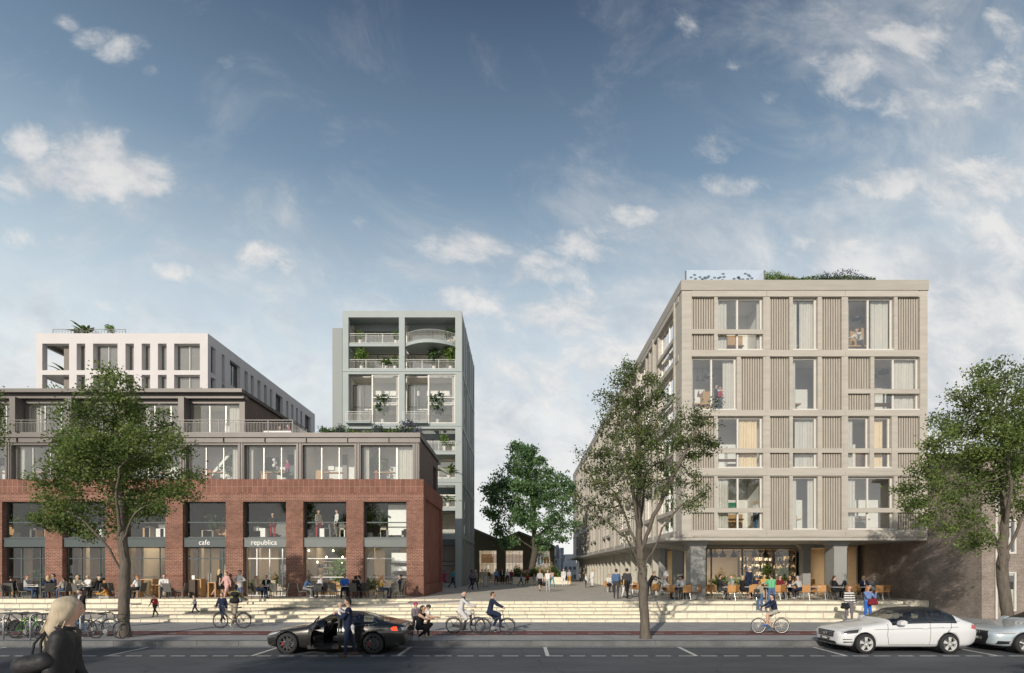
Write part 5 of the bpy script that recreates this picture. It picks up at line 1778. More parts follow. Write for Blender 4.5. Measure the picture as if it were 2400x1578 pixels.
class Skin:
    """lays patches and lines on a car's surface, seen along a direction"""
    def __init__(s, ev):
        s.bvh = BVHTree.FromPolygons([v.co.copy() for v in ev.vertices], [tuple(p.vertices) for p in ev.polygons])

    def hit(s, o, d):
        return s.bvh.ray_cast(o, d)

    def patch(s, name, mat, parent, poly, view, off=.006, res=.03, thick=.012):
        """poly: points (a, z) in the view plane; view 'side' (x, z from -y), 'front' (y, z from -x), 'rear' (y, z from +x)"""
        d = {'side': Vector((0, 1, 0)), 'front': Vector((1, 0, 0)), 'rear': Vector((-1, 0, 0)), 'q': Vector((.75, .66, 0)).normalized(), 'qr': Vector((-.75, .66, 0)).normalized()}[view]
        ax = Vector((0, 0, 1)).cross(d) * -1
        from mathutils.geometry import tessellate_polygon
        P2 = [Vector((a, z, 0)) for a, z in poly]
        # refine the outline, then fan it over a fine grid
        V, Fs = [], []
        tris = tessellate_polygon([P2])
        def put(p):
            o = ax * p.x + Vector((0, 0, p.y)) - d * 8
            h = s.hit(o, d)
            return (h[0] - d * off) if h[0] else None
        for t in tris:
            tri = [P2[i] for i in t]
            k = max(1, min(10, int(max((tri[0] - tri[1]).length, (tri[1] - tri[2]).length, (tri[0] - tri[2]).length) / res)))
            g = {}
            for i in range(k + 1):
                for j in range(k + 1 - i):
                    w = tri[0] + (tri[1] - tri[0]) * (i / k) + (tri[2] - tri[0]) * (j / k)
                    q_ = put(w)
                    if q_ is None:
                        continue
                    g[i, j] = len(V); V.append(q_)
            for i in range(k):
                for j in range(k - i):
                    for tr in (((i, j), (i + 1, j), (i, j + 1)), ((i + 1, j), (i + 1, j + 1), (i, j + 1))):
                        if all(c in g for c in tr):
                            Fs.append(tuple(g[c] for c in tr))
        if not Fs:
            return None
        return link(name, plain_mesh(name, V, Fs, mat), parent)

    def line(s, pts, view, r, mb, n=24):
        d = {'side': Vector((0, 1, 0)), 'front': Vector((1, 0, 0)), 'rear': Vector((-1, 0, 0))}[view]
        ax = Vector((0, 0, 1)).cross(d) * -1
        out = []
        for a, b in zip(pts[:-1], pts[1:]):
            for i in range(n):
                t = i / n
                o = ax * (a[0] + (b[0] - a[0]) * t) + Vector((0, 0, a[1] + (b[1] - a[1]) * t)) - d * 8
                h = s.hit(o, d)
                if h[0]:
                    out.append(h[0] - d * .001)
        if len(out) > 1:
            mb.tube([tuple(p) for p in out], r, 4)


def wheel(parent, x, y, r, wdt, rim, spokes, twin, side=-1):
    """tyre, rim and spokes; side -1 looks towards -y"""
    w = thing('wheel', None, None, (x, y, r)); w.parent = parent
    MB().lathe((0, 0, 0), [(r * .70, -wdt / 2), (r * .93, -wdt / 2), (r, -wdt * .36), (r, wdt * .36), (r * .93, wdt / 2), (r * .7, wdt / 2)], 36, axis='n').build('tyre', RUBBER, w, smooth=True, local=True)
    mb = MB()
    f = side * wdt * .46
    mb.lathe((0, 0, 0), [(r * .73, f), (r * .70, f + side * .006), (r * .66, f - side * .01), (r * .64, f - side * .09)], 36, axis='n')
    mb.lathe((0, 0, 0), [(0, f - side * .012), (r * .12, f - side * .012), (r * .16, f - side * .03)], 16, axis='n')
    for i in range(spokes):
        a = 2 * math.pi * i / spokes + .3
        for da in ((-.17, .17) if twin else (0,)):
            p0 = (r * .11 * math.cos(a + da * .8), r * .11 * math.sin(a + da * .8)); p1 = (r * .68 * math.cos(a + da * .75), r * .68 * math.sin(a + da * .75))
            n_ = (-(p1[1] - p0[1]), p1[0] - p0[0]); l = math.hypot(*n_); n_ = (n_[0] / l, n_[1] / l)
            h0, h1 = r * .055, r * (.06 if twin else .075)
            mb.prism([(p0[0] - n_[0] * h0, p0[1] - n_[1] * h0), (p1[0] - n_[0] * h1, p1[1] - n_[1] * h1), (p1[0] + n_[0] * h1, p1[1] + n_[1] * h1), (p0[0] + n_[0] * h0, p0[1] + n_[1] * h0)], f - side * .03, f + side * .002)
    mb.build('rim', rim, w, local=True)
    MB().lathe((0, 0, 0), [(0, f - side * .10), (r * .52, f - side * .10), (r * .52, f - side * .12)], 24, axis='n').build('brake_disc', STEEL, w, local=True)
    return w


def car(name, label, loc, rz, st, wheels, r, paint, roofm, rim, spokes, twin, glass_i, scale=(1, 1, 1), door=None, half_track=.78, roof_i=()):
    """glass_i: dict station index -> kind ('A' windscreen strip, 'S' side glass, 'P' pillar)"""
    root = thing(name, label, 'car', loc, rz); root.scale = scale

    def mats_of(i, k, near):
        g = glass_i.get(i, '')
        if k == 4 and 'S' in g:
            return 2
        if k in (5, 6) and 'A' in g:
            return 3
        if k == 4 and 'A' in g and 'P' not in g:
            return 0
        if k in (5, 6) and 'R' in g:
            return 4
        if door and near and i in door and k in (2, 3):
            return 5
        if door and near and i in door and k == 4:
            return 6
        return 0
    ev = car_shell(st, wheels, r, mats_of)
    sk = Skin(ev)
    parts = split_mats(ev)
    nm = {0: ('body', paint), 2: ('side_window', CARGLASS), 3: ('windscreen', CARGLASS), 4: ('roof', roofm), 5: ('door', paint), 6: ('door_window', CARGLASS)}
    obs = {}
    for m, (V, fs) in parts.items():
        n_, mt = nm.get(m, ('body', paint))
        if m == 6:
            continue
        if n_ == 'side_window':                # every pane an object of its own
            par = list(range(len(V)))
            def find(i):
                while par[i] != i:
                    par[i] = par[par[i]]; i = par[i]
                return i
            for f in fs:
                for v_ in f[1:]:
                    par[find(v_)] = find(f[0])
            isl = {}
            for f in fs:
                isl.setdefault(find(f[0]), []).append(f)
            for fl in isl.values():
                ids = sorted({v_ for f in fl for v_ in f}); mp = {v_: i for i, v_ in enumerate(ids)}
                link(n_, plain_mesh(n_, V[ids], [tuple(mp[v_] for v_ in f) for f in fl], mt), root)
            continue
        obs[n_] = link(n_, plain_mesh(n_, V, fs, mt), root)
    x0, x1 = st[0][0], st[-1][0]
    w = max(s[7] for s in st)
    # dark tub, seats, wheel
    cab = [s for i, s in enumerate(st) if glass_i.get(i, '')]
    ca, cb = cab[0][0], cab[-1][0]
    zb = st[0][1]
    MB().box(ca - .1, cb + .2, -w * .8, w * .8, .30, .34).box(x0 + .45, ca - .2, -w * .72, w * .72, .3, .52).build('floor_pan', DARKIN, root, local=True)
    zl = cab[len(cab) // 2][4]
    for sx in (ca + (cb - ca) * .36, ca + (cb - ca) * .66):
        for sy in (-.36, .36):
            sm = MB().prism([(sx - .05, .42), (sx + .45, .38), (sx + .55, .5), (sx + .68, zl + .10), (sx + .56, zl + .12), (sx + .42, .58), (sx - .05, .56)], sy - .23, sy + .23)
            sm.prism([(sx + .58, zl + .12), (sx + .70, zl + .12), (sx + .72, zl + .30), (sx + .62, zl + .32)], sy - .12, sy + .12)
            sm.build('seat', SEATG, root, local=True)
    MB().prism([(ca - .05, zl - .25), (ca + .5, zl - .28), (ca + .5, zl - .02), (ca - .02, zl + .0)], -w * .78, w * .78).build('dashboard', DARKIN, root, local=True)
    sw = MB(); sw.tube([(ca + .66 + .06 * math.sin(t), -.36 + .18 * math.cos(t), zl - .02 + .18 * math.sin(t)) for t in np.linspace(0, 6.28, 15)[:-1]], .014, 5, closed=True)
    sw.build('steering_wheel', DARKIN, root, local=True)
    for wx in wheels:
        for sgn in (-1, 1):
            wheel(root, wx, sgn * half_track, r, .22, rim, spokes, twin, sgn)
            MB().lathe((wx, sgn * (half_track - .26), r), [(0, 0), (r * 1.14, 0), (r * 1.14, .30 * sgn)], 28, axis='n').build('arch_liner', BLACK, root, local=True)
    return root, sk, obs


# white saloon (x runs from its nose to its tail)
#        x    zb   zs   zm   zl   zt   ws   wm   wl   wt
WST = [(0.00, .30, .36, .48, .60, .64, .50, .55, .55, .42), (0.06, .22, .32, .50, .66, .72, .66, .70, .68, .52), (0.32, .18, .28, .52, .74, .80, .80, .83, .79, .62), (0.75, .17, .26, .56, .82, .88, .83, .86, .83, .68),
       (1.25, .17, .25, .58, .88, .95, .84, .87, .85, .70), (1.52, .17, .25, .58, .91, .99, .84, .88, .85, .70), (1.60, .17, .25, .58, .92, 1.03, .84, .88, .85, .70), (2.20, .17, .25, .58, .93, 1.36, .84, .88, .85, .58), (2.30, .17, .25, .58, .93, 1.385, .84, .88, .85, .58),
       (2.86, .17, .25, .58, .94, 1.43, .84, .88, .85, .59), (2.98, .17, .25, .58, .94, 1.43, .84, .88, .85, .59), (3.40, .17, .25, .58, .95, 1.42, .84, .88, .85, .58), (3.48, .17, .25, .58, .95, 1.41, .84, .88, .85, .58), (3.82, .17, .26, .60, .97, 1.29, .84, .88, .84, .60),
       (4.10, .18, .27, .62, .99, 1.08, .83, .87, .83, .68), (4.25, .19, .29, .64, .97, 1.03, .80, .85, .80, .66), (4.48, .24, .34, .66, .90, .98, .72, .80, .74, .60), (4.56, .34, .42, .64, .84, .90, .62, .70, .64, .54)]
gi = {5: 'P', 6: 'AS', 7: 'P', 8: 'S', 9: 'PR', 10: 'S', 11: 'P', 12: 'SA', 13: 'AP'}
gi = {5: '', 6: 'AS', 7: 'SR', 8: 'SR', 9: 'SR', 10: 'SR', 11: 'SR', 12: 'SA', 13: 'A'}
def dress(root, sk, paint, zl, doors, handle_x, mirror, sill_x, plate_txt, kind):
    if kind != 'd':
        bp_ = MB(); sk.line([(2.92, .96), (2.95, 1.39)], 'side', .034, bp_); bp_.build('door_pillar', BLACK, root, local=True)
        ct = MB(); sk.line([(1.72, .975), (2.4, .985), (3.2, .995), (3.95, 1.02)], 'side', .009, ct); ct.build('window_trim', CHROME, root, local=True)
    se = MB()
    for pts in doors:
        sk.line(pts, 'side', .006, se)
    se.build('door_seam', BLACK, root, local=True)
    hm = MB()
    for hx, hz in handle_x:
        h = sk.hit(Vector((hx, -8, hz)), Vector((0, 1, 0)))
        if h[0]:
            hm = MB(); y = h[0].y
            hm.box(hx - .09, hx + .09, y - .03, y - .004, hz - .012, hz + .016)
            hm.build('door_handle', paint if kind != 'd' else ALLOYD, root, local=True)
    for sg in (-1, 1):
        mm = MB(); mx, mz = mirror
        mm.prism([(mx, mz), (mx + .10, mz - .01), (mx + .22, mz + .02), (mx + .23, mz + .10), (mx + .14, mz + .14), (mx + .02, mz + .10)], sg * .90, sg * 1.06)
        mm.prism([(mx + .06, mz - .02), (mx + .14, mz - .02), (mx + .14, mz + .03), (mx + .06, mz + .03)], sg * .80, sg * .90)
        mm.build('mirror', paint, root, local=True)


wx0 = X(1934, 17.6)
wc, sk, ob = car('parked_car', 'white saloon car with black roof parked at the kerb by the steps', (wx0, 17.58, 0), 0, WST, (.80, 3.52), .315, PAINTW, BLACK, ALLOY, 5, True, gi, scale=(.965, 1, 1.0))
dress(wc, sk, PAINTW, .93, [[(1.55, .93), (1.50, .60), (1.56, .30)], [(2.92, .95), (2.90, .60), (2.88, .28)], [(3.62, .96), (3.58, .80), (3.28, .52), (3.22, .28)], [(1.56, .285), (3.22, .285)], [(1.1, .76), (2.2, .79), (3.9, .84)], [(3.40, .97), (3.42, 1.36)]],
      [(2.72, .80), (3.42, .83)], (1.78, .93), None, None, 'w')
sk.patch('headlight', LENS, wc, [(.10, .58), (.62, .66), (.74, .82), (.62, .82), (.34, .76), (.12, .69)], 'side')
sk.patch('headlight', BLACK, wc, [(.16, .61), (.56, .66), (.62, .765), (.34, .725), (.18, .675)], 'side', off=.010)
sk.patch('taillight', REDL, wc, [(4.26, .80), (4.54, .74), (4.50, .88), (4.32, .92)], 'side')
gr = sk.patch('grille', ALLOYD, wc, [(-.42, .48), (.42, .48), (.46, .68), (-.46, .68)], 'front')
for z in (.53, .58, .63):
    bm_ = MB(); sk.line([(-.42, z), (.42, z)], 'front', .012, bm_); bm_.build('grille_bar', CHROME, wc, local=True)
em = MB(); c = (-.012, 0, .58)
em.tube([(c[0], .085 * math.cos(t), c[2] + .085 * math.sin(t)) for t in np.linspace(0, 6.28, 17)[:-1]], .010, 5, closed=True)
for t in (90, 210, 330):
    em.tube([c, (c[0], .085 * math.cos(R(t)), c[2] + .085 * math.sin(R(t)))], .009, 4)
em.build('badge', CHROME, wc, local=True)
sk.patch('air_intake', BLACK, wc, [(-.55, .27), (.55, .27), (.50, .36), (-.50, .36)], 'front')
sk.patch('fog_slot', BLACK, wc, [(.16, .33), (.40, .35), (.42, .38), (.16, .37)], 'side')
sk.patch('fog_slot', BLACK, wc, [(.14, .42), (.38, .44), (.40, .46), (.14, .45)], 'side')
pm = MB().box(-.03, -.012, -.26, .26, .375, .465).build('number_plate', PLATE, wc, local=True)
lettering('HI 0804', pm, (-.032, 0, .42), (R(90), 0, R(-90)), .085, WHITE)
MB().prism([(3.55, 1.38), (3.75, 1.36), (3.70, 1.44), (3.64, 1.44)], -.02, .02).build('roof_antenna', BLACK, wc, local=True)

ABLUE = [tuple(s) for s in WST]
ax0 = X(2279, 17.7)
ac, sk, ob = car('parked_car', 'pale blue saloon car parked nose to tail behind the white saloon', (ax0, 17.6, 0), 0, ABLUE, (.84, 3.56), .32, PAINTB, PAINTB, ALLOY, 5, False, gi, scale=(1.0, 1.02, .97))
dress(ac, sk, PAINTB, .93, [[(1.55, .93), (1.50, .60), (1.56, .30)], [(2.92, .95), (2.90, .60), (2.88, .28)], [(1.1, .76), (2.2, .79), (3.9, .84)]], [(2.72, .80)], (1.78, .93), None, None, 'a')
sk.patch('headlight', LENS, ac, [(.10, .62), (.58, .64), (.60, .74), (.14, .71)], 'side')
sk.patch('headlight', BLACK, ac, [(.14, .63), (.56, .65), (.56, .66), (.14, .645)], 'side', off=.010)
sk.patch('grille', BLACK, ac, [(-.36, .24), (.36, .24), (.48, .50), (.44, .70), (-.44, .70), (-.48, .50)], 'front')
em = MB()
for i in range(4):
    em.tube([(-.014, -.135 + .09 * i + .058 * math.cos(t), .64 + .058 * math.sin(t)) for t in np.linspace(0, 6.28, 13)[:-1]], .007, 4, closed=True)
em.build('badge', CHROME, ac, local=True)
pm = MB().box(-.035, -.012, -.26, .26, .40, .50).build('number_plate', PLATE, ac, local=True)
lettering('BCN 037', pm, (-.037, 0, .45), (R(90), 0, R(-90)), .09, WHITE)
sk.patch('air_intake', BLACK, ac, [(.10, .28), (.50, .31), (.50, .40), (.12, .40)], 'side')
sk.patch('fog_lamp', LENS, ac, [(.40, .32), (.50, .32), (.52, .36), (.48, .39), (.42, .39), (.38, .36)], 'side', off=.012)

# dark fastback with its front door open
TST = [(0.00, .30, .36, .46, .56, .60, .50, .56, .54, .40), (0.07, .21, .30, .48, .62, .68, .68, .74, .70, .52), (0.34, .17, .27, .52, .72, .78, .82, .87, .82, .64), (0.80, .16, .25, .56, .80, .86, .86, .91, .87, .70),
       (1.25, .16, .24, .58, .85, .92, .87, .92, .88, .72), (1.42, .16, .24, .58, .87, .95, .87, .92, .88, .72), (1.50, .16, .24, .58, .88, .98, .87, .92, .88, .72), (2.22, .16, .24, .58, .90, 1.33, .87, .92, .88, .60), (2.34, .16, .24, .58, .90, 1.36, .87, .92, .88, .60),
       (2.62, .16, .24, .58, .91, 1.39, .87, .92, .88, .60), (2.74, .16, .24, .58, .91, 1.39, .87, .92, .88, .60), (3.35, .16, .24, .58, .93, 1.34, .87, .92, .88, .60), (3.45, .16, .24, .59, .94, 1.32, .87, .92, .88, .60), (3.95, .16, .25, .62, .99, 1.18, .88, .94, .90, .64),
       (4.35, .17, .27, .64, 1.00, 1.08, .87, .94, .89, .70), (4.62, .18, .29, .66, .98, 1.03, .84, .91, .85, .68), (4.82, .24, .34, .66, .93, 1.01, .76, .85, .78, .62), (4.90, .34, .42, .62, .84, .90, .66, .74, .66, .54)]
gt = {5: '', 6: 'AS', 7: 'R', 8: 'R', 9: 'R', 10: 'SR', 11: 'SAR', 12: 'SA', 13: 'A'}
tx0 = X(636, 17.3)
tsc = .915
tc_, sk, ob = car('parked_car', 'dark bronze fastback car with its front door open at the kerb', (tx0, 17.52, 0), R(-1.2), TST, (.86, 3.82), .355, PAINTD, BLACK, ALLOYD, 10, False, gt, scale=(tsc, .90, .93), door=(7, 8), half_track=.80)
# the open door swung out about its leading edge
dv = split_mats(car_shell(TST, (.86, 3.82), .355, lambda i, k, near: 5 if (near and i in (6, 7, 8) and k in (2, 3)) else 0)).get(5)
if 'door' in ob:
    bpy.data.objects.remove(ob['door'])
V, fs = dv
hx = V[:, 0].min(); hy = V[V[:, 0] < hx + .05][:, 1].mean()
ang = R(62)
Vd = V - np.array([hx, hy, 0])
rot = np.array([[math.cos(ang), math.sin(ang), 0], [-math.sin(ang), math.cos(ang), 0], [0, 0, 1]])
Vr = Vd @ rot.T + np.array([hx - .02, hy, 0])
inn = (Vd + np.array([0, .07, 0])) @ rot.T + np.array([hx - .02, hy, 0])
nV = len(V)
do = link('door', plain_mesh('door', np.concatenate([Vr, inn]), list(fs) + [tuple(i + nV for i in reversed(f)) for f in fs], PAINTD), tc_)
dl = Vd[:, 0].max()
pt = lambda a, n, z: tuple(np.array([a, n, 0]) @ rot.T + np.array([hx - .02, hy, z]))
fr = MB(); fr.tube([pt(.05, .05, .88), pt(.62, .22, 1.24), pt(.95, .26, 1.32), pt(dl, .26, 1.34), pt(dl + .02, .05, .90)], .022, 6)
fr.build('door_frame', PAINTD, do, local=True)
gm_ = MB(); gm_.poly([pt(.05, .05, .88), pt(.62, .22, 1.24), pt(.95, .26, 1.32), pt(dl, .26, 1.34), pt(dl + .02, .05, .90)]); gm_.build('door_window', CARGLASS, do, local=True)
ar = MB(); ar.box(0, 0, 0, 0, 0, 0)
a1 = [pt(.2, .09, .62), pt(dl - .1, .09, .62), pt(dl - .1, .14, .62), pt(.2, .14, .62)]
ar = MB(); ar.poly(a1); ar.poly([(p[0], p[1], p[2] - .08) for p in a1]); ar.poly([a1[2], a1[3], (a1[3][0], a1[3][1], .54), (a1[2][0], a1[2][1], .54)])
ar.build('armrest', ALLOY, do, local=True)
MB().box(1.55, 2.62, -.86, -.78, .17, .30).box(2.58, 2.66, -.86, -.60, .30, .92).build('door_opening', DARKIN, tc_, local=True)
dress(tc_, sk, PAINTD, .92, [[(2.66, .91), (2.66, .60), (2.64, .26)], [(3.45, .93), (3.42, .74), (3.24, .50), (3.20, .27)], [(2.66, .27), (3.20, .27)], [(4.3, 1.0), (4.5, .80), (4.86, .76)]], [(3.18, .80)], (1.72, .90), None, None, 'd')
sk.patch('headlight', LENS, tc_, [(.10, .60), (.45, .68), (.60, .76), (.30, .71), (.12, .65)], 'side')
tl = sk.patch('taillight', REDG, tc_, [(4.46, .80), (4.66, .79), (4.62, .93), (4.50, .93), (4.42, .88)], 'side')
sk.patch('taillight', LENS, tc_, [(-.80, .80), (-.44, .80), (-.46, .90), (-.80, .90)], 'rear')
sk.patch('taillight', REDL, tc_, [(.80, .80), (.44, .80), (.46, .90), (.80, .90)], 'rear')
sk.patch('number_plate', PLATE, tc_, [(-.26, .62), (.26, .62), (.26, .72), (-.26, .72)], 'rear')
sk.patch('side_vent', BLACK, tc_, [(1.22, .70), (1.40, .74), (1.34, .70)], 'side')
sk.patch('sill_trim', ALLOY, tc_, [(2.72, .23), (3.22, .23), (3.22, .27), (2.72, .28)], 'side')
cm = MB(); sk.line([(2.72, .955), (3.3, .965), (3.75, 1.0), (3.95, 1.05), (3.8, 1.14), (3.4, 1.24)], 'side', .010, cm); cm.build('window_trim', CHROME, tc_, local=True)
for wx in (.86, 3.82):
    MB().box(wx - .22, wx - .14, -.84, -.78, .24, .42).build('brake_caliper', cloth((.45, .02, .02)), tc_, local=True)
# ------------------------------------------------------------------ bicycles and racks
def bicycle(name, label, loc, rz, col, kind='city', group=None, fender=False, rim=pmat('dark_rim', (.12, .12, .12), .4, .6), lean=0, bag=None, chainguard=False, coat=False, sc=.94):
    """front wheel towards +x; origin on the ground between the wheels"""
    t = thing(name, label, 'bicycle', loc, rz, group)
    t.rotation_euler = (R(lean), 0, rz)
    t.scale = (sc,) * 3
    fm = pmat('bike_%02x%02x%02x' % tuple(int(c * 255) for c in col), col, .35, .1, var=.03, coat=.5)
    rw, wb = .345, 1.04
    xr, xf = -.46, .58
    for x in (xr, xf):
        w = thing('wheel', None, None, (x, 0, rw)); w.parent = t
        MB().tube([(rw * .965 * math.cos(a), 0, rw * .965 * math.sin(a)) for a in np.linspace(0, 2 * math.pi, 33)[:-1]], .019, 6, closed=True).build('tyre', RUBBER, w, smooth=True, local=True)
        mb = MB()
        mb.tube([(rw * .90 * math.cos(a), 0, rw * .90 * math.sin(a)) for a in np.linspace(0, 2 * math.pi, 29)[:-1]], .013, 4, closed=True)
        mb.tube([(0, -.05, 0), (0, .05, 0)], .018, 6)
        for i in range(18):
            a = 2 * math.pi * i / 18
            mb.tube([(.016 * math.cos(a + 1.2), .022 * (-1) ** i, .016 * math.sin(a + 1.2)), (rw * .9 * math.cos(a), 0, rw * .9 * math.sin(a))], .0028, 3)
        mb.build('rim', rim, w, local=True)
    bb_ = (-.03, 0, .28)
    low = kind == 'city'
    st_top = (-.17, 0, .80); head_t = (.40, 0, .88 if low else .82); head_b = (.44, 0, .70 if low else .68)
    f = MB()
    f.tube([bb_, st_top], .016, 6); f.tube([bb_, head_b], .019, 6)
    f.tube([(-.11, 0, .55) if low else (-.155, 0, .76), head_t], .016, 6)
    f.tube([head_b, head_t], .02, 6)
    for s in (-1, 1):
        f.tube([(bb_[0], .03 * s, bb_[2]), (xr, .05 * s, rw)], .010, 5); f.tube([(-.16, .02 * s, .74), (xr, .05 * s, rw)], .009, 5)
        f.tube([(head_b[0], .03 * s, head_b[2]), (.49, .05 * s, .50), (xf, .05 * s, rw)], .011, 5)
    f.build('frame', fm, t, local=True)
    MB().tube([st_top, (-.19, 0, .90)], .013, 6).build('seat_post', STEEL, t, local=True)
    sd = MB(); sd.prism([(-.33, .915), (-.22, .90), (-.02, .925), (-.02, .945), (-.20, .955), (-.33, .965)], -.045, .045); sd.prism([(-.34, .925), (-.22, .91), (-.20, .955), (-.34, .97)], -.085, .085)
    sd.build('saddle', BLACK, t, local=True)
    h = MB()
    if kind == 'race':
        h.tube([head_t, (.40, 0, .92), (.46, 0, .93)], .013, 6)
        for s in (-1, 1):
            h.tube([(.46, 0, .93), (.46, .20 * s, .93), (.54, .21 * s, .92), (.57, .21 * s, .85), (.50, .21 * s, .79), (.42, .21 * s, .79)], .013, 6)
    else:
        h.tube([head_t, (.385, 0, 1.0)], .014, 6)
        for s in (-1, 1):
            h.tube([(.385, 0, 1.0), (.42, .12 * s, 1.02), (.36, .27 * s, 1.03), (.24, .29 * s, 1.01)], .012, 6)
    h.build('handlebar', BLACK if kind == 'race' else STEEL, t, local=True)
    c = MB(); c.lathe((bb_[0], -.055, bb_[2]), [(0, 0), (.095, 0), (.095, .006), (0, .006)], 20, axis='n')
    c.tube([(bb_[0], -.07, bb_[2]), (bb_[0] + .10, -.07, bb_[2] - .13)], .011, 5); c.tube([(bb_[0], .07, bb_[2]), (bb_[0] - .10, .07, bb_[2] + .13)], .011, 5)
    c.box(bb_[0] + .05, bb_[0] + .15, -.17, -.075, bb_[2] - .145, bb_[2] - .12); c.box(bb_[0] - .15, bb_[0] - .05, .075, .17, bb_[2] + .12, bb_[2] + .145)
    for z in (.09, -.09):
        c.tube([(bb_[0], -.055, bb_[2] + z), (xr, -.055, rw + z * .4)], .005, 4)
    c.build('crank', STEEL, t, local=True)
    if chainguard:
        MB().prism([(xr - .05, rw - .05), (bb_[0] + .12, bb_[2] - .10), (bb_[0] + .12, bb_[2] + .10), (xr - .05, rw + .06)], -.08, -.06).build('chain_guard', BLACK, t, local=True)
    if coat:
        MB().prism([(xr + (rw + .03) * math.cos(a), rw + (rw + .03) * math.sin(a)) for a in np.linspace(-.5, 2.9, 16)] + [(xr, rw)], -.035, -.03).build('coat_guard', BLACK, t, local=True)
    if fender:
        g = MB()
        for x, a0, a1 in ((xr, .2, 2.9), (xf, .4, 2.6)):
            g.tube([(x + (rw + .03) * math.cos(a), 0, rw + (rw + .03) * math.sin(a)) for a in np.linspace(a0, a1, 14)], .016, 4)
        g.build('mudguard', fm, t, local=True)
        k = MB()
        for s in (-.06, 0, .06):
            k.tube([(-.22, s, .735), (-.82, s, .735)], .007, 4)
        for s in (-.06, .06):
            k.tube([(-.70, s, .735), (xr, s, rw)], .006, 4)
        k.build('carrier', fm, t, local=True)
    return t


def rack(u0, u1, y, label):
    x0, x1 = X(u0, y), X(u1, y)
    t = thing('bike_rack', label, 'bike rack', ((x0 + x1) / 2, y, PV), group='steel hoops of the bicycle stand')
    w = (x1 - x0) / 2
    dy_ = .35
    pts = [(-w, -dy_, 0), (-w, -dy_, .80), (-w + .05, -dy_ + .03, .88), (-w + .13, -dy_ * .8, .91), (w - .13, dy_ * .8, .91), (w - .05, dy_ - .03, .88), (w, dy_, .80), (w, dy_, 0)]
    MB().tube(pts, .026, 8).build('hoop', STEEL, t, smooth=True, local=True)
    MB().tube([(-w, -dy_, .27), (w, dy_, .27)], .017, 6).build('crossbar', STEEL, t, local=True)


rack(-16, 30, 19.3, 'leftmost grey steel hoop of the bicycle stand, beside the black bicycle')
rack(30, 79, 19.3, 'grey steel hoop holding the green bicycle')
rack(92, 140, 19.2, 'grey steel hoop holding the grey racing bicycle')
rack(207, 251, 19.3, 'grey steel hoop nearest the street tree')
def B(label, u, y, rz, col, kind, **kw):
    return bicycle('bicycle', label, (X(u, y), y, kw.pop('z', PV)), R(rz), col, kind, **kw)


B('black city bicycle with a coat guard at the far left of the stand', 8, 19.4, 174, (.02, .02, .022), 'city', chainguard=True, coat=True, lean=3)
B('bright green bicycle leaning on the second hoop', 62, 19.15, -10, (.07, .22, .03), 'race', lean=-3, group='bicycles at the stand')
B('grey racing bicycle with dropped handlebars behind the blond woman', 100, 19.35, 171, (.16, .18, .18), 'race', lean=3, group='bicycles at the stand')
B('blue bicycle in front of the woman in jeans by the stand', 172, 19.5, 190, (.05, .12, .22), 'city', lean=2, group='bicycles at the stand')
B('slim dark grey bicycle leaning on the hoop by the street tree', 250, 19.2, -5, (.12, .14, .15), 'race', lean=-3, group='bicycles at the stand')
B('dark bicycle half hidden behind the racing bicycle', 138, 19.8, 174, (.10, .10, .09), 'city', lean=3, group='bicycles at the stand')
B('black bicycle standing behind the first hoop', 42, 20.0, 176, (.03, .03, .03), 'city', lean=3, group='bicycles at the stand')
B('dark blue bicycle standing behind the hoop by the street tree', 222, 19.9, 4, (.04, .06, .10), 'city', lean=-2, group='bicycles at the stand')
B('black bicycle pushed by the man in the olive jacket', 547, 22.6, 180, (.02, .02, .025), 'city', fender=True)
BK1 = B('purple grey bicycle ridden by the man in the pale coat', 1088, 20.75, 0, (.11, .09, .13), 'city', fender=True, chainguard=True, z=PV + .005, sc=.89)
BK2 = B('dark bicycle ridden by the man in the navy coat', 1157, 20.35, 0, (.09, .09, .12), 'city', fender=True, z=PV + .005, sc=.89)
BK3 = B('cream bicycle ridden by the woman in shorts', 1808, 20.7, 180, (.50, .46, .38), 'city', fender=True, rim=WHITE, z=PV + .005, sc=.86)
# ------------------------------------------------------------------ people: one smooth skin grown over a posed skeleton
def seg_eval(pts, a, b, ra, rb):
    ba = b - a
    L = float(ba @ ba) + 1e-12
    t = np.clip(((pts - a) @ ba) / L, 0, 1)
    d = pts - a - t[..., None] * ba
    return np.sqrt((d * d).sum(-1)) - (ra + (rb - ra) * t)


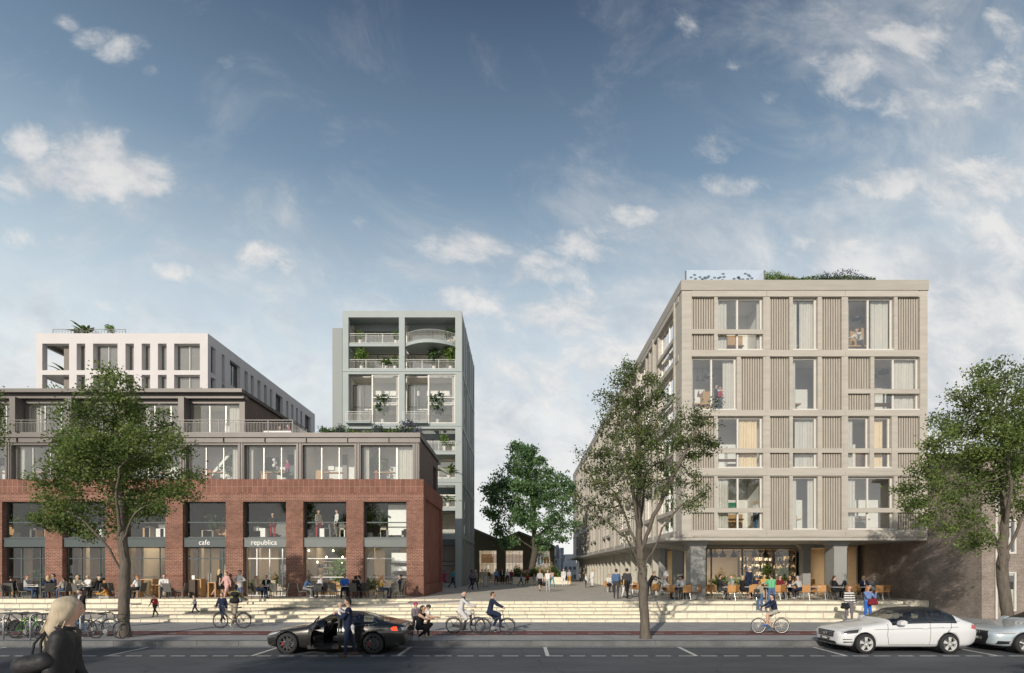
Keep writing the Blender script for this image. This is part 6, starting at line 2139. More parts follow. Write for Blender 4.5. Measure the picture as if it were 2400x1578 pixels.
def surface(prims, h, k):
    """prims: (a, b, ra, rb, label) -> verts, quads, labels of the smooth union"""
    A = np.array([p[0] for p in prims], float); Bp = np.array([p[1] for p in prims], float)
    RA = np.array([max(p[2], p[3]) for p in prims])
    lo = np.minimum(A, Bp) - RA[:, None] - 2.5 * h
    hi = np.maximum(A, Bp) + RA[:, None] + 2.5 * h
    o = lo.min(0); n = np.ceil((hi.max(0) - o) / h).astype(int) + 2
    Fd = np.full(n, .12)
    lab = np.zeros(n, np.int8); best = np.full(n, 9.0)
    m = k + 2 * h
    for i, p in enumerate(prims):
        i0 = np.maximum(0, np.floor((lo[i] - m - o) / h).astype(int)); i1 = np.minimum(n, np.ceil((hi[i] + m - o) / h).astype(int) + 1)
        sl = tuple(slice(a, b) for a, b in zip(i0, i1))
        G = np.stack(np.meshgrid(*[o[d] + h * np.arange(i0[d], i1[d]) for d in range(3)], indexing='ij'), -1)
        d = seg_eval(G, A[i], Bp[i], p[2], p[3])
        f = Fd[sl]
        kk = min(k, max(min(p[2], p[3]), .012))
        hh = np.clip(.5 + .5 * (f - d) / kk, 0, 1)
        Fd[sl] = f * (1 - hh) + d * hh - kk * hh * (1 - hh)
        b_ = best[sl]; l_ = lab[sl]
        up = d < b_
        b_[up] = d[up]; l_[up] = p[4]
    s = Fd < 0
    c = [Fd[i:n[0] - 1 + i, j:n[1] - 1 + j, l:n[2] - 1 + l] for i in (0, 1) for j in (0, 1) for l in (0, 1)]
    sg = [x < 0 for x in c]
    tot = sum(x.astype(np.int8) for x in sg)
    mix = (tot > 0) & (tot < 8)
    idx = np.full(mix.shape, -1); idx[mix] = np.arange(mix.sum())
    C = np.array([[i, j, l] for i in (0, 1) for j in (0, 1) for l in (0, 1)], float)
    cv = np.stack([x[mix] for x in c], 1)
    acc = np.zeros((len(cv), 3)); cnt = np.zeros(len(cv))
    for e0 in range(8):
        for e1 in range(e0 + 1, 8):
            if np.abs(C[e0] - C[e1]).sum() == 1:
                x, y = cv[:, e0], cv[:, e1]
                cr = (x < 0) != (y < 0)
                t = np.where(cr, x / np.where(cr, x - y, 1), 0)
                acc += np.where(cr[:, None], C[e0] + (C[e1] - C[e0]) * t[:, None], 0); cnt += cr
    base = np.argwhere(mix)
    V = o + (base + acc / cnt[:, None]) * h
    Q = []
    for ax in range(3):
        sl0 = [slice(None)] * 3; sl1 = [slice(None)] * 3
        sl0[ax] = slice(0, -1); sl1[ax] = slice(1, None)
        e = np.argwhere(s[tuple(sl0)] != s[tuple(sl1)])
        fl = s[tuple(sl0)][tuple(e.T)]
        u, v = (ax + 1) % 3, (ax + 2) % 3
        ok = (e[:, u] > 0) & (e[:, v] > 0) & (e[:, u] < mix.shape[u]) & (e[:, v] < mix.shape[v])
        e, fl = e[ok], fl[ok]
        def cell(du, dv):
            q_ = e.copy(); q_[:, u] += du; q_[:, v] += dv
            return idx[tuple(q_.T)]
        f = np.stack([cell(-1, -1), cell(0, -1), cell(0, 0), cell(-1, 0)], 1)
        f[~fl] = f[~fl][:, ::-1]
        Q.append(f)
    Q = np.concatenate(Q)
    Q = Q[(Q >= 0).all(1)]
    ctr = V[Q].mean(1)
    bestd = np.full(len(ctr), 9.0); L = np.zeros(len(ctr), int)
    for i, p in enumerate(prims):
        d = seg_eval(ctr, A[i], Bp[i], p[2], p[3])
        up = d < bestd
        bestd[up] = d[up]; L[up] = p[4]
    return V, Q, L


SKINS = {'fair': (.52, .33, .24), 'tan': (.40, .24, .16), 'brown': (.19, .105, .07), 'dark': (.07, .042, .03)}
HAIRS = {'black': (.016, .013, .012), 'brown': (.055, .032, .02), 'blond': (.46, .34, .19), 'grey': (.35, .34, .33), 'red': (.30, .11, .04), 'white': (.6, .58, .55), 'ash': (.43, .36, .26)}
CL = {'white': (.66, .65, .63), 'black': (.018, .018, .02), 'navy': (.018, .026, .055), 'denim': (.075, .125, .22), 'jeans': (.055, .085, .15), 'grey': (.20, .20, .21), 'dgrey': (.05, .05, .055), 'lgrey': (.40, .39, .38),
      'blue': (.03, .13, .45), 'sky': (.16, .24, .46), 'red': (.36, .025, .03), 'dred': (.17, .02, .03), 'yellow': (.55, .36, .05), 'orange': (.48, .25, .06), 'green': (.13, .42, .22), 'olive': (.21, .22, .09), 'khaki': (.31, .27, .20),
      'pink': (.55, .33, .31), 'peach': (.52, .36, .26), 'cream': (.56, .52, .43), 'teal': (.04, .28, .36), 'brown': (.11, .06, .035), 'lime': (.42, .45, .08), 'mauve': (.16, .14, .16), 'rose': (.36, .05, .13), 'stone': (.34, .32, .28), 'pale': (.55, .54, .53)}

POSES = {
    'stand': dict(legs=[(4, 4, 3), (-2, 3, 3)], arms=[(6, 14, 9), (4, 12, 9)]),
    'hips': dict(legs=[(2, 2, 6), (2, 3, 6)], arms=[(-18, 95, 38), (30, 100, 12)]),
    'walk': dict(legs=[(24, 8, 1), (-20, 22, 1)], arms=[(-20, 12, 8), (22, 22, 8)], lean=4),
    'walk2': dict(legs=[(-18, 20, 1), (22, 6, 1)], arms=[(20, 20, 8), (-18, 14, 8)], lean=4),
    'phone': dict(legs=[(3, 4, 4), (-2, 3, 4)], arms=[(25, 75, 8), (30, 90, 6)], look=16),
    'photo': dict(legs=[(3, 4, 5), (-2, 3, 5)], arms=[(40, 118, 14), (40, 118, 14)]),
    'sit': dict(legs=[(84, 88, 6), (80, 80, 7)], arms=[(28, 58, 8), (30, 62, 8)], lean=4),
    'sit_fwd': dict(legs=[(82, 92, 7), (78, 76, 7)], arms=[(48, 42, 8), (52, 36, 8)], lean=20),
    'sit_back': dict(legs=[(82, 70, 7), (88, 84, 5)], arms=[(12, 60, 12), (22, 70, 8)], lean=-8),
    'sit_cross': dict(legs=[(84, 86, 5), (100, 64, -6)], arms=[(20, 50, 10), (26, 66, 8)], lean=-4),
    'sit_step': dict(legs=[(98, 112, 6), (94, 100, 8)], arms=[(48, 50, 6), (50, 52, 6)], lean=20, look=22),
    'bend': dict(legs=[(2, 3, 5), (-2, 3, 5)], arms=[(60, 25, 10), (50, 30, 12)], lean=38),
    'ride': dict(legs=[(72, 66, 3), (40, 62, 3)], arms=[(52, 14, 10), (52, 14, 10)], lean=14),
    'ride2': dict(legs=[(40, 62, 3), (72, 66, 3)], arms=[(50, 14, 10), (50, 14, 10)], lean=12),
    'squat': dict(legs=[(104, 142, 8), (88, 138, 8)], arms=[(70, 20, 10), (62, 30, 8)], lean=14),
    'push': dict(legs=[(14, 8, 3), (-14, 14, 3)], arms=[(34, 40, 14), (34, 44, 10)], lean=6),
    'hold': dict(legs=[(6, 4, 4), (-12, 6, 4)], arms=[(34, 84, 12), (30, 92, 14)], lean=-3, look=6),
    'reach': dict(legs=[(84, 88, 6), (80, 80, 7)], arms=[(62, 20, 8), (30, 62, 8)], lean=8),
}


def person(label, at, rz, H=1.72, pose='stand', top='white', bot='jeans', shoe='black', hair='brown', hs='short', skin='fair', sleeve='long', legs='trousers', inner=None, extra=None, fine=1, group=None, name='person', w=1.0, tilt=0, eyes=True, **over):
    """at: the point under the feet (or under the seat for riders); forward is -y before rz"""
    ps = dict(POSES[pose]); ps.update(over)
    v3 = lambda x, y, z: np.array([x, y, z], float)
    D2 = math.radians
    lean = D2(ps.get('lean', 0)); look = D2(ps.get('look', 0))
    hip = v3(0, 0, 0)
    sp = v3(0, -math.sin(lean), math.cos(lean))
    pr = []
    kid = H < 1.35
    hu = H * (1.0 if not kid else .94)

    def ddir(sw, out, side):
        return v3(math.sin(D2(out)) * side, -math.sin(D2(sw)) * math.cos(D2(out)), -math.cos(D2(sw)) * math.cos(D2(out)))
    T, B_, SH, SK = 1, 2, 3, 0
    joints = []
    low = 9
    for side, (sw, kn, out) in zip((1, -1), ps['legs']):
        h_ = hip + v3(.052 * H * side, 0, 0)
        k_ = h_ + ddir(sw, out, side) * .245 * hu
        a_ = k_ + ddir(sw - kn, out * .3, side) * .245 * hu
        tt = v3(.012 * side, -1, -.18 if sw - kn > -25 else -.9); tt /= np.linalg.norm(tt)
        toe = a_ + v3(0, 0, -.028 * H) + tt * .085 * H
        heel = a_ + v3(0, .018 * H, -.026 * H)
        joints.append((h_, k_, a_, toe, heel))
        low = min(low, a_[2] - .045 * H, toe[2] - .018 * H)
        up_l, lo_l = {'trousers': (B_, B_), 'shorts': (B_, SK), 'skirt': (B_, SK), 'dress': (T, SK), 'long_skirt': (B_, B_)}[legs]
        g = 1.12 if legs == 'trousers' else 1.0
        pr.append((h_, k_, .052 * H * w, .034 * H * g, up_l))
        if legs == 'shorts':
            pr[-1] = (h_, h_ + (k_ - h_) * .62, .054 * H * w, .046 * H, B_)
            pr.append((h_ + (k_ - h_) * .6, k_, .036 * H, .031 * H, SK))
        pr.append((k_, a_ + (k_ - a_) * .02, .033 * H * g, .021 * H * (1.2 if lo_l else 1), lo_l))
        if not lo_l:
            pr.append((k_ + (a_ - k_) * .25, k_ + (a_ - k_) * .5, .030 * H, .026 * H, lo_l))
        pr.append((heel, toe, .020 * H, .017 * H, SH))
    if legs in ('skirt', 'dress', 'long_skirt'):
        km = (joints[0][1] + joints[1][1]) / 2
        ext = .85 if legs != 'long_skirt' else 1.0
        l_ = T if legs == 'dress' else B_
        for side in (0, 1):
            pr.append((joints[side][0] + v3(0, 0, .02), joints[side][0] + (joints[side][1] - joints[side][0]) * ext, .060 * H, .056 * H, l_))
        pr.append((hip, km * ext, .07 * H, .062 * H, l_))
        if legs == 'long_skirt':
            am = (joints[0][2] + joints[1][2]) / 2
            pr.append((km, am * .95 + km * .05, .062 * H, .075 * H, l_))
    for side in (1, -1):
        o = v3(.040 * H * side, 0, 0)
        pr.append((hip + o * .9, hip + o + sp * .06 * H, .058 * H * w, .056 * H * w, B_ if legs != 'dress' else T))
        pr.append((hip + o + sp * .07 * H, hip + o * 1.25 + sp * .235 * H, .056 * H * w, .062 * H * w, T))
        if inner or ps.get('coat'):
            pr.append((hip + o * 1.1 + v3(0, 0, -.03 * H), hip + o * 1.2 + sp * .1 * H, .066 * H, .060 * H, T))
    if ps.get('coat'):
        for side in (0, 1):
            pr.append((joints[side][0], joints[side][0] + (joints[side][1] - joints[side][0]) * .9, .064 * H, .058 * H, T))
    shc = hip + sp * .275 * H
    pr.append((shc + v3(.085 * H, 0, 0), shc - v3(.085 * H, 0, 0), .040 * H, .040 * H, T))
    if inner:
        for q_ in (.10, .17, .24):
            c = hip + sp * q_ * H + v3(0, -.050 * H, 0)
            pr.append((c, c + sp * .05 * H, .020 * H, .022 * H, 5))
    hands = []
    for side, (sw, be, out) in zip((1, -1), ps['arms']):
        s_ = shc + v3(.103 * H * side, 0, .0)
        e_ = s_ + ddir(sw, out, side) * .165 * H
        inw = -16 if be > 40 else -4
        f_ = ddir(sw + be, 0, side) + v3(-.0 * side, 0, 0)
        f_ = f_ + v3(math.sin(D2(inw)) * side, 0, 0); f_ /= np.linalg.norm(f_)
        w_ = e_ + f_ * .14 * H
        la, lb = {'long': (T, T), 'short': (T, SK), 'none': (SK, SK)}[sleeve]
        g = 1.12 if sleeve == 'long' else 1
        pr.append((s_, e_, .036 * H * (1 if la else .86), .027 * H * (g if la else .9), la))
        if sleeve == 'short':
            pr[-1] = (s_, s_ + (e_ - s_) * .7, .038 * H, .032 * H, T)
            pr.append((s_ + (e_ - s_) * .7, e_, .026 * H, .024 * H, SK))
        pr.append((e_, w_, .025 * H * (g if lb else 1), .0175 * H * (1.2 if lb else 1), lb))
        pr.append((w_, w_ + f_ * .035 * H, .017 * H, .020 * H, SK))
        hands.append((w_ + f_ * .035 * H, f_, side))
    nk = hip + sp * .31 * H
    hl = lean * .35 + look
    hd = v3(0, -math.sin(hl), math.cos(hl))
    fw = v3(0, -math.cos(hl), -math.sin(hl))
    hs_k = 1.0 if not kid else 1.28
    hc = nk + hd * .098 * H * (1 if not kid else 1.12) + fw * .012 * H
    pr.append((shc + sp * .01, nk + hd * .045 * H, .036 * H, .030 * H, SK))
    pr.append((hc - fw * .014 * H * hs_k, hc + hd * .012 * H * hs_k, .0475 * H * hs_k, .0485 * H * hs_k, SK))
    pr.append((hc + fw * .012 * H * hs_k - hd * .035 * H * hs_k, hc + fw * .012 * H * hs_k, .026 * H * hs_k, .036 * H * hs_k, SK))
    pr.append((hc + fw * .052 * H * hs_k - hd * .014 * H * hs_k, hc + fw * .046 * H * hs_k + hd * .006 * H * hs_k, .0085 * H * hs_k, .006 * H, SK))
    for side in (1, -1):
        pr.append((hc + v3(.049 * H * hs_k * side, 0, 0) - fw * .004 * H - hd * .012 * H, hc + v3(.052 * H * hs_k * side, 0, 0) - fw * .010 * H + hd * .008 * H, .008 * H, .009 * H, SK))
    if extra == 'scarf':
        pr.append((nk + v3(.02, 0, 0), nk - v3(.02, 0, 0), .046 * H, .046 * H, 6))
    if extra == 'print':
        c = hip + sp * .2 * H + v3(0, -.058 * H, 0)
        pr.append((c, c, .030 * H, .030 * H, 6))
    res = {2: .0145, 1: .021, 0: .032}[fine]
    V, Q, L = surface([(p[0], p[1], p[2], p[3], p[4]) for p in pr], res, .030)
    if extra == 'stripes':
        zc_ = V[Q].mean(1)[:, 2]
        L = np.where((L == 1) & (np.floor(zc_ / .055) % 2 == 0), 6, L)
    dz = -low
    mats = [pmat('skin_' + skin, SKINS[skin], .55, var=.05, spec=.35), cloth(CL[top]), cloth(CL[bot]), cloth(CL[shoe], .6), pmat('hair_' + hair, HAIRS[hair], .6, var=.25, scale=20, stretch=(3, 3, .6)), cloth(CL[inner] if inner else CL['white']), cloth(CL[over.get('xcol', 'grey')] if over.get('xcol') else CL['white'])]
    Vs, Fs, Ms = [V], [Q], [L]
    nv = len(V)
    if fine >= 1:      # fingers rooted in the palms
        mb = MB()
        for (c, f_, side) in hands:
            s_ = np.cross(f_, v3(0, 0, 1)); s_ = s_ / (np.linalg.norm(s_) + 1e-9)
            if abs(f_[2]) > .9:
                s_ = v3(0, 1, 0)
            pn = np.cross(s_, f_)
            for i, ln in enumerate((.036, .042, .039, .030)):
                b0 = c - f_ * .008 * H + s_ * (i - 1.5) * .0095 * H
                b1 = b0 + f_ * ln * H * .55 - pn * .004 * H
                b2 = b1 + f_ * ln * H * .35 - pn * .016 * H
                mb.tube([tuple(b0), tuple(b1), tuple(b2)], [.0058 * H, .0052 * H, .004 * H], 5)
            t0 = c - f_ * .022 * H - s_ * side * .012 * H
            t1 = t0 - s_ * side * .016 * H + f_ * .014 * H - pn * .006 * H
            mb.tube([tuple(t0), tuple(t1), tuple(t1 + f_ * .016 * H - pn * .006 * H)], [.0065 * H, .006 * H, .0045 * H], 5)
        fq = [f for f in mb.f if len(f) == 4]
        Vs.append(np.array(mb.v)); Fs.append(np.array(fq) + nv); Ms.append(np.zeros(len(fq), int)); nv += len(mb.v)
    if fine == 2 and eyes:
        mb = MB()
        for side in (1, -1):
            c = hc + v3(.019 * H * side, 0, 0) + fw * .0455 * H * hs_k + hd * .008 * H
            mb.tube([tuple(c - v3(.008 * H, 0, 0)), tuple(c), tuple(c + v3(.008 * H, 0, 0))], [.002 * H, .0055 * H, .002 * H], 5)
            mb.tube([tuple(c + hd * .012 * H - v3(.011 * H, 0, 0)), tuple(c + hd * .014 * H + fw * .002), tuple(c + hd * .012 * H + v3(.011 * H, 0, 0))], .0028 * H, 4)
        m_ = hc + fw * .047 * H * hs_k - hd * .030 * H * hs_k
        n1 = len(mb.f)
        mb.tube([tuple(m_ - v3(.012 * H, 0, 0)), tuple(m_ + fw * .003), tuple(m_ + v3(.012 * H, 0, 0))], .0035 * H, 4)
        fq = [f for f in mb.f if len(f) == 4]
        Vs.append(np.array(mb.v)); Fs.append(np.array(fq) + nv); Ms.append(np.full(len(fq), 4)); nv += len(mb.v)
    VV_ = np.concatenate(Vs) + np.array([0, 0, dz])
    me = mesh_np('person', VV_, np.concatenate(Fs), mats, np.concatenate(Ms), smooth=True)
    o = link(name, me, None, at)
    o.rotation_euler = (0, 0, R(rz))
    tag(o, label, 'person', group)
    # hair or helmet as a child
    hp = []
    k_ = hs_k
    cap = hc - fw * .010 * H * k_ + hd * .014 * H * k_
    hm = mats[4]
    if hs != 'bald':
        hp.append((cap, cap + hd * .004 * H, .052 * H * k_, .051 * H * k_, 0))
        hp.append((cap - fw * .014 * H * k_, cap - fw * .02 * H - hd * .03 * H * k_, .046 * H * k_, .036 * H * k_, 0))
    else:
        hp.append((cap - fw * .02 * H * k_ - hd * .02 * H, cap - fw * .018 * H * k_ - hd * .03 * H, .043 * H * k_, .038 * H * k_, 0))
    if hs == 'long':
        for side in (1, -1, 0):
            a = cap + v3(.026 * H * side, 0, 0) - fw * (.012 if side else .03) * H
            b = nk + v3(.034 * H * side, .035 * H, -.05 * H)
            hp.append((a, b, .034 * H, .026 * H, 0))
    if hs == 'flow':
        for side in (1, -1, 0):
            a = cap + v3(.022 * H * side, 0, 0) - fw * .018 * H
            b = cap - fw * (.050 * H) - hd * .115 * H + v3(.020 * H * side, 0, 0)
            hp.append((a, b, .046 * H, .030 * H, 0))
            hp.append((b, b - fw * .03 * H - hd * .075 * H, .031 * H, .012 * H, 0))
            hp.append((cap + v3(.030 * H * side, 0, 0) + fw * .012 * H, cap + v3(.040 * H * side, 0, 0) - hd * .05 * H - fw * .01 * H, .028 * H, .024 * H, 0))
    if hs == 'bob':
        for side in (1, -1, 0):
            a = cap + v3(.028 * H * side, 0, 0) - fw * .01 * H
            hp.append((a, a - hd * .07 * H - fw * .008 * H, .032 * H, .028 * H, 0))
    if hs in ('bun', 'tail'):
        hp.append((cap - fw * .05 * H, cap - fw * .062 * H - hd * (.0 if hs == 'bun' else .09) * H, .024 * H, .016 * H, 0))
    if hs in ('helmet', 'cap'):
        hp = [(cap + hd * .006 * H * k_ + fw * .008 * H, cap + hd * .006 * H * k_ - fw * .012 * H, .056 * H * k_, .055 * H * k_, 0)]
        if hs == 'cap':
            hp.append((cap + fw * .05 * H + hd * .005 * H, cap + fw * .075 * H, .014 * H, .010 * H, 0))
        hm = cloth(CL[over.get('hcol', 'black')], .4)
    V, Q, L = surface(hp, max(res * .85, .012), .02)
    V = V + np.array([0, 0, dz])
    link({'helmet': 'helmet', 'cap': 'cap'}.get(hs, 'hair'), mesh_np('hair', V, Q, [hm], smooth=True), o)
    o['_hip'] = float(dz)
    o['_head'] = [float(x) for x in (cap + np.array([0, 0, dz]))]
    return o


def blob_thing(name, label, cat, prims, mat, loc, rz=0, h=.02, k=.02, group=None, mats=None):
    V, Q, L = surface(prims, h, k)
    o = link(name, mesh_np(name, V, Q, mats or [mat], L if mats else None, smooth=True), None, loc)
    o.rotation_euler = (0, 0, rz)
    return tag(o, label, cat, group)
# ------------------------------------------------------------------ terrace furniture
def make_chair_dark():
    t = thing('terrace_chair', 'x', 'chair', (0, 0, 0), group='dark grey terrace chairs outside the cafe')
    MB().box(-.23, .23, -.22, .22, .41, .46).build('seat', WICKER, t, local=True)
    b = MB()
    b.poly([(-.23, .20, .46), (.23, .20, .46), (.235, .30, .93), (-.235, .30, .93)]); b.poly([(-.23, .235, .46), (.23, .235, .46), (.235, .335, .93), (-.235, .335, .93)])
    b.poly([(-.235, .30, .93), (.235, .30, .93), (.235, .335, .93), (-.235, .335, .93)]); b.poly([(-.23, .20, .46), (-.235, .30, .93), (-.235, .335, .93), (-.23, .235, .46)]); b.poly([(.23, .20, .46), (.235, .30, .93), (.235, .335, .93), (.23, .235, .46)])
    b.build('backrest', WICKER, t, local=True)
    for sx in (-1, 1):
        for sy in (-1, 1):
            MB().tube([(.20 * sx, .19 * sy, .41), (.215 * sx, .23 * sy, 0)], .016, 6).build('leg', WICKER, t, local=True)
    return t


def make_chair_ply():
    t = thing('wooden_chair', 'x', 'chair', (0, 0, 0), group='bent plywood chairs on the restaurant terrace')
    sec = [(-.23, .43), (-.15, .455), (.10, .44), (.19, .455), (.225, .52), (.25, .66), (.285, .86)]
    for nm, ss in (('seat', sec[:4]), ('backrest', sec[3:])):
        b = MB()
        for off in (0, .014):
            for (y0, z0), (y1, z1) in zip(ss[:-1], ss[1:]):
                w0, w1 = (.22, .22) if nm == 'seat' else (.225, .225)
                b.poly([(-w0, y0 + off * .7, z0 - off), (w0, y0 + off * .7, z0 - off), (w1, y1 + off * .7, z1 - off), (-w1, y1 + off * .7, z1 - off)])
        b.build(nm, PLY, t, smooth=True, local=True)
    for sx in (-1, 1):
        for sy in (-1, 1):
            MB().tube([(.10 * sx, .10 * sy, .435), (.19 * sx, .15 * sy, .42), (.21 * sx, .25 * sy, 0)], .011, 6).build('leg', CHROME, t, local=True)
    return t


CHD, CHP = make_chair_dark(), make_chair_ply()
USED = set()


def chair(proto, label, x, y, z, rz):
    if proto.name in USED:
        c = copy_tree(proto)
    else:
        c = proto; USED.add(proto.name)
    c.location = (x, y, z); c.rotation_euler = (0, 0, R(rz)); c['label'] = label
    return c


def make_table(square):
    t = thing('terrace_table', 'x', 'table', (0, 0, 0), group='small terrace tables')
    if square:
        MB().box(-.36, .36, -.36, .36, .72, .75).build('table_top', TOPW, t, local=True)
    else:
        MB().lathe((0, 0, .72), [(0, 0), (.38, 0), (.39, .012), (.38, .028), (0, .028)], 24).build('table_top', TOPW, t, local=True)
    MB().tube([(0, 0, .02), (0, 0, .72)], .035, 8).build('pedestal', BLACK if square else STEEL, t, local=True)
    MB().lathe((0, 0, 0), [(0, .03), (.06, .03), (.24, .012), (.25, 0)], 16).build('base', BLACK if square else STEEL, t, local=True)
    return t


TS, TR = make_table(True), make_table(False)
MB().lathe((0, 0, 0), [(0, 0)] * 2, 3)


def cup(x, y, z, label):
    m = MB().lathe((0, 0, 0), [(0, 0), (.03, 0), (.04, .09), (.034, .09), (.028, .01), (0, .01)], 10)
    o = m.build('cup', WHITE, None); o.location = (x, y, z)
    tag(o, label, 'cup', 'cups on the terrace tables')


def table(proto, label, u, y, with_cup=True):
    c = copy_tree(proto) if proto.name in USED else proto
    USED.add(proto.name)
    c.location = (X(u, y), y, PZ); c['label'] = label
    if with_cup:
        cup(X(u, y) + .1, y - .12, PZ + .752, 'white cup on the ' + ' '.join(label.split()[:10]))
    return c


def sit(label, u, y, rz, proto, z=PZ, ch=None, pose='sit', H=1.70, **kw):
    """a seated person with the chair beneath"""
    x = X(u, y)
    o = person(label, (x, y, z), rz, H, pose, **kw)
    d = Matrix.Rotation(R(rz), 3, 'Z') @ Vector((0, .06, 0))
    chair(proto, ch or ('chair under the ' + label.split(' seated')[0].split(' sitting')[0]), x + d.x, y + d.y, z, rz)
    return o


D, W_ = CHD, CHP
# ---- cafe terrace
table(TS, 'square table between the woman in the grey top and the blond woman', 88, 32.3)
table(TS, 'square table of the three guests left of the street tree', 207, 32.4)
table(TS, 'square table left of the woman in the white vest', 305, 32.4)
table(TR, 'round table between the peach jacket and the dark suit', 627, 32.4)
table(TR, 'round table before the woman with pale hair', 733, 32.3)
table(TS, 'square table beside the man in the bright blue shirt', 818, 32.4)
table(TR, 'round table between the yellow dress and the blue blazer', 914, 32.3)
sit('person in a black shirt seated with the back turned at the far left', 28, 32.4, 195, D, pose='sit_back', top='black', bot='black', hair='black', skin='tan', ch='dark chair under the guest in black at the far left')
chair(D, 'empty dark chair at the left edge of the cafe terrace', X(8, 32), 32.0, PZ, 170)
sit('woman in a pale grey top seated facing right at the first cafe table', 62, 32.1, 100, D, top='lgrey', bot='jeans', hair='red', hs='bun', ch='pale lit chair under the woman in the grey top')
sit('blond woman in a dark blue jacket seated with long hair down her back', 113, 32.2, 235, D, top='navy', bot='black', hair='blond', hs='long')
sit('dark haired man in a denim shirt seated behind the blond woman', 128, 33.0, -40, D, H=1.8, top='denim', bot='jeans', hair='black', skin='tan', ch='chair under the man in the denim shirt')
sit('boy in a beige shirt seated on the right of the denim shirt man', 151, 32.3, -95, D, H=1.55, top='stone', bot='jeans', hair='black', skin='tan')
sit('blond woman in a white blouse seated left of the middle cafe table', 181, 32.9, 70, D, top='cream', bot='grey', hair='blond', hs='bob')
sit('man in a white shirt seated at the back of the middle cafe table', 207, 33.3, 0, D, top='white', bot='dgrey', hair='red', hs='bald', ch='chair under the man in the white shirt at the middle cafe table')
sit('grey haired man in a black suit seated with crossed legs', 231, 32.4, -100, D, pose='sit_cross', top='black', bot='black', hair='white', hs='bald', inner='white')
chair(D, 'empty pale lit chair left of the middle cafe table', X(185, 31.9), 31.95, PZ, 160)
chair(D, 'empty dark chair against the brick pier left of the tree', X(271, 32.6), 32.6, PZ, 95)
sit('red haired woman in a white vest seated right of the street tree', 324, 32.4, -95, D, top='white', bot='black', hair='red', sleeve='short', hs='tail')
sit('man in a white shirt seated before the brick pier by the cafe sign', 385, 32.5, 30, D, H=1.78, top='white', bot='dgrey', hair='brown', ch='dark chair behind the man in the white shirt by the pier')
chair(D, 'empty dark chair with its back turned before the cafe pier', X(398, 32.0), 32.0, PZ, 180)
chair(D, 'empty dark chair facing left beside the cafe door', X(424, 32.3), 32.3, PZ, -80)
sit('woman in a peach jacket seated facing right left of the door', 604, 32.2, 100, D, pose='sit_back', top='peach', bot='jeans', hair='red', hs='bun')
sit('dark haired man in a black suit seated behind the round table', 625, 32.9, 10, D, top='black', bot='black', inner='white', hair='black', ch='chair under the man in the black suit at the round table')
chair(D, 'empty dark chair with its back turned right of the peach jacket table', X(645, 31.9), 31.9, PZ, 175)
chair(D, 'empty dark chair facing left before the pier right of the door', X(668, 32.5), 32.5, PZ, -85)
sit('dark skinned man in a faded denim jacket seated leaning forward', 714, 32.2, 98, D, pose='sit_fwd', top='denim', bot='grey', hair='black', skin='dark', shoe='white')
sit('pale haired woman in a white top seated behind a dark chair', 752, 32.9, -30, D, top='white', bot='black', hair='white', hs='long', sleeve='short')
chair(D, 'empty dark chair with its back turned in front of the pale haired woman', X(748, 31.9), 31.9, PZ, 180)
chair(D, 'empty dark chair facing left right of the pale haired woman', X(768, 32.4), 32.4, PZ, -85)
chair(D, 'empty dark chair left of the man in the bright blue shirt', X(786, 32.0), 32.0, PZ, 165)
sit('man in a bright blue shirt seated before the brick pier', 808, 32.7, 15, D, H=1.78, top='blue', bot='navy', hair='black', skin='tan')
sit('dark haired woman in a black top seated with her back turned', 833, 32.2, 170, D, top='black', bot='black', hair='black', hs='bob', skin='tan')
sit('woman in a beige dress seated behind the woman in black', 843, 33.1, -120, D, top='stone', bot='black', hair='black', hs='tail', sleeve='none')
chair(D, 'empty dark chair facing left at the pier before the corner window', X(853, 32.6), 32.6, PZ, -92)
sit('red haired woman in a yellow dress reaching over the round table', 893, 32.3, 98, D, pose='reach', top='yellow', bot='jeans', hair='red', hs='long', sleeve='none')
sit('bearded man in a blue blazer seated at the right round table', 934, 32.6, -70, D, H=1.78, pose='sit_back', top='navy', bot='dgrey', inner='white', hair='black')
chair(D, 'empty dark chair with its back turned left of the blue blazer', X(929, 31.9), 31.9, PZ, 178)
# bar tables and bins by the cafe door
def bar_table(label, u, y, w, h):
    t = thing('bar_table', label, 'bar table', (X(u, y), y, PZ), group='wooden bar tables by the cafe door')
    MB().box(-w / 2, w / 2, -.3, .3, h - .05, h).build('table_top', WOOD, t, local=True)
    for sx in (-1, 1):
        MB().box(sx * w / 2 - .06 * (sx > 0), sx * w / 2 + .06 * (sx < 0), -.28, .28, 0, h - .053).build('leg', WOOD, t, local=True)
bar_table('tall wooden bar table beside the woman in the white vest', 346, 33.6, 1.0, 1.15)
bar_table('wooden bar table right of the cafe door', 467, 33.5, .55, 1.15)
bar_table('low wooden bench table behind the blond standing woman', 502, 33.7, .5, .95)
for u, lab in ((362, 'wooden stool at the tall bar table, left one'), (372, 'wooden stool at the tall bar table, right one')):
    t = thing('bar_stool', lab, 'stool', (X(u, 33.3), 33.3, PZ), group='wooden bar stools')
    MB().box(-.17, .17, -.17, .17, .76, .80).build('seat', WOOD, t, local=True)
    for sx in (-1, 1):
        for sy in (-1, 1):
            MB().box(.13 * sx - .02, .13 * sx + .02, .13 * sy - .02, .13 * sy + .02, 0, .757).build('leg', WOOD, t, local=True)
mn = thing('menu_stand', 'dark menu stand with a white card beside the cafe door', 'stand', (X(453, 33.2), 33.2, PZ))
MB().box(-.18, .18, -.12, .12, 0, 1.12).build('stand', pmat('dark_wood', (.06, .04, .03), .6), mn, local=True)
MB().box(-.08, .09, -.02, .0, 1.13, 1.38).build('card', WHITE, mn, local=True)

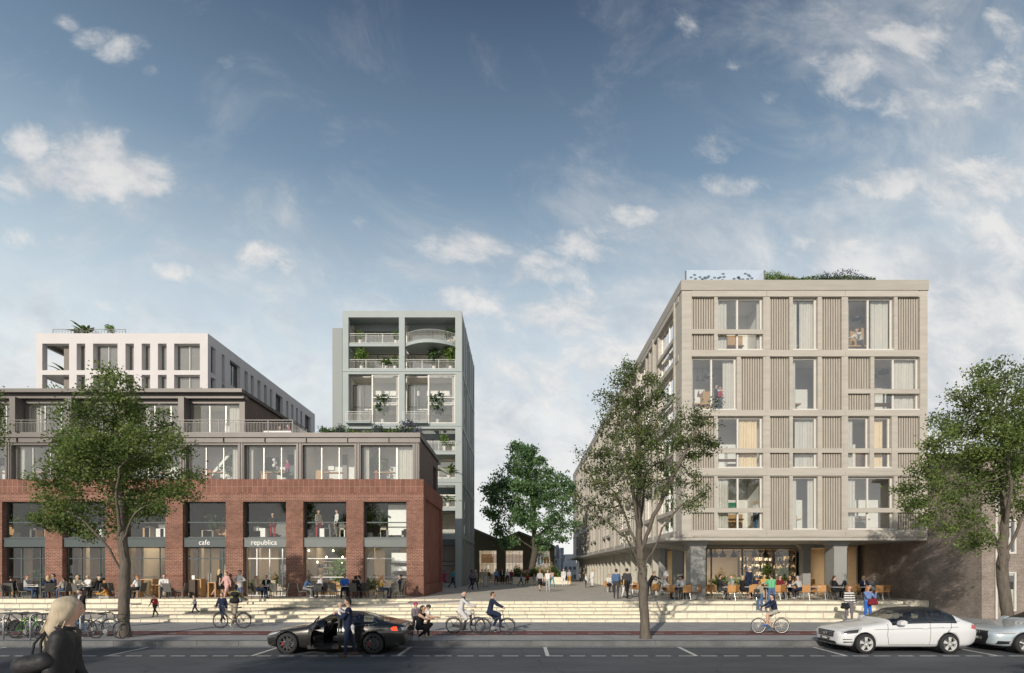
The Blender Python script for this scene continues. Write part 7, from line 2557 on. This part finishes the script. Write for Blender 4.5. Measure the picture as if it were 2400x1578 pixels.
# ---- restaurant terrace
for lab, u, y in [('round table of the man in the dark suit', 1702, 31.0), ('round table of the blond woman in black', 1753, 31.2), ('round table of the man in the yellow jumper', 1796, 31.2), ('round table behind the man in the green shirt', 1845, 31.3),
                  ('round table of the two guests in black', 1964, 30.8), ('round table of the blond woman in the navy jacket', 2031, 30.7), ('round table left of the two black suits', 1912, 31.0), ('round table of the white shirted group', 1590, 31.2), ('long far table by the wooden chairs', 1478, 36)]:
    table(TR, lab, u, y)
sit('man in a dark suit and tie seated facing right beside the grey column', 1686, 30.8, 88, W_, H=1.8, top='dgrey', bot='dgrey', inner='white', hair='brown')
sit('grey haired man with a green scarf seated facing left', 1716, 31.2, -80, W_, top='stone', bot='stone', hair='grey', hs='bald', extra='scarf', xcol='teal')
sit('blond woman in a black dress seated facing right', 1739, 31.1, 95, W_, top='black', bot='black', legs='dress', hair='blond', hs='bob', sleeve='long')
sit('man in a blue cap and jacket seated before the restaurant window', 1773, 32.6, 150, W_, top='navy', bot='black', hair='brown', hs='cap', hcol='denim')
sit('man in a yellow jumper seated facing the street', 1790, 32.2, 10, W_, H=1.78, top='yellow', bot='black', hair='black')
sit('man in a pale grey shirt seated reaching left', 1811, 31.6, -120, W_, pose='reach', top='lgrey', bot='jeans', hair='black', H=1.78)
sit('woman in a red top seated in the middle of the terrace', 1827, 32.2, 15, W_, top='dred', bot='white', hair='black', hs='short')
sit('dark haired woman in a black vest seated turning left', 1853, 31.8, -60, W_, top='black', bot='black', hair='black', hs='long', sleeve='none', skin='tan')
sit('man in a pale shirt bending low over his chair', 1877, 31.0, -150, W_, pose='sit_fwd', top='lgrey', bot='navy', hair='grey', shoe='white')
sit('dark haired woman in a black jacket seated at the right table', 1954, 30.8, 75, W_, top='black', bot='black', inner='cream', hair='brown', hs='tail', shoe='white')
sit('person in a black suit seated with the back turned at the right table', 1981, 31.2, 235, W_, top='black', bot='black', hair='black')
sit('blond woman in a navy jacket seated facing the street', 2023, 31.3, 5, W_, top='navy', bot='black', inner='lgrey', hair='blond', hs='bob')
sit('grey haired man in a grey jumper seated at the last table', 2051, 31.2, 215, W_, top='grey', bot='grey', hair='grey')
sit('man in a loose white shirt seated alone left of the group', 1557, 31.7, 80, W_, top='white', bot='brown', hair='grey', hs='tail')
sit('dark haired man leaning over the table in the white shirted group', 1587, 32.3, 40, W_, pose='sit_fwd', top='white', bot='black', hair='black', skin='tan')
sit('blond woman seated in the middle of the white shirted group', 1597, 32.8, -10, W_, top='pale', bot='khaki', hair='blond', hs='bob')
sit('man with rolled white sleeves seated with his back turned by the column', 1605, 31.2, 215, W_, pose='sit_fwd', top='white', bot='khaki', hair='black')
sit('small person in white seated far back along the flank', 1427, 41, 20, W_, top='white', bot='black', hair='brown', fine=0)
for u, y, rz, lab in [(1607, 30.5, 180, 'empty plywood chair in front of the white shirted group'), (1630, 30.9, -85, 'empty plywood chair facing left beside the grey column'), (1572, 30.9, 165, 'empty plywood chair right of the lone man in white'), (1657, 31.8, 160, 'empty plywood chair right of the grey column'),
                      (1669, 31.6, 100, 'empty plywood chair behind the dark suit'), (1711, 30.4, 180, 'empty plywood chair with its back to the steps before the scarf'), (1729, 31.4, -95, 'empty plywood chair right of the scarf'), (1761, 30.7, 178, 'empty plywood chair before the blue cap'), (1769, 31.2, -80, 'empty plywood chair turned left before the blue cap'),
                      (1817, 30.9, 170, 'empty plywood chair right of the green shirt'), (1830, 31.1, -100, 'empty plywood chair turned left below the red top'), (1844, 31.0, 100, 'empty plywood chair turned right below the black vest'), (1861, 31.7, 175, 'empty plywood chair behind the bending man, left one'),
                      (1884, 30.5, 180, 'empty plywood chair with its back to the steps by the bending man'), (1898, 31.0, -85, 'empty plywood chair turned left by the bending man'), (1923, 30.9, 165, 'empty plywood chair before the grey pillars'), (1938, 31.2, -100, 'empty plywood chair left of the black jacket'),
                      (1985, 30.3, 178, 'empty plywood chair with its back to the steps before the black suit'), (2003, 31.4, -90, 'empty plywood chair between the two right tables'), (2055, 30.4, 178, 'empty plywood chair with its back to the steps at the last table'), (2070, 30.8, -85, 'rightmost empty plywood chair against the dark brick wall'),
                      (1494, 35.2, 200, 'plywood chair in the far row by the tree trunk, front one'), (1485, 36.4, 200, 'plywood chair in the far row by the tree trunk, second one'), (1477, 37.6, 200, 'plywood chair in the far row by the tree trunk, third one'), (1470, 38.8, 200, 'plywood chair in the far row by the tree trunk, fourth one'), (1531, 33.4, 190, 'plywood chair right behind the tree trunk'), (1537, 34.0, -90, 'plywood chair turned left behind the tree trunk')]:
    chair(W_, lab, X(u, y), y, PZ, rz)
st = thing('lamp_stand', 'white paper lamp on a stand beside the dark pillars', 'lamp', (X(1561, 34.6), 34.6, PZ))
MB().tube([(0, 0, 0), (0, 0, 1.3)], .02, 6).build('pole', STEEL, st, local=True)
MB().box(-.14, .14, -.14, .14, 1.32, 1.66).build('lamp_shade', WHITE, st, local=True)


def P(label, u, v, z, H, rz, pose='stand', **kw):
    return person(label, ground(u, v, z), rz, H, pose, **kw)


# ---- standing by the cafe
P('blond woman in a black dress standing by the cafe door', 513, 1400, PZ, 1.78, 150, 'walk2', top='black', bot='black', legs='dress', hair='blond', hs='long', sleeve='short')
P('blond woman in a pale top behind the woman in black', 527, 1396.5, PZ, 1.66, 170, 'stand', top='lgrey', bot='black', legs='skirt', hair='blond', hs='long', sleeve='short')
P('woman in a pink top and tied jumper walking onto the terrace', 532, 1404, PZ, 1.62, -20, 'walk', top='pink', bot='pink', legs='skirt', hair='brown', hs='bun')
P('man in a grey jacket and jeans with a hand on his hip', 562, 1413, .777, 1.80, -30, 'hips', top='lgrey', bot='denim', inner='white', hair='black', fine=1)
P('child in dark clothes coming down the steps behind the bicycle', 521, 1462, PV, 1.42, 0, 'walk', top='navy', bot='navy', hair='black', shoe='white')
P('boy in a red shirt with a white print on the steps', 363, 1446, .29, 1.12, -8, 'walk', top='red', bot='dgrey', hair='brown', sleeve='short', extra='print', xcol='white', shoe='black', fine=2)
P('toddler in a grey top and leggings running on the steps', 457, 1440.5, .33, 1.0, -70, 'walk2', top='lgrey', bot='navy', hair='brown', hs='bob', shoe='white', fine=2)
o = P('person in an orange top reading on the steps by the tree', 254, 1419, .49, 1.60, -60, 'sit_step', top='orange', bot='lgrey', hair='black', skin='brown', shoe='green')
P('woman in a black jacket and jeans looking at her phone behind the bicycles', 190, 1478, PV, 1.66, -15, 'phone', top='black', bot='jeans', inner='white', hair='brown', hs='short', fine=2)
blob_thing('handbag', 'pink handbag held by the woman in the black jacket', 'bag', [((-.09, 0, 0), (.09, 0, 0), .07, .07, 0), ((-.09, 0, .1), (.09, 0, .1), .05, .05, 0)], cloth(CL['rose']), ground(186, 1478, PV) + Vector((-.05, -.3, .86)))
P('man in an olive jacket and khaki trousers pushing his bicycle', 549, 1471, PV, 1.80, 165, 'push', top='olive', bot='khaki', hair='black', skin='dark', shoe='white', fine=2)
blob_thing('backpack', 'black backpack on the man in the olive jacket', 'bag', [((-.10, 0, .0), (.10, 0, .0), .11, .11, 0), ((-.08, .0, .28), (.08, .0, .28), .10, .10, 0), ((0, .06, .05), (0, .06, .2), .09, .08, 0)], cloth(CL['black']), ground(551, 1471, PV) + Vector((.05, -.14, 1.16)))
# ---- by the dark car
gm = Vector((X(815, 16.2), 16.2, 0))
P('man in a navy jumper and trousers carrying a toddler beside the open car', 815, 1539.4, 0, 1.74, -75, 'hold', top='navy', bot='navy', inner='white', hair='black', skin='fair', shoe='brown', fine=2)
person('toddler in a white shirt held against the chest of the man in navy', gm + Vector((-.20, -.10, .72)), 95, .92, 'stand', top='white', bot='dgrey', hair='ash', hs='short', fine=2, legs='trousers', shoe='dgrey', arms=[(60, 20, 20), (60, 20, 20)], xcol='white')
blob_thing('shirt_cloth', 'white shirt hanging out below the navy jumper', 'cloth', [((-.02, 0, 0), (.13, .0, -.02), .10, .07, 0), ((.12, 0, -.02), (.17, .0, -.2), .06, .03, 0)], cloth(CL['white']), gm + Vector((.02, -.03, .93)), h=.015)
P('woman with long brown hair in a black dress squatting behind the dark car', 982, 1500.5, PV, 1.68, 75, 'squat', top='black', bot='black', legs='trousers', hair='brown', hs='long', sleeve='none', fine=2, shoe='peach')
P('boy in a white football kit with a dark helmet standing by the squatting woman', 1004, 1493, PV, 1.16, -75, 'stand', top='white', bot='black', hair='black', hs='helmet', hcol='dgrey', sleeve='short', shoe='lime', fine=2)
P('girl with a pink and black helmet behind the squatting woman', 974, 1487, PV, 1.20, 30, 'stand', top='mauve', bot='black', hair='brown', hs='helmet', hcol='rose', fine=2)
# ---- cyclists
def rider(label, bike, facing, pose, H=1.75, **kw):
    b = bike.location
    s = 1 if facing > 0 else -1
    sc = bike.scale[0]
    o = person(label, (b.x - .17 * s * sc, b.y, b.z), facing, H * (sc + .02), pose, fine=2, **kw)
    o.location.z = b.z + .99 * sc - o['_hip']
    return o


rider('bald man in a pale raincoat riding the purple grey bicycle', BK1, 90, 'ride', 1.78, top='pale', bot='dgrey', hair='grey', hs='bald', coat=True, extra='scarf', xcol='black')
rider('man in a long navy coat riding the dark bicycle', BK2, 90, 'ride2', 1.78, top='navy', bot='navy', hair='brown', coat=True)
rider('dark haired woman in a navy jacket and shorts riding the cream bicycle', BK3, -90, 'ride', 1.66, top='navy', bot='stone', legs='shorts', hair='black', hs='tail', shoe='blue')
# ---- on the steps at the right
P('boy in jeans with a dark backpack standing on the steps', 1781, 1434.5, .53, 1.5, 130, 'stand', top='khaki', bot='denim', hair='red', shoe='white', fine=2, sleeve='short')
blob_thing('backpack', 'dark grey backpack on the boy in jeans', 'bag', [((-.08, 0, .0), (.08, 0, .0), .10, .10, 0), ((-.07, 0, .24), (.07, 0, .24), .08, .08, 0)], cloth(CL['dgrey']), ground(1775, 1434.5, .53) + Vector((-.07, -.10, .83)))
P('man in a mint green shirt shading his eyes on the steps', 1808, 1426, .777, 1.62, 185, 'photo', top='green', bot='denim', hair='brown', sleeve='short', shoe='dgrey', fine=2)
P('woman in a black and white striped jumper standing below the steps', 1990, 1461, PV, 1.70, 5, 'stand', top='black', bot='mauve', hair='red', hs='long', shoe='pink', fine=2, extra='stripes', xcol='white')
blob_thing('handbag', 'black handbag of the woman in the striped jumper', 'bag', [((-.13, 0, 0), (.13, 0, 0), .08, .08, 0), ((-.12, 0, .14), (.12, 0, .14), .06, .06, 0)], cloth(CL['black']), ground(1982, 1461, PV) + Vector((-.12, -.16, .76)))
P('woman in a blue top holding a phone to her face by the steps', 2034, 1460, PV, 1.70, 20, 'photo', top='sky', bot='blue', hair='red', hs='long', shoe='brown', fine=2, skin='tan')
blob_thing('handbag', 'dark red shoulder bag of the woman in the blue top', 'bag', [((-.15, 0, 0), (.15, 0, .02), .09, .09, 0), ((-.14, 0, .14), (.14, 0, .16), .07, .07, 0)], cloth(CL['dred']), ground(2036, 1460, PV) + Vector((.06, -.2, .92)))
# ---- on the square
P('man in a blue denim jacket walking away across the square', 1444, 1404, PZ, 1.80, 170, 'walk', top='denim', bot='dgrey', hair='brown')
P('man in a dark grey suit walking away beside the denim jacket', 1470, 1404, PZ, 1.82, 190, 'walk2', top='dgrey', bot='black', hair='black')
P('child in a yellow top and white trousers between the two walking men', 1459, 1402, PZ, 1.38, 150, 'walk', top='yellow', bot='white', hair='black', shoe='white')
P('person in black bending over a chair behind the tree trunk', 1523, 1397, PZ, 1.70, 40, 'bend', top='black', bot='black', hair='brown')
P('red haired woman in a black skirt walking away across the square', 1266, 1386, PZ, 1.72, 190, 'walk2', top='lgrey', bot='black', legs='skirt', hair='red', fine=1, shoe='black')
blob_thing('handbag', 'dark handbag carried by the woman in the black skirt', 'bag', [((-.1, 0, 0), (.1, 0, 0), .08, .08, 0), ((-.08, 0, .12), (.08, 0, .12), .06, .06, 0)], cloth(CL['black']), ground(1273, 1386, PZ) + Vector((.08, 0, .5)))
P('blond woman in white trousers and a pale green top walking away', 1284, 1387.5, PZ, 1.74, 178, 'walk', top='white', bot='lgrey', hair='blond', hs='tail', sleeve='none', shoe='white')
P('woman in turquoise trousers walking beside the blond woman', 1294, 1375.5, PZ, 1.70, 200, 'walk', top='pink', bot='teal', hair='black', hs='bob')
far = dict(fine=0)
P('man in white trousers and an open dark shirt on the far square', 1321, 1374.5, PZ, 1.78, -20, 'stand', top='pale', bot='white', hair='red', **far)
P('person in orange trousers by the end of the planter', 1334, 1371, PZ, 1.76, 0, 'walk', top='lgrey', bot='orange', hair='black', **far)
P('child in a white shirt on the far right of the square', 1373, 1377.5, PZ, 1.30, 100, 'stand', top='white', bot='navy', hair='blond', **far)
P('small child in green beside the child in white', 1381, 1377, PZ, 1.15, -90, 'stand', top='teal', bot='stone', hair='brown', **far)
P('blond woman in white standing by the pale glazing', 1388, 1375, PZ, 1.74, -60, 'stand', top='white', bot='white', hair='blond', **far)
P('man in a blue shirt walking behind the brick corner', 1061, 1379.5, PZ, 1.78, 120, 'walk', top='teal', bot='navy', hair='brown', sleeve='short', **far)
P('woman in a pink dress by the tower entrance', 1041, 1376, PZ, 1.66, 160, 'walk2', top='rose', bot='rose', legs='dress', hair='brown', **far)
P('woman in dark clothes walking with a man in grey by the tower', 1105, 1383, PZ, 1.74, 140, 'walk', top='mauve', bot='navy', hair='brown', hs='bob', **far)
P('man in a grey shirt walking by the tower', 1114, 1383, PZ, 1.72, 150, 'walk2', top='grey', bot='dgrey', hair='grey', **far)
P('man in khaki on the left of the three before the hall', 1130, 1377, PZ, 1.74, 10, 'stand', top='khaki', bot='stone', hair='brown', **far)
P('man in pale trousers in the middle of the three before the hall', 1137, 1376.5, PZ, 1.76, -5, 'stand', top='stone', bot='pale', hair='red', **far)
P('person in a brown top on the right of the three before the hall', 1144, 1376, PZ, 1.74, -10, 'stand', top='brown', bot='stone', hair='brown', **far)
P('man in a checked blue shirt standing before the hall pier', 1162.5, 1372, PZ, 1.78, 30, 'stand', top='sky', bot='navy', hair='black', **far)
P('man in a black suit standing before the hall', 1177, 1370, PZ, 1.78, 10, 'stand', top='black', bot='black', inner='white', hair='brown', **far)
P('man in a white shirt and dark trousers by the planter', 1189, 1370.5, PZ, 1.76, 0, 'stand', top='white', bot='black', hair='black', **far)
P('person in a dark red jacket beside the planter corner', 1198, 1369.5, PZ, 1.70, -10, 'stand', top='dred', bot='jeans', hair='brown', **far)
P('boy in a blue shirt running before the planter', 1221, 1374, PZ, 1.36, 80, 'walk', top='sky', bot='navy', hair='black', **far)
person('person in a red jacket sitting on the planter edge', (X(1237, 63.3), 63.3, PZ + .0), -20, 1.6, 'sit', top='red', bot='black', hair='black', fine=0)
P('child in grey with a scooter before the planter', 1252, 1373, PZ, 1.25, 10, 'stand', top='grey', bot='stone', hair='brown', **far)
# ---- behind the panes and on the terraces
def inside(label, u, Y, z, H, rz, pose='stand', **kw):
    return person(label, (X(u, Y), Y, z), rz, H, pose, **kw)


inside('man in a beige jacket and red trousers in the upper brick window', 746.5, BY + 1.0, zf1 + .03, 1.82, 60, top='khaki', bot='red', hair='brown')
inside('man in a pale shirt and grey trousers in the upper brick window', 790, BY + 1.0, zf1 + .03, 1.84, -50, top='white', bot='dgrey', hair='black')
inside('person in a black top and red trousers above the republica sign', 639, BY + 1.0, zf1 + .03, 1.65, 30, 'walk', top='black', bot='red', hair='blond')
inside('woman in a white top standing in the lowest left hotel window', 1771, GY + 1.0, zg(1242) + .03, 1.75, -70, top='white', bot='denim', hair='blond', hs='bun')
inside('man in a dark top standing in the second row hotel window', 1678, GY + 1.1, zg(961) + .03, 1.75, 60, top='navy', bot='jeans', hair='black')
inside('woman in a red top beside the man in the second row hotel window', 1688, GY + 1.2, zg(961) + .03, 1.66, -30, top='red', bot='jeans', hair='brown')
inside('dark haired man in a white shirt at a desk in the top right hotel window', 2016, GY + 1.2, zg(820) + .03, 1.72, -60, 'bend', top='white', bot='dgrey', hair='black')
inside('pale figure behind the glass in the middle hotel window', 1880, GY + 1.0, zg(1097) + .03, 1.68, -30, top='lgrey', bot='pale', hair='grey')
inside('man in black leaning at the white bar on the zinc terrace', 652, 39.6, Z3, 1.72, 40, 'bend', top='dgrey', bot='black', hair='black')
inside('person in pink at the white bar on the zinc terrace', 676, 39.4, Z3, 1.74, -60, 'stand', top='rose', bot='black', hair='brown')
inside('person in a dark coat and grey hat before the restaurant window', 1756, 33.6, PZ, 1.85, 200, top='navy', bot='navy', hair='grey')
inside('person in pink behind the zinc storey window', 674, DY + 1.4, ZT + .05, 1.6, -40, top='rose', bot='black', hair='brown')
# hotel pendants
for i, (u, v, dy_, kind, lab) in enumerate([(1635, 888, 1.2, 'drop', 'small drop pendant left in the second row hotel window'), (1647, 888, 1.2, 'drop', 'small drop pendant right in the second row hotel window'), (1661, 883, 1.3, 'ring', 'flat black ring pendant in the second row hotel window'),
                                            (2007, 748, 1.2, 'ring', 'flat black ring pendant in the top right hotel window'), (2022, 752, 1.1, 'drop', 'dark red drop pendant in the top right hotel window'), (2071, 874, 1.3, 'ring', 'flat black ring pendant in the right second row hotel window'),
                                            (2053, 880, 1.1, 'drop', 'dark drop pendant in the right second row hotel window')]):
    Y = GY + dy_
    t = thing('pendant_lamp', lab, 'lamp', (X(u, Y), Y, Z(v, Y)), group='pendant lamps in the hotel rooms')
    zc = {0: 8.2}.get(0)
    ztopc = zg(836.5) - .16 if v > 840 else zg(690) - .2
    if kind == 'ring':
        MB().lathe((0, 0, 0), [(.0, .12), (.25, .12), (.27, .08), (.27, -.04), (.24, -.04), (.23, .06), (0, .08)], 18).build('lamp_shade', BLACK, t, local=True)
    else:
        MB().lathe((0, 0, 0), [(0, .22), (.03, .2), (.05, .1), (.11, -.12), (.08, -.14), (0, -.1)], 12).build('lamp_shade', BLACK, t, local=True)
    MB().tube([(0, 0, .1), (0, 0, ztopc - Z(v, Y))], .008, 5).build('cord', BLACK, t, local=True)
for i, (u, v) in enumerate([(724, 1291), (781, 1291), (765, 1306), (802, 1318), (744, 1318), (803, 1306)]):
    Y = BY + 1.3
    t = thing('bulb_lamp', 'bare lit bulb, %s from the left over the bottle shelf' % ('first', 'fourth', 'third', 'fifth', 'second', 'sixth')[i], 'lamp', (X(u, Y), Y, Z(v, Y)), group='bare bulbs over the bottle shelf')
    MB().lathe((0, 0, 0), [(0, -.07), (.05, -.04), (.06, .0), (.03, .06), (0, .08)], 8).build('bulb', BULB, t, local=True)
    MB().tube([(0, 0, .08), (0, 0, zs0 - .15 - Z(v, Y))], .006, 4).build('cord', BLACK, t, local=True)
gl_ = thing('globe_lamp', 'white globe lamps hanging in the zinc storey window', 'lamp', (X(643, DY + 1.3), DY + 1.3, Z(1082, DY + 1.3)))
for i, (a, b) in enumerate(((0, .1), (.08, -.12), (-.02, -.28))):
    MB().lathe((a, 0, b), [(.13 * math.sin(t), -.13 * math.cos(t)) for t in np.linspace(0, math.pi, 9)], 12).build('globe', WHITE, gl_, smooth=True, local=True)

# ---- the blond woman walking past close to the camera
FW = Vector((-4.02, 4.62, .71))
fw_o = person('blond woman in a black leather jacket walking past close to the camera', FW, 116, 1.72, 'walk', top='black', bot='black', hair='ash', hs='flow', fine=2, shoe='black', lean=8, arms=[(4, 24, 5), (-10, 24, 5)], w=.92)
# loose strands blown back from her head
hm_ = MB()
hx_ = Vector(fw_o['_head'])
g_ = random.Random(3)
for i in range(170):
    a_, b_ = g_.uniform(0, 6.28), g_.uniform(-.5, 1.4)
    s0 = hx_ + Vector((math.cos(a_) * math.cos(b_) * .088, .012 + math.sin(a_) * math.cos(b_) * .088, math.sin(b_) * .088))
    if s0.y < hx_.y - .045 and s0.z < hx_.z + .02:
        continue
    e_ = hx_ + Vector((g_.uniform(-.07, .07), g_.uniform(.06, .20), g_.uniform(-.40, -.20)))
    m_ = (s0 + e_) / 2 + Vector((g_.uniform(-.02, .02) + (.03 if s0.x > hx_.x else -.03), g_.uniform(.0, .03), g_.uniform(.03, .07)))
    pts = [tuple(s0 * (1 - t) ** 2 + m_ * 2 * t * (1 - t) + e_ * t * t) for t in (0, .25, .5, .75, 1)]
    hm_.tube(pts, [.006, .006, .005, .004, .002], 4, cap=False)
hm_.build('hair_strands', MC['hair_ash'], fw_o, smooth=True, local=True)['kind'] = 'stuff'
bl = FW + Vector((.03, -.20, 1.08))
LEATHER = pmat('black_leather', (.016, .016, .018), .6, var=.35, scale=9, bump=.9, bscale=9, detail=8)
bag = blob_thing('shoulder_bag', 'large black leather shoulder bag on the blond woman near the camera', 'bag', [((-.12, 0, -.22), (.06, 0, -.22), .11, .11, 0), ((-.12, 0, .06), (.05, 0, .10), .085, .075, 0), ((-.14, .02, -.1), (.08, .02, -.1), .10, .10, 0)], LEATHER, bl, h=.013)
mb = MB()
for dx_ in (-.07, .02):
    mb.tube([(dx_, 0, .10), (dx_ * .6 - .04, .05, .24), (-.05, .13, .34), (-.03, .22, .35)], .010, 6)
mb.build('strap', LEATHER, bag, smooth=True, local=True)
fw_o.data.materials[1] = LEATHER
hd_ = Vector(fw_o['_head'])
mb = MB()          # turned up collar and a back seam
mb.tube([(.075 * math.cos(t), hd_.y + .045 + .075 * math.sin(t), hd_.z - .175 + .02 * math.sin(t)) for t in np.linspace(.0, 6.28, 17)[:-1]], .024, 6, closed=True)
mb.build('collar', LEATHER, fw_o, smooth=True, local=True)

for o in list(COL.objects):
    for k_ in ('_hip', '_head'):
        if k_ in o.keys():
            del o[k_]
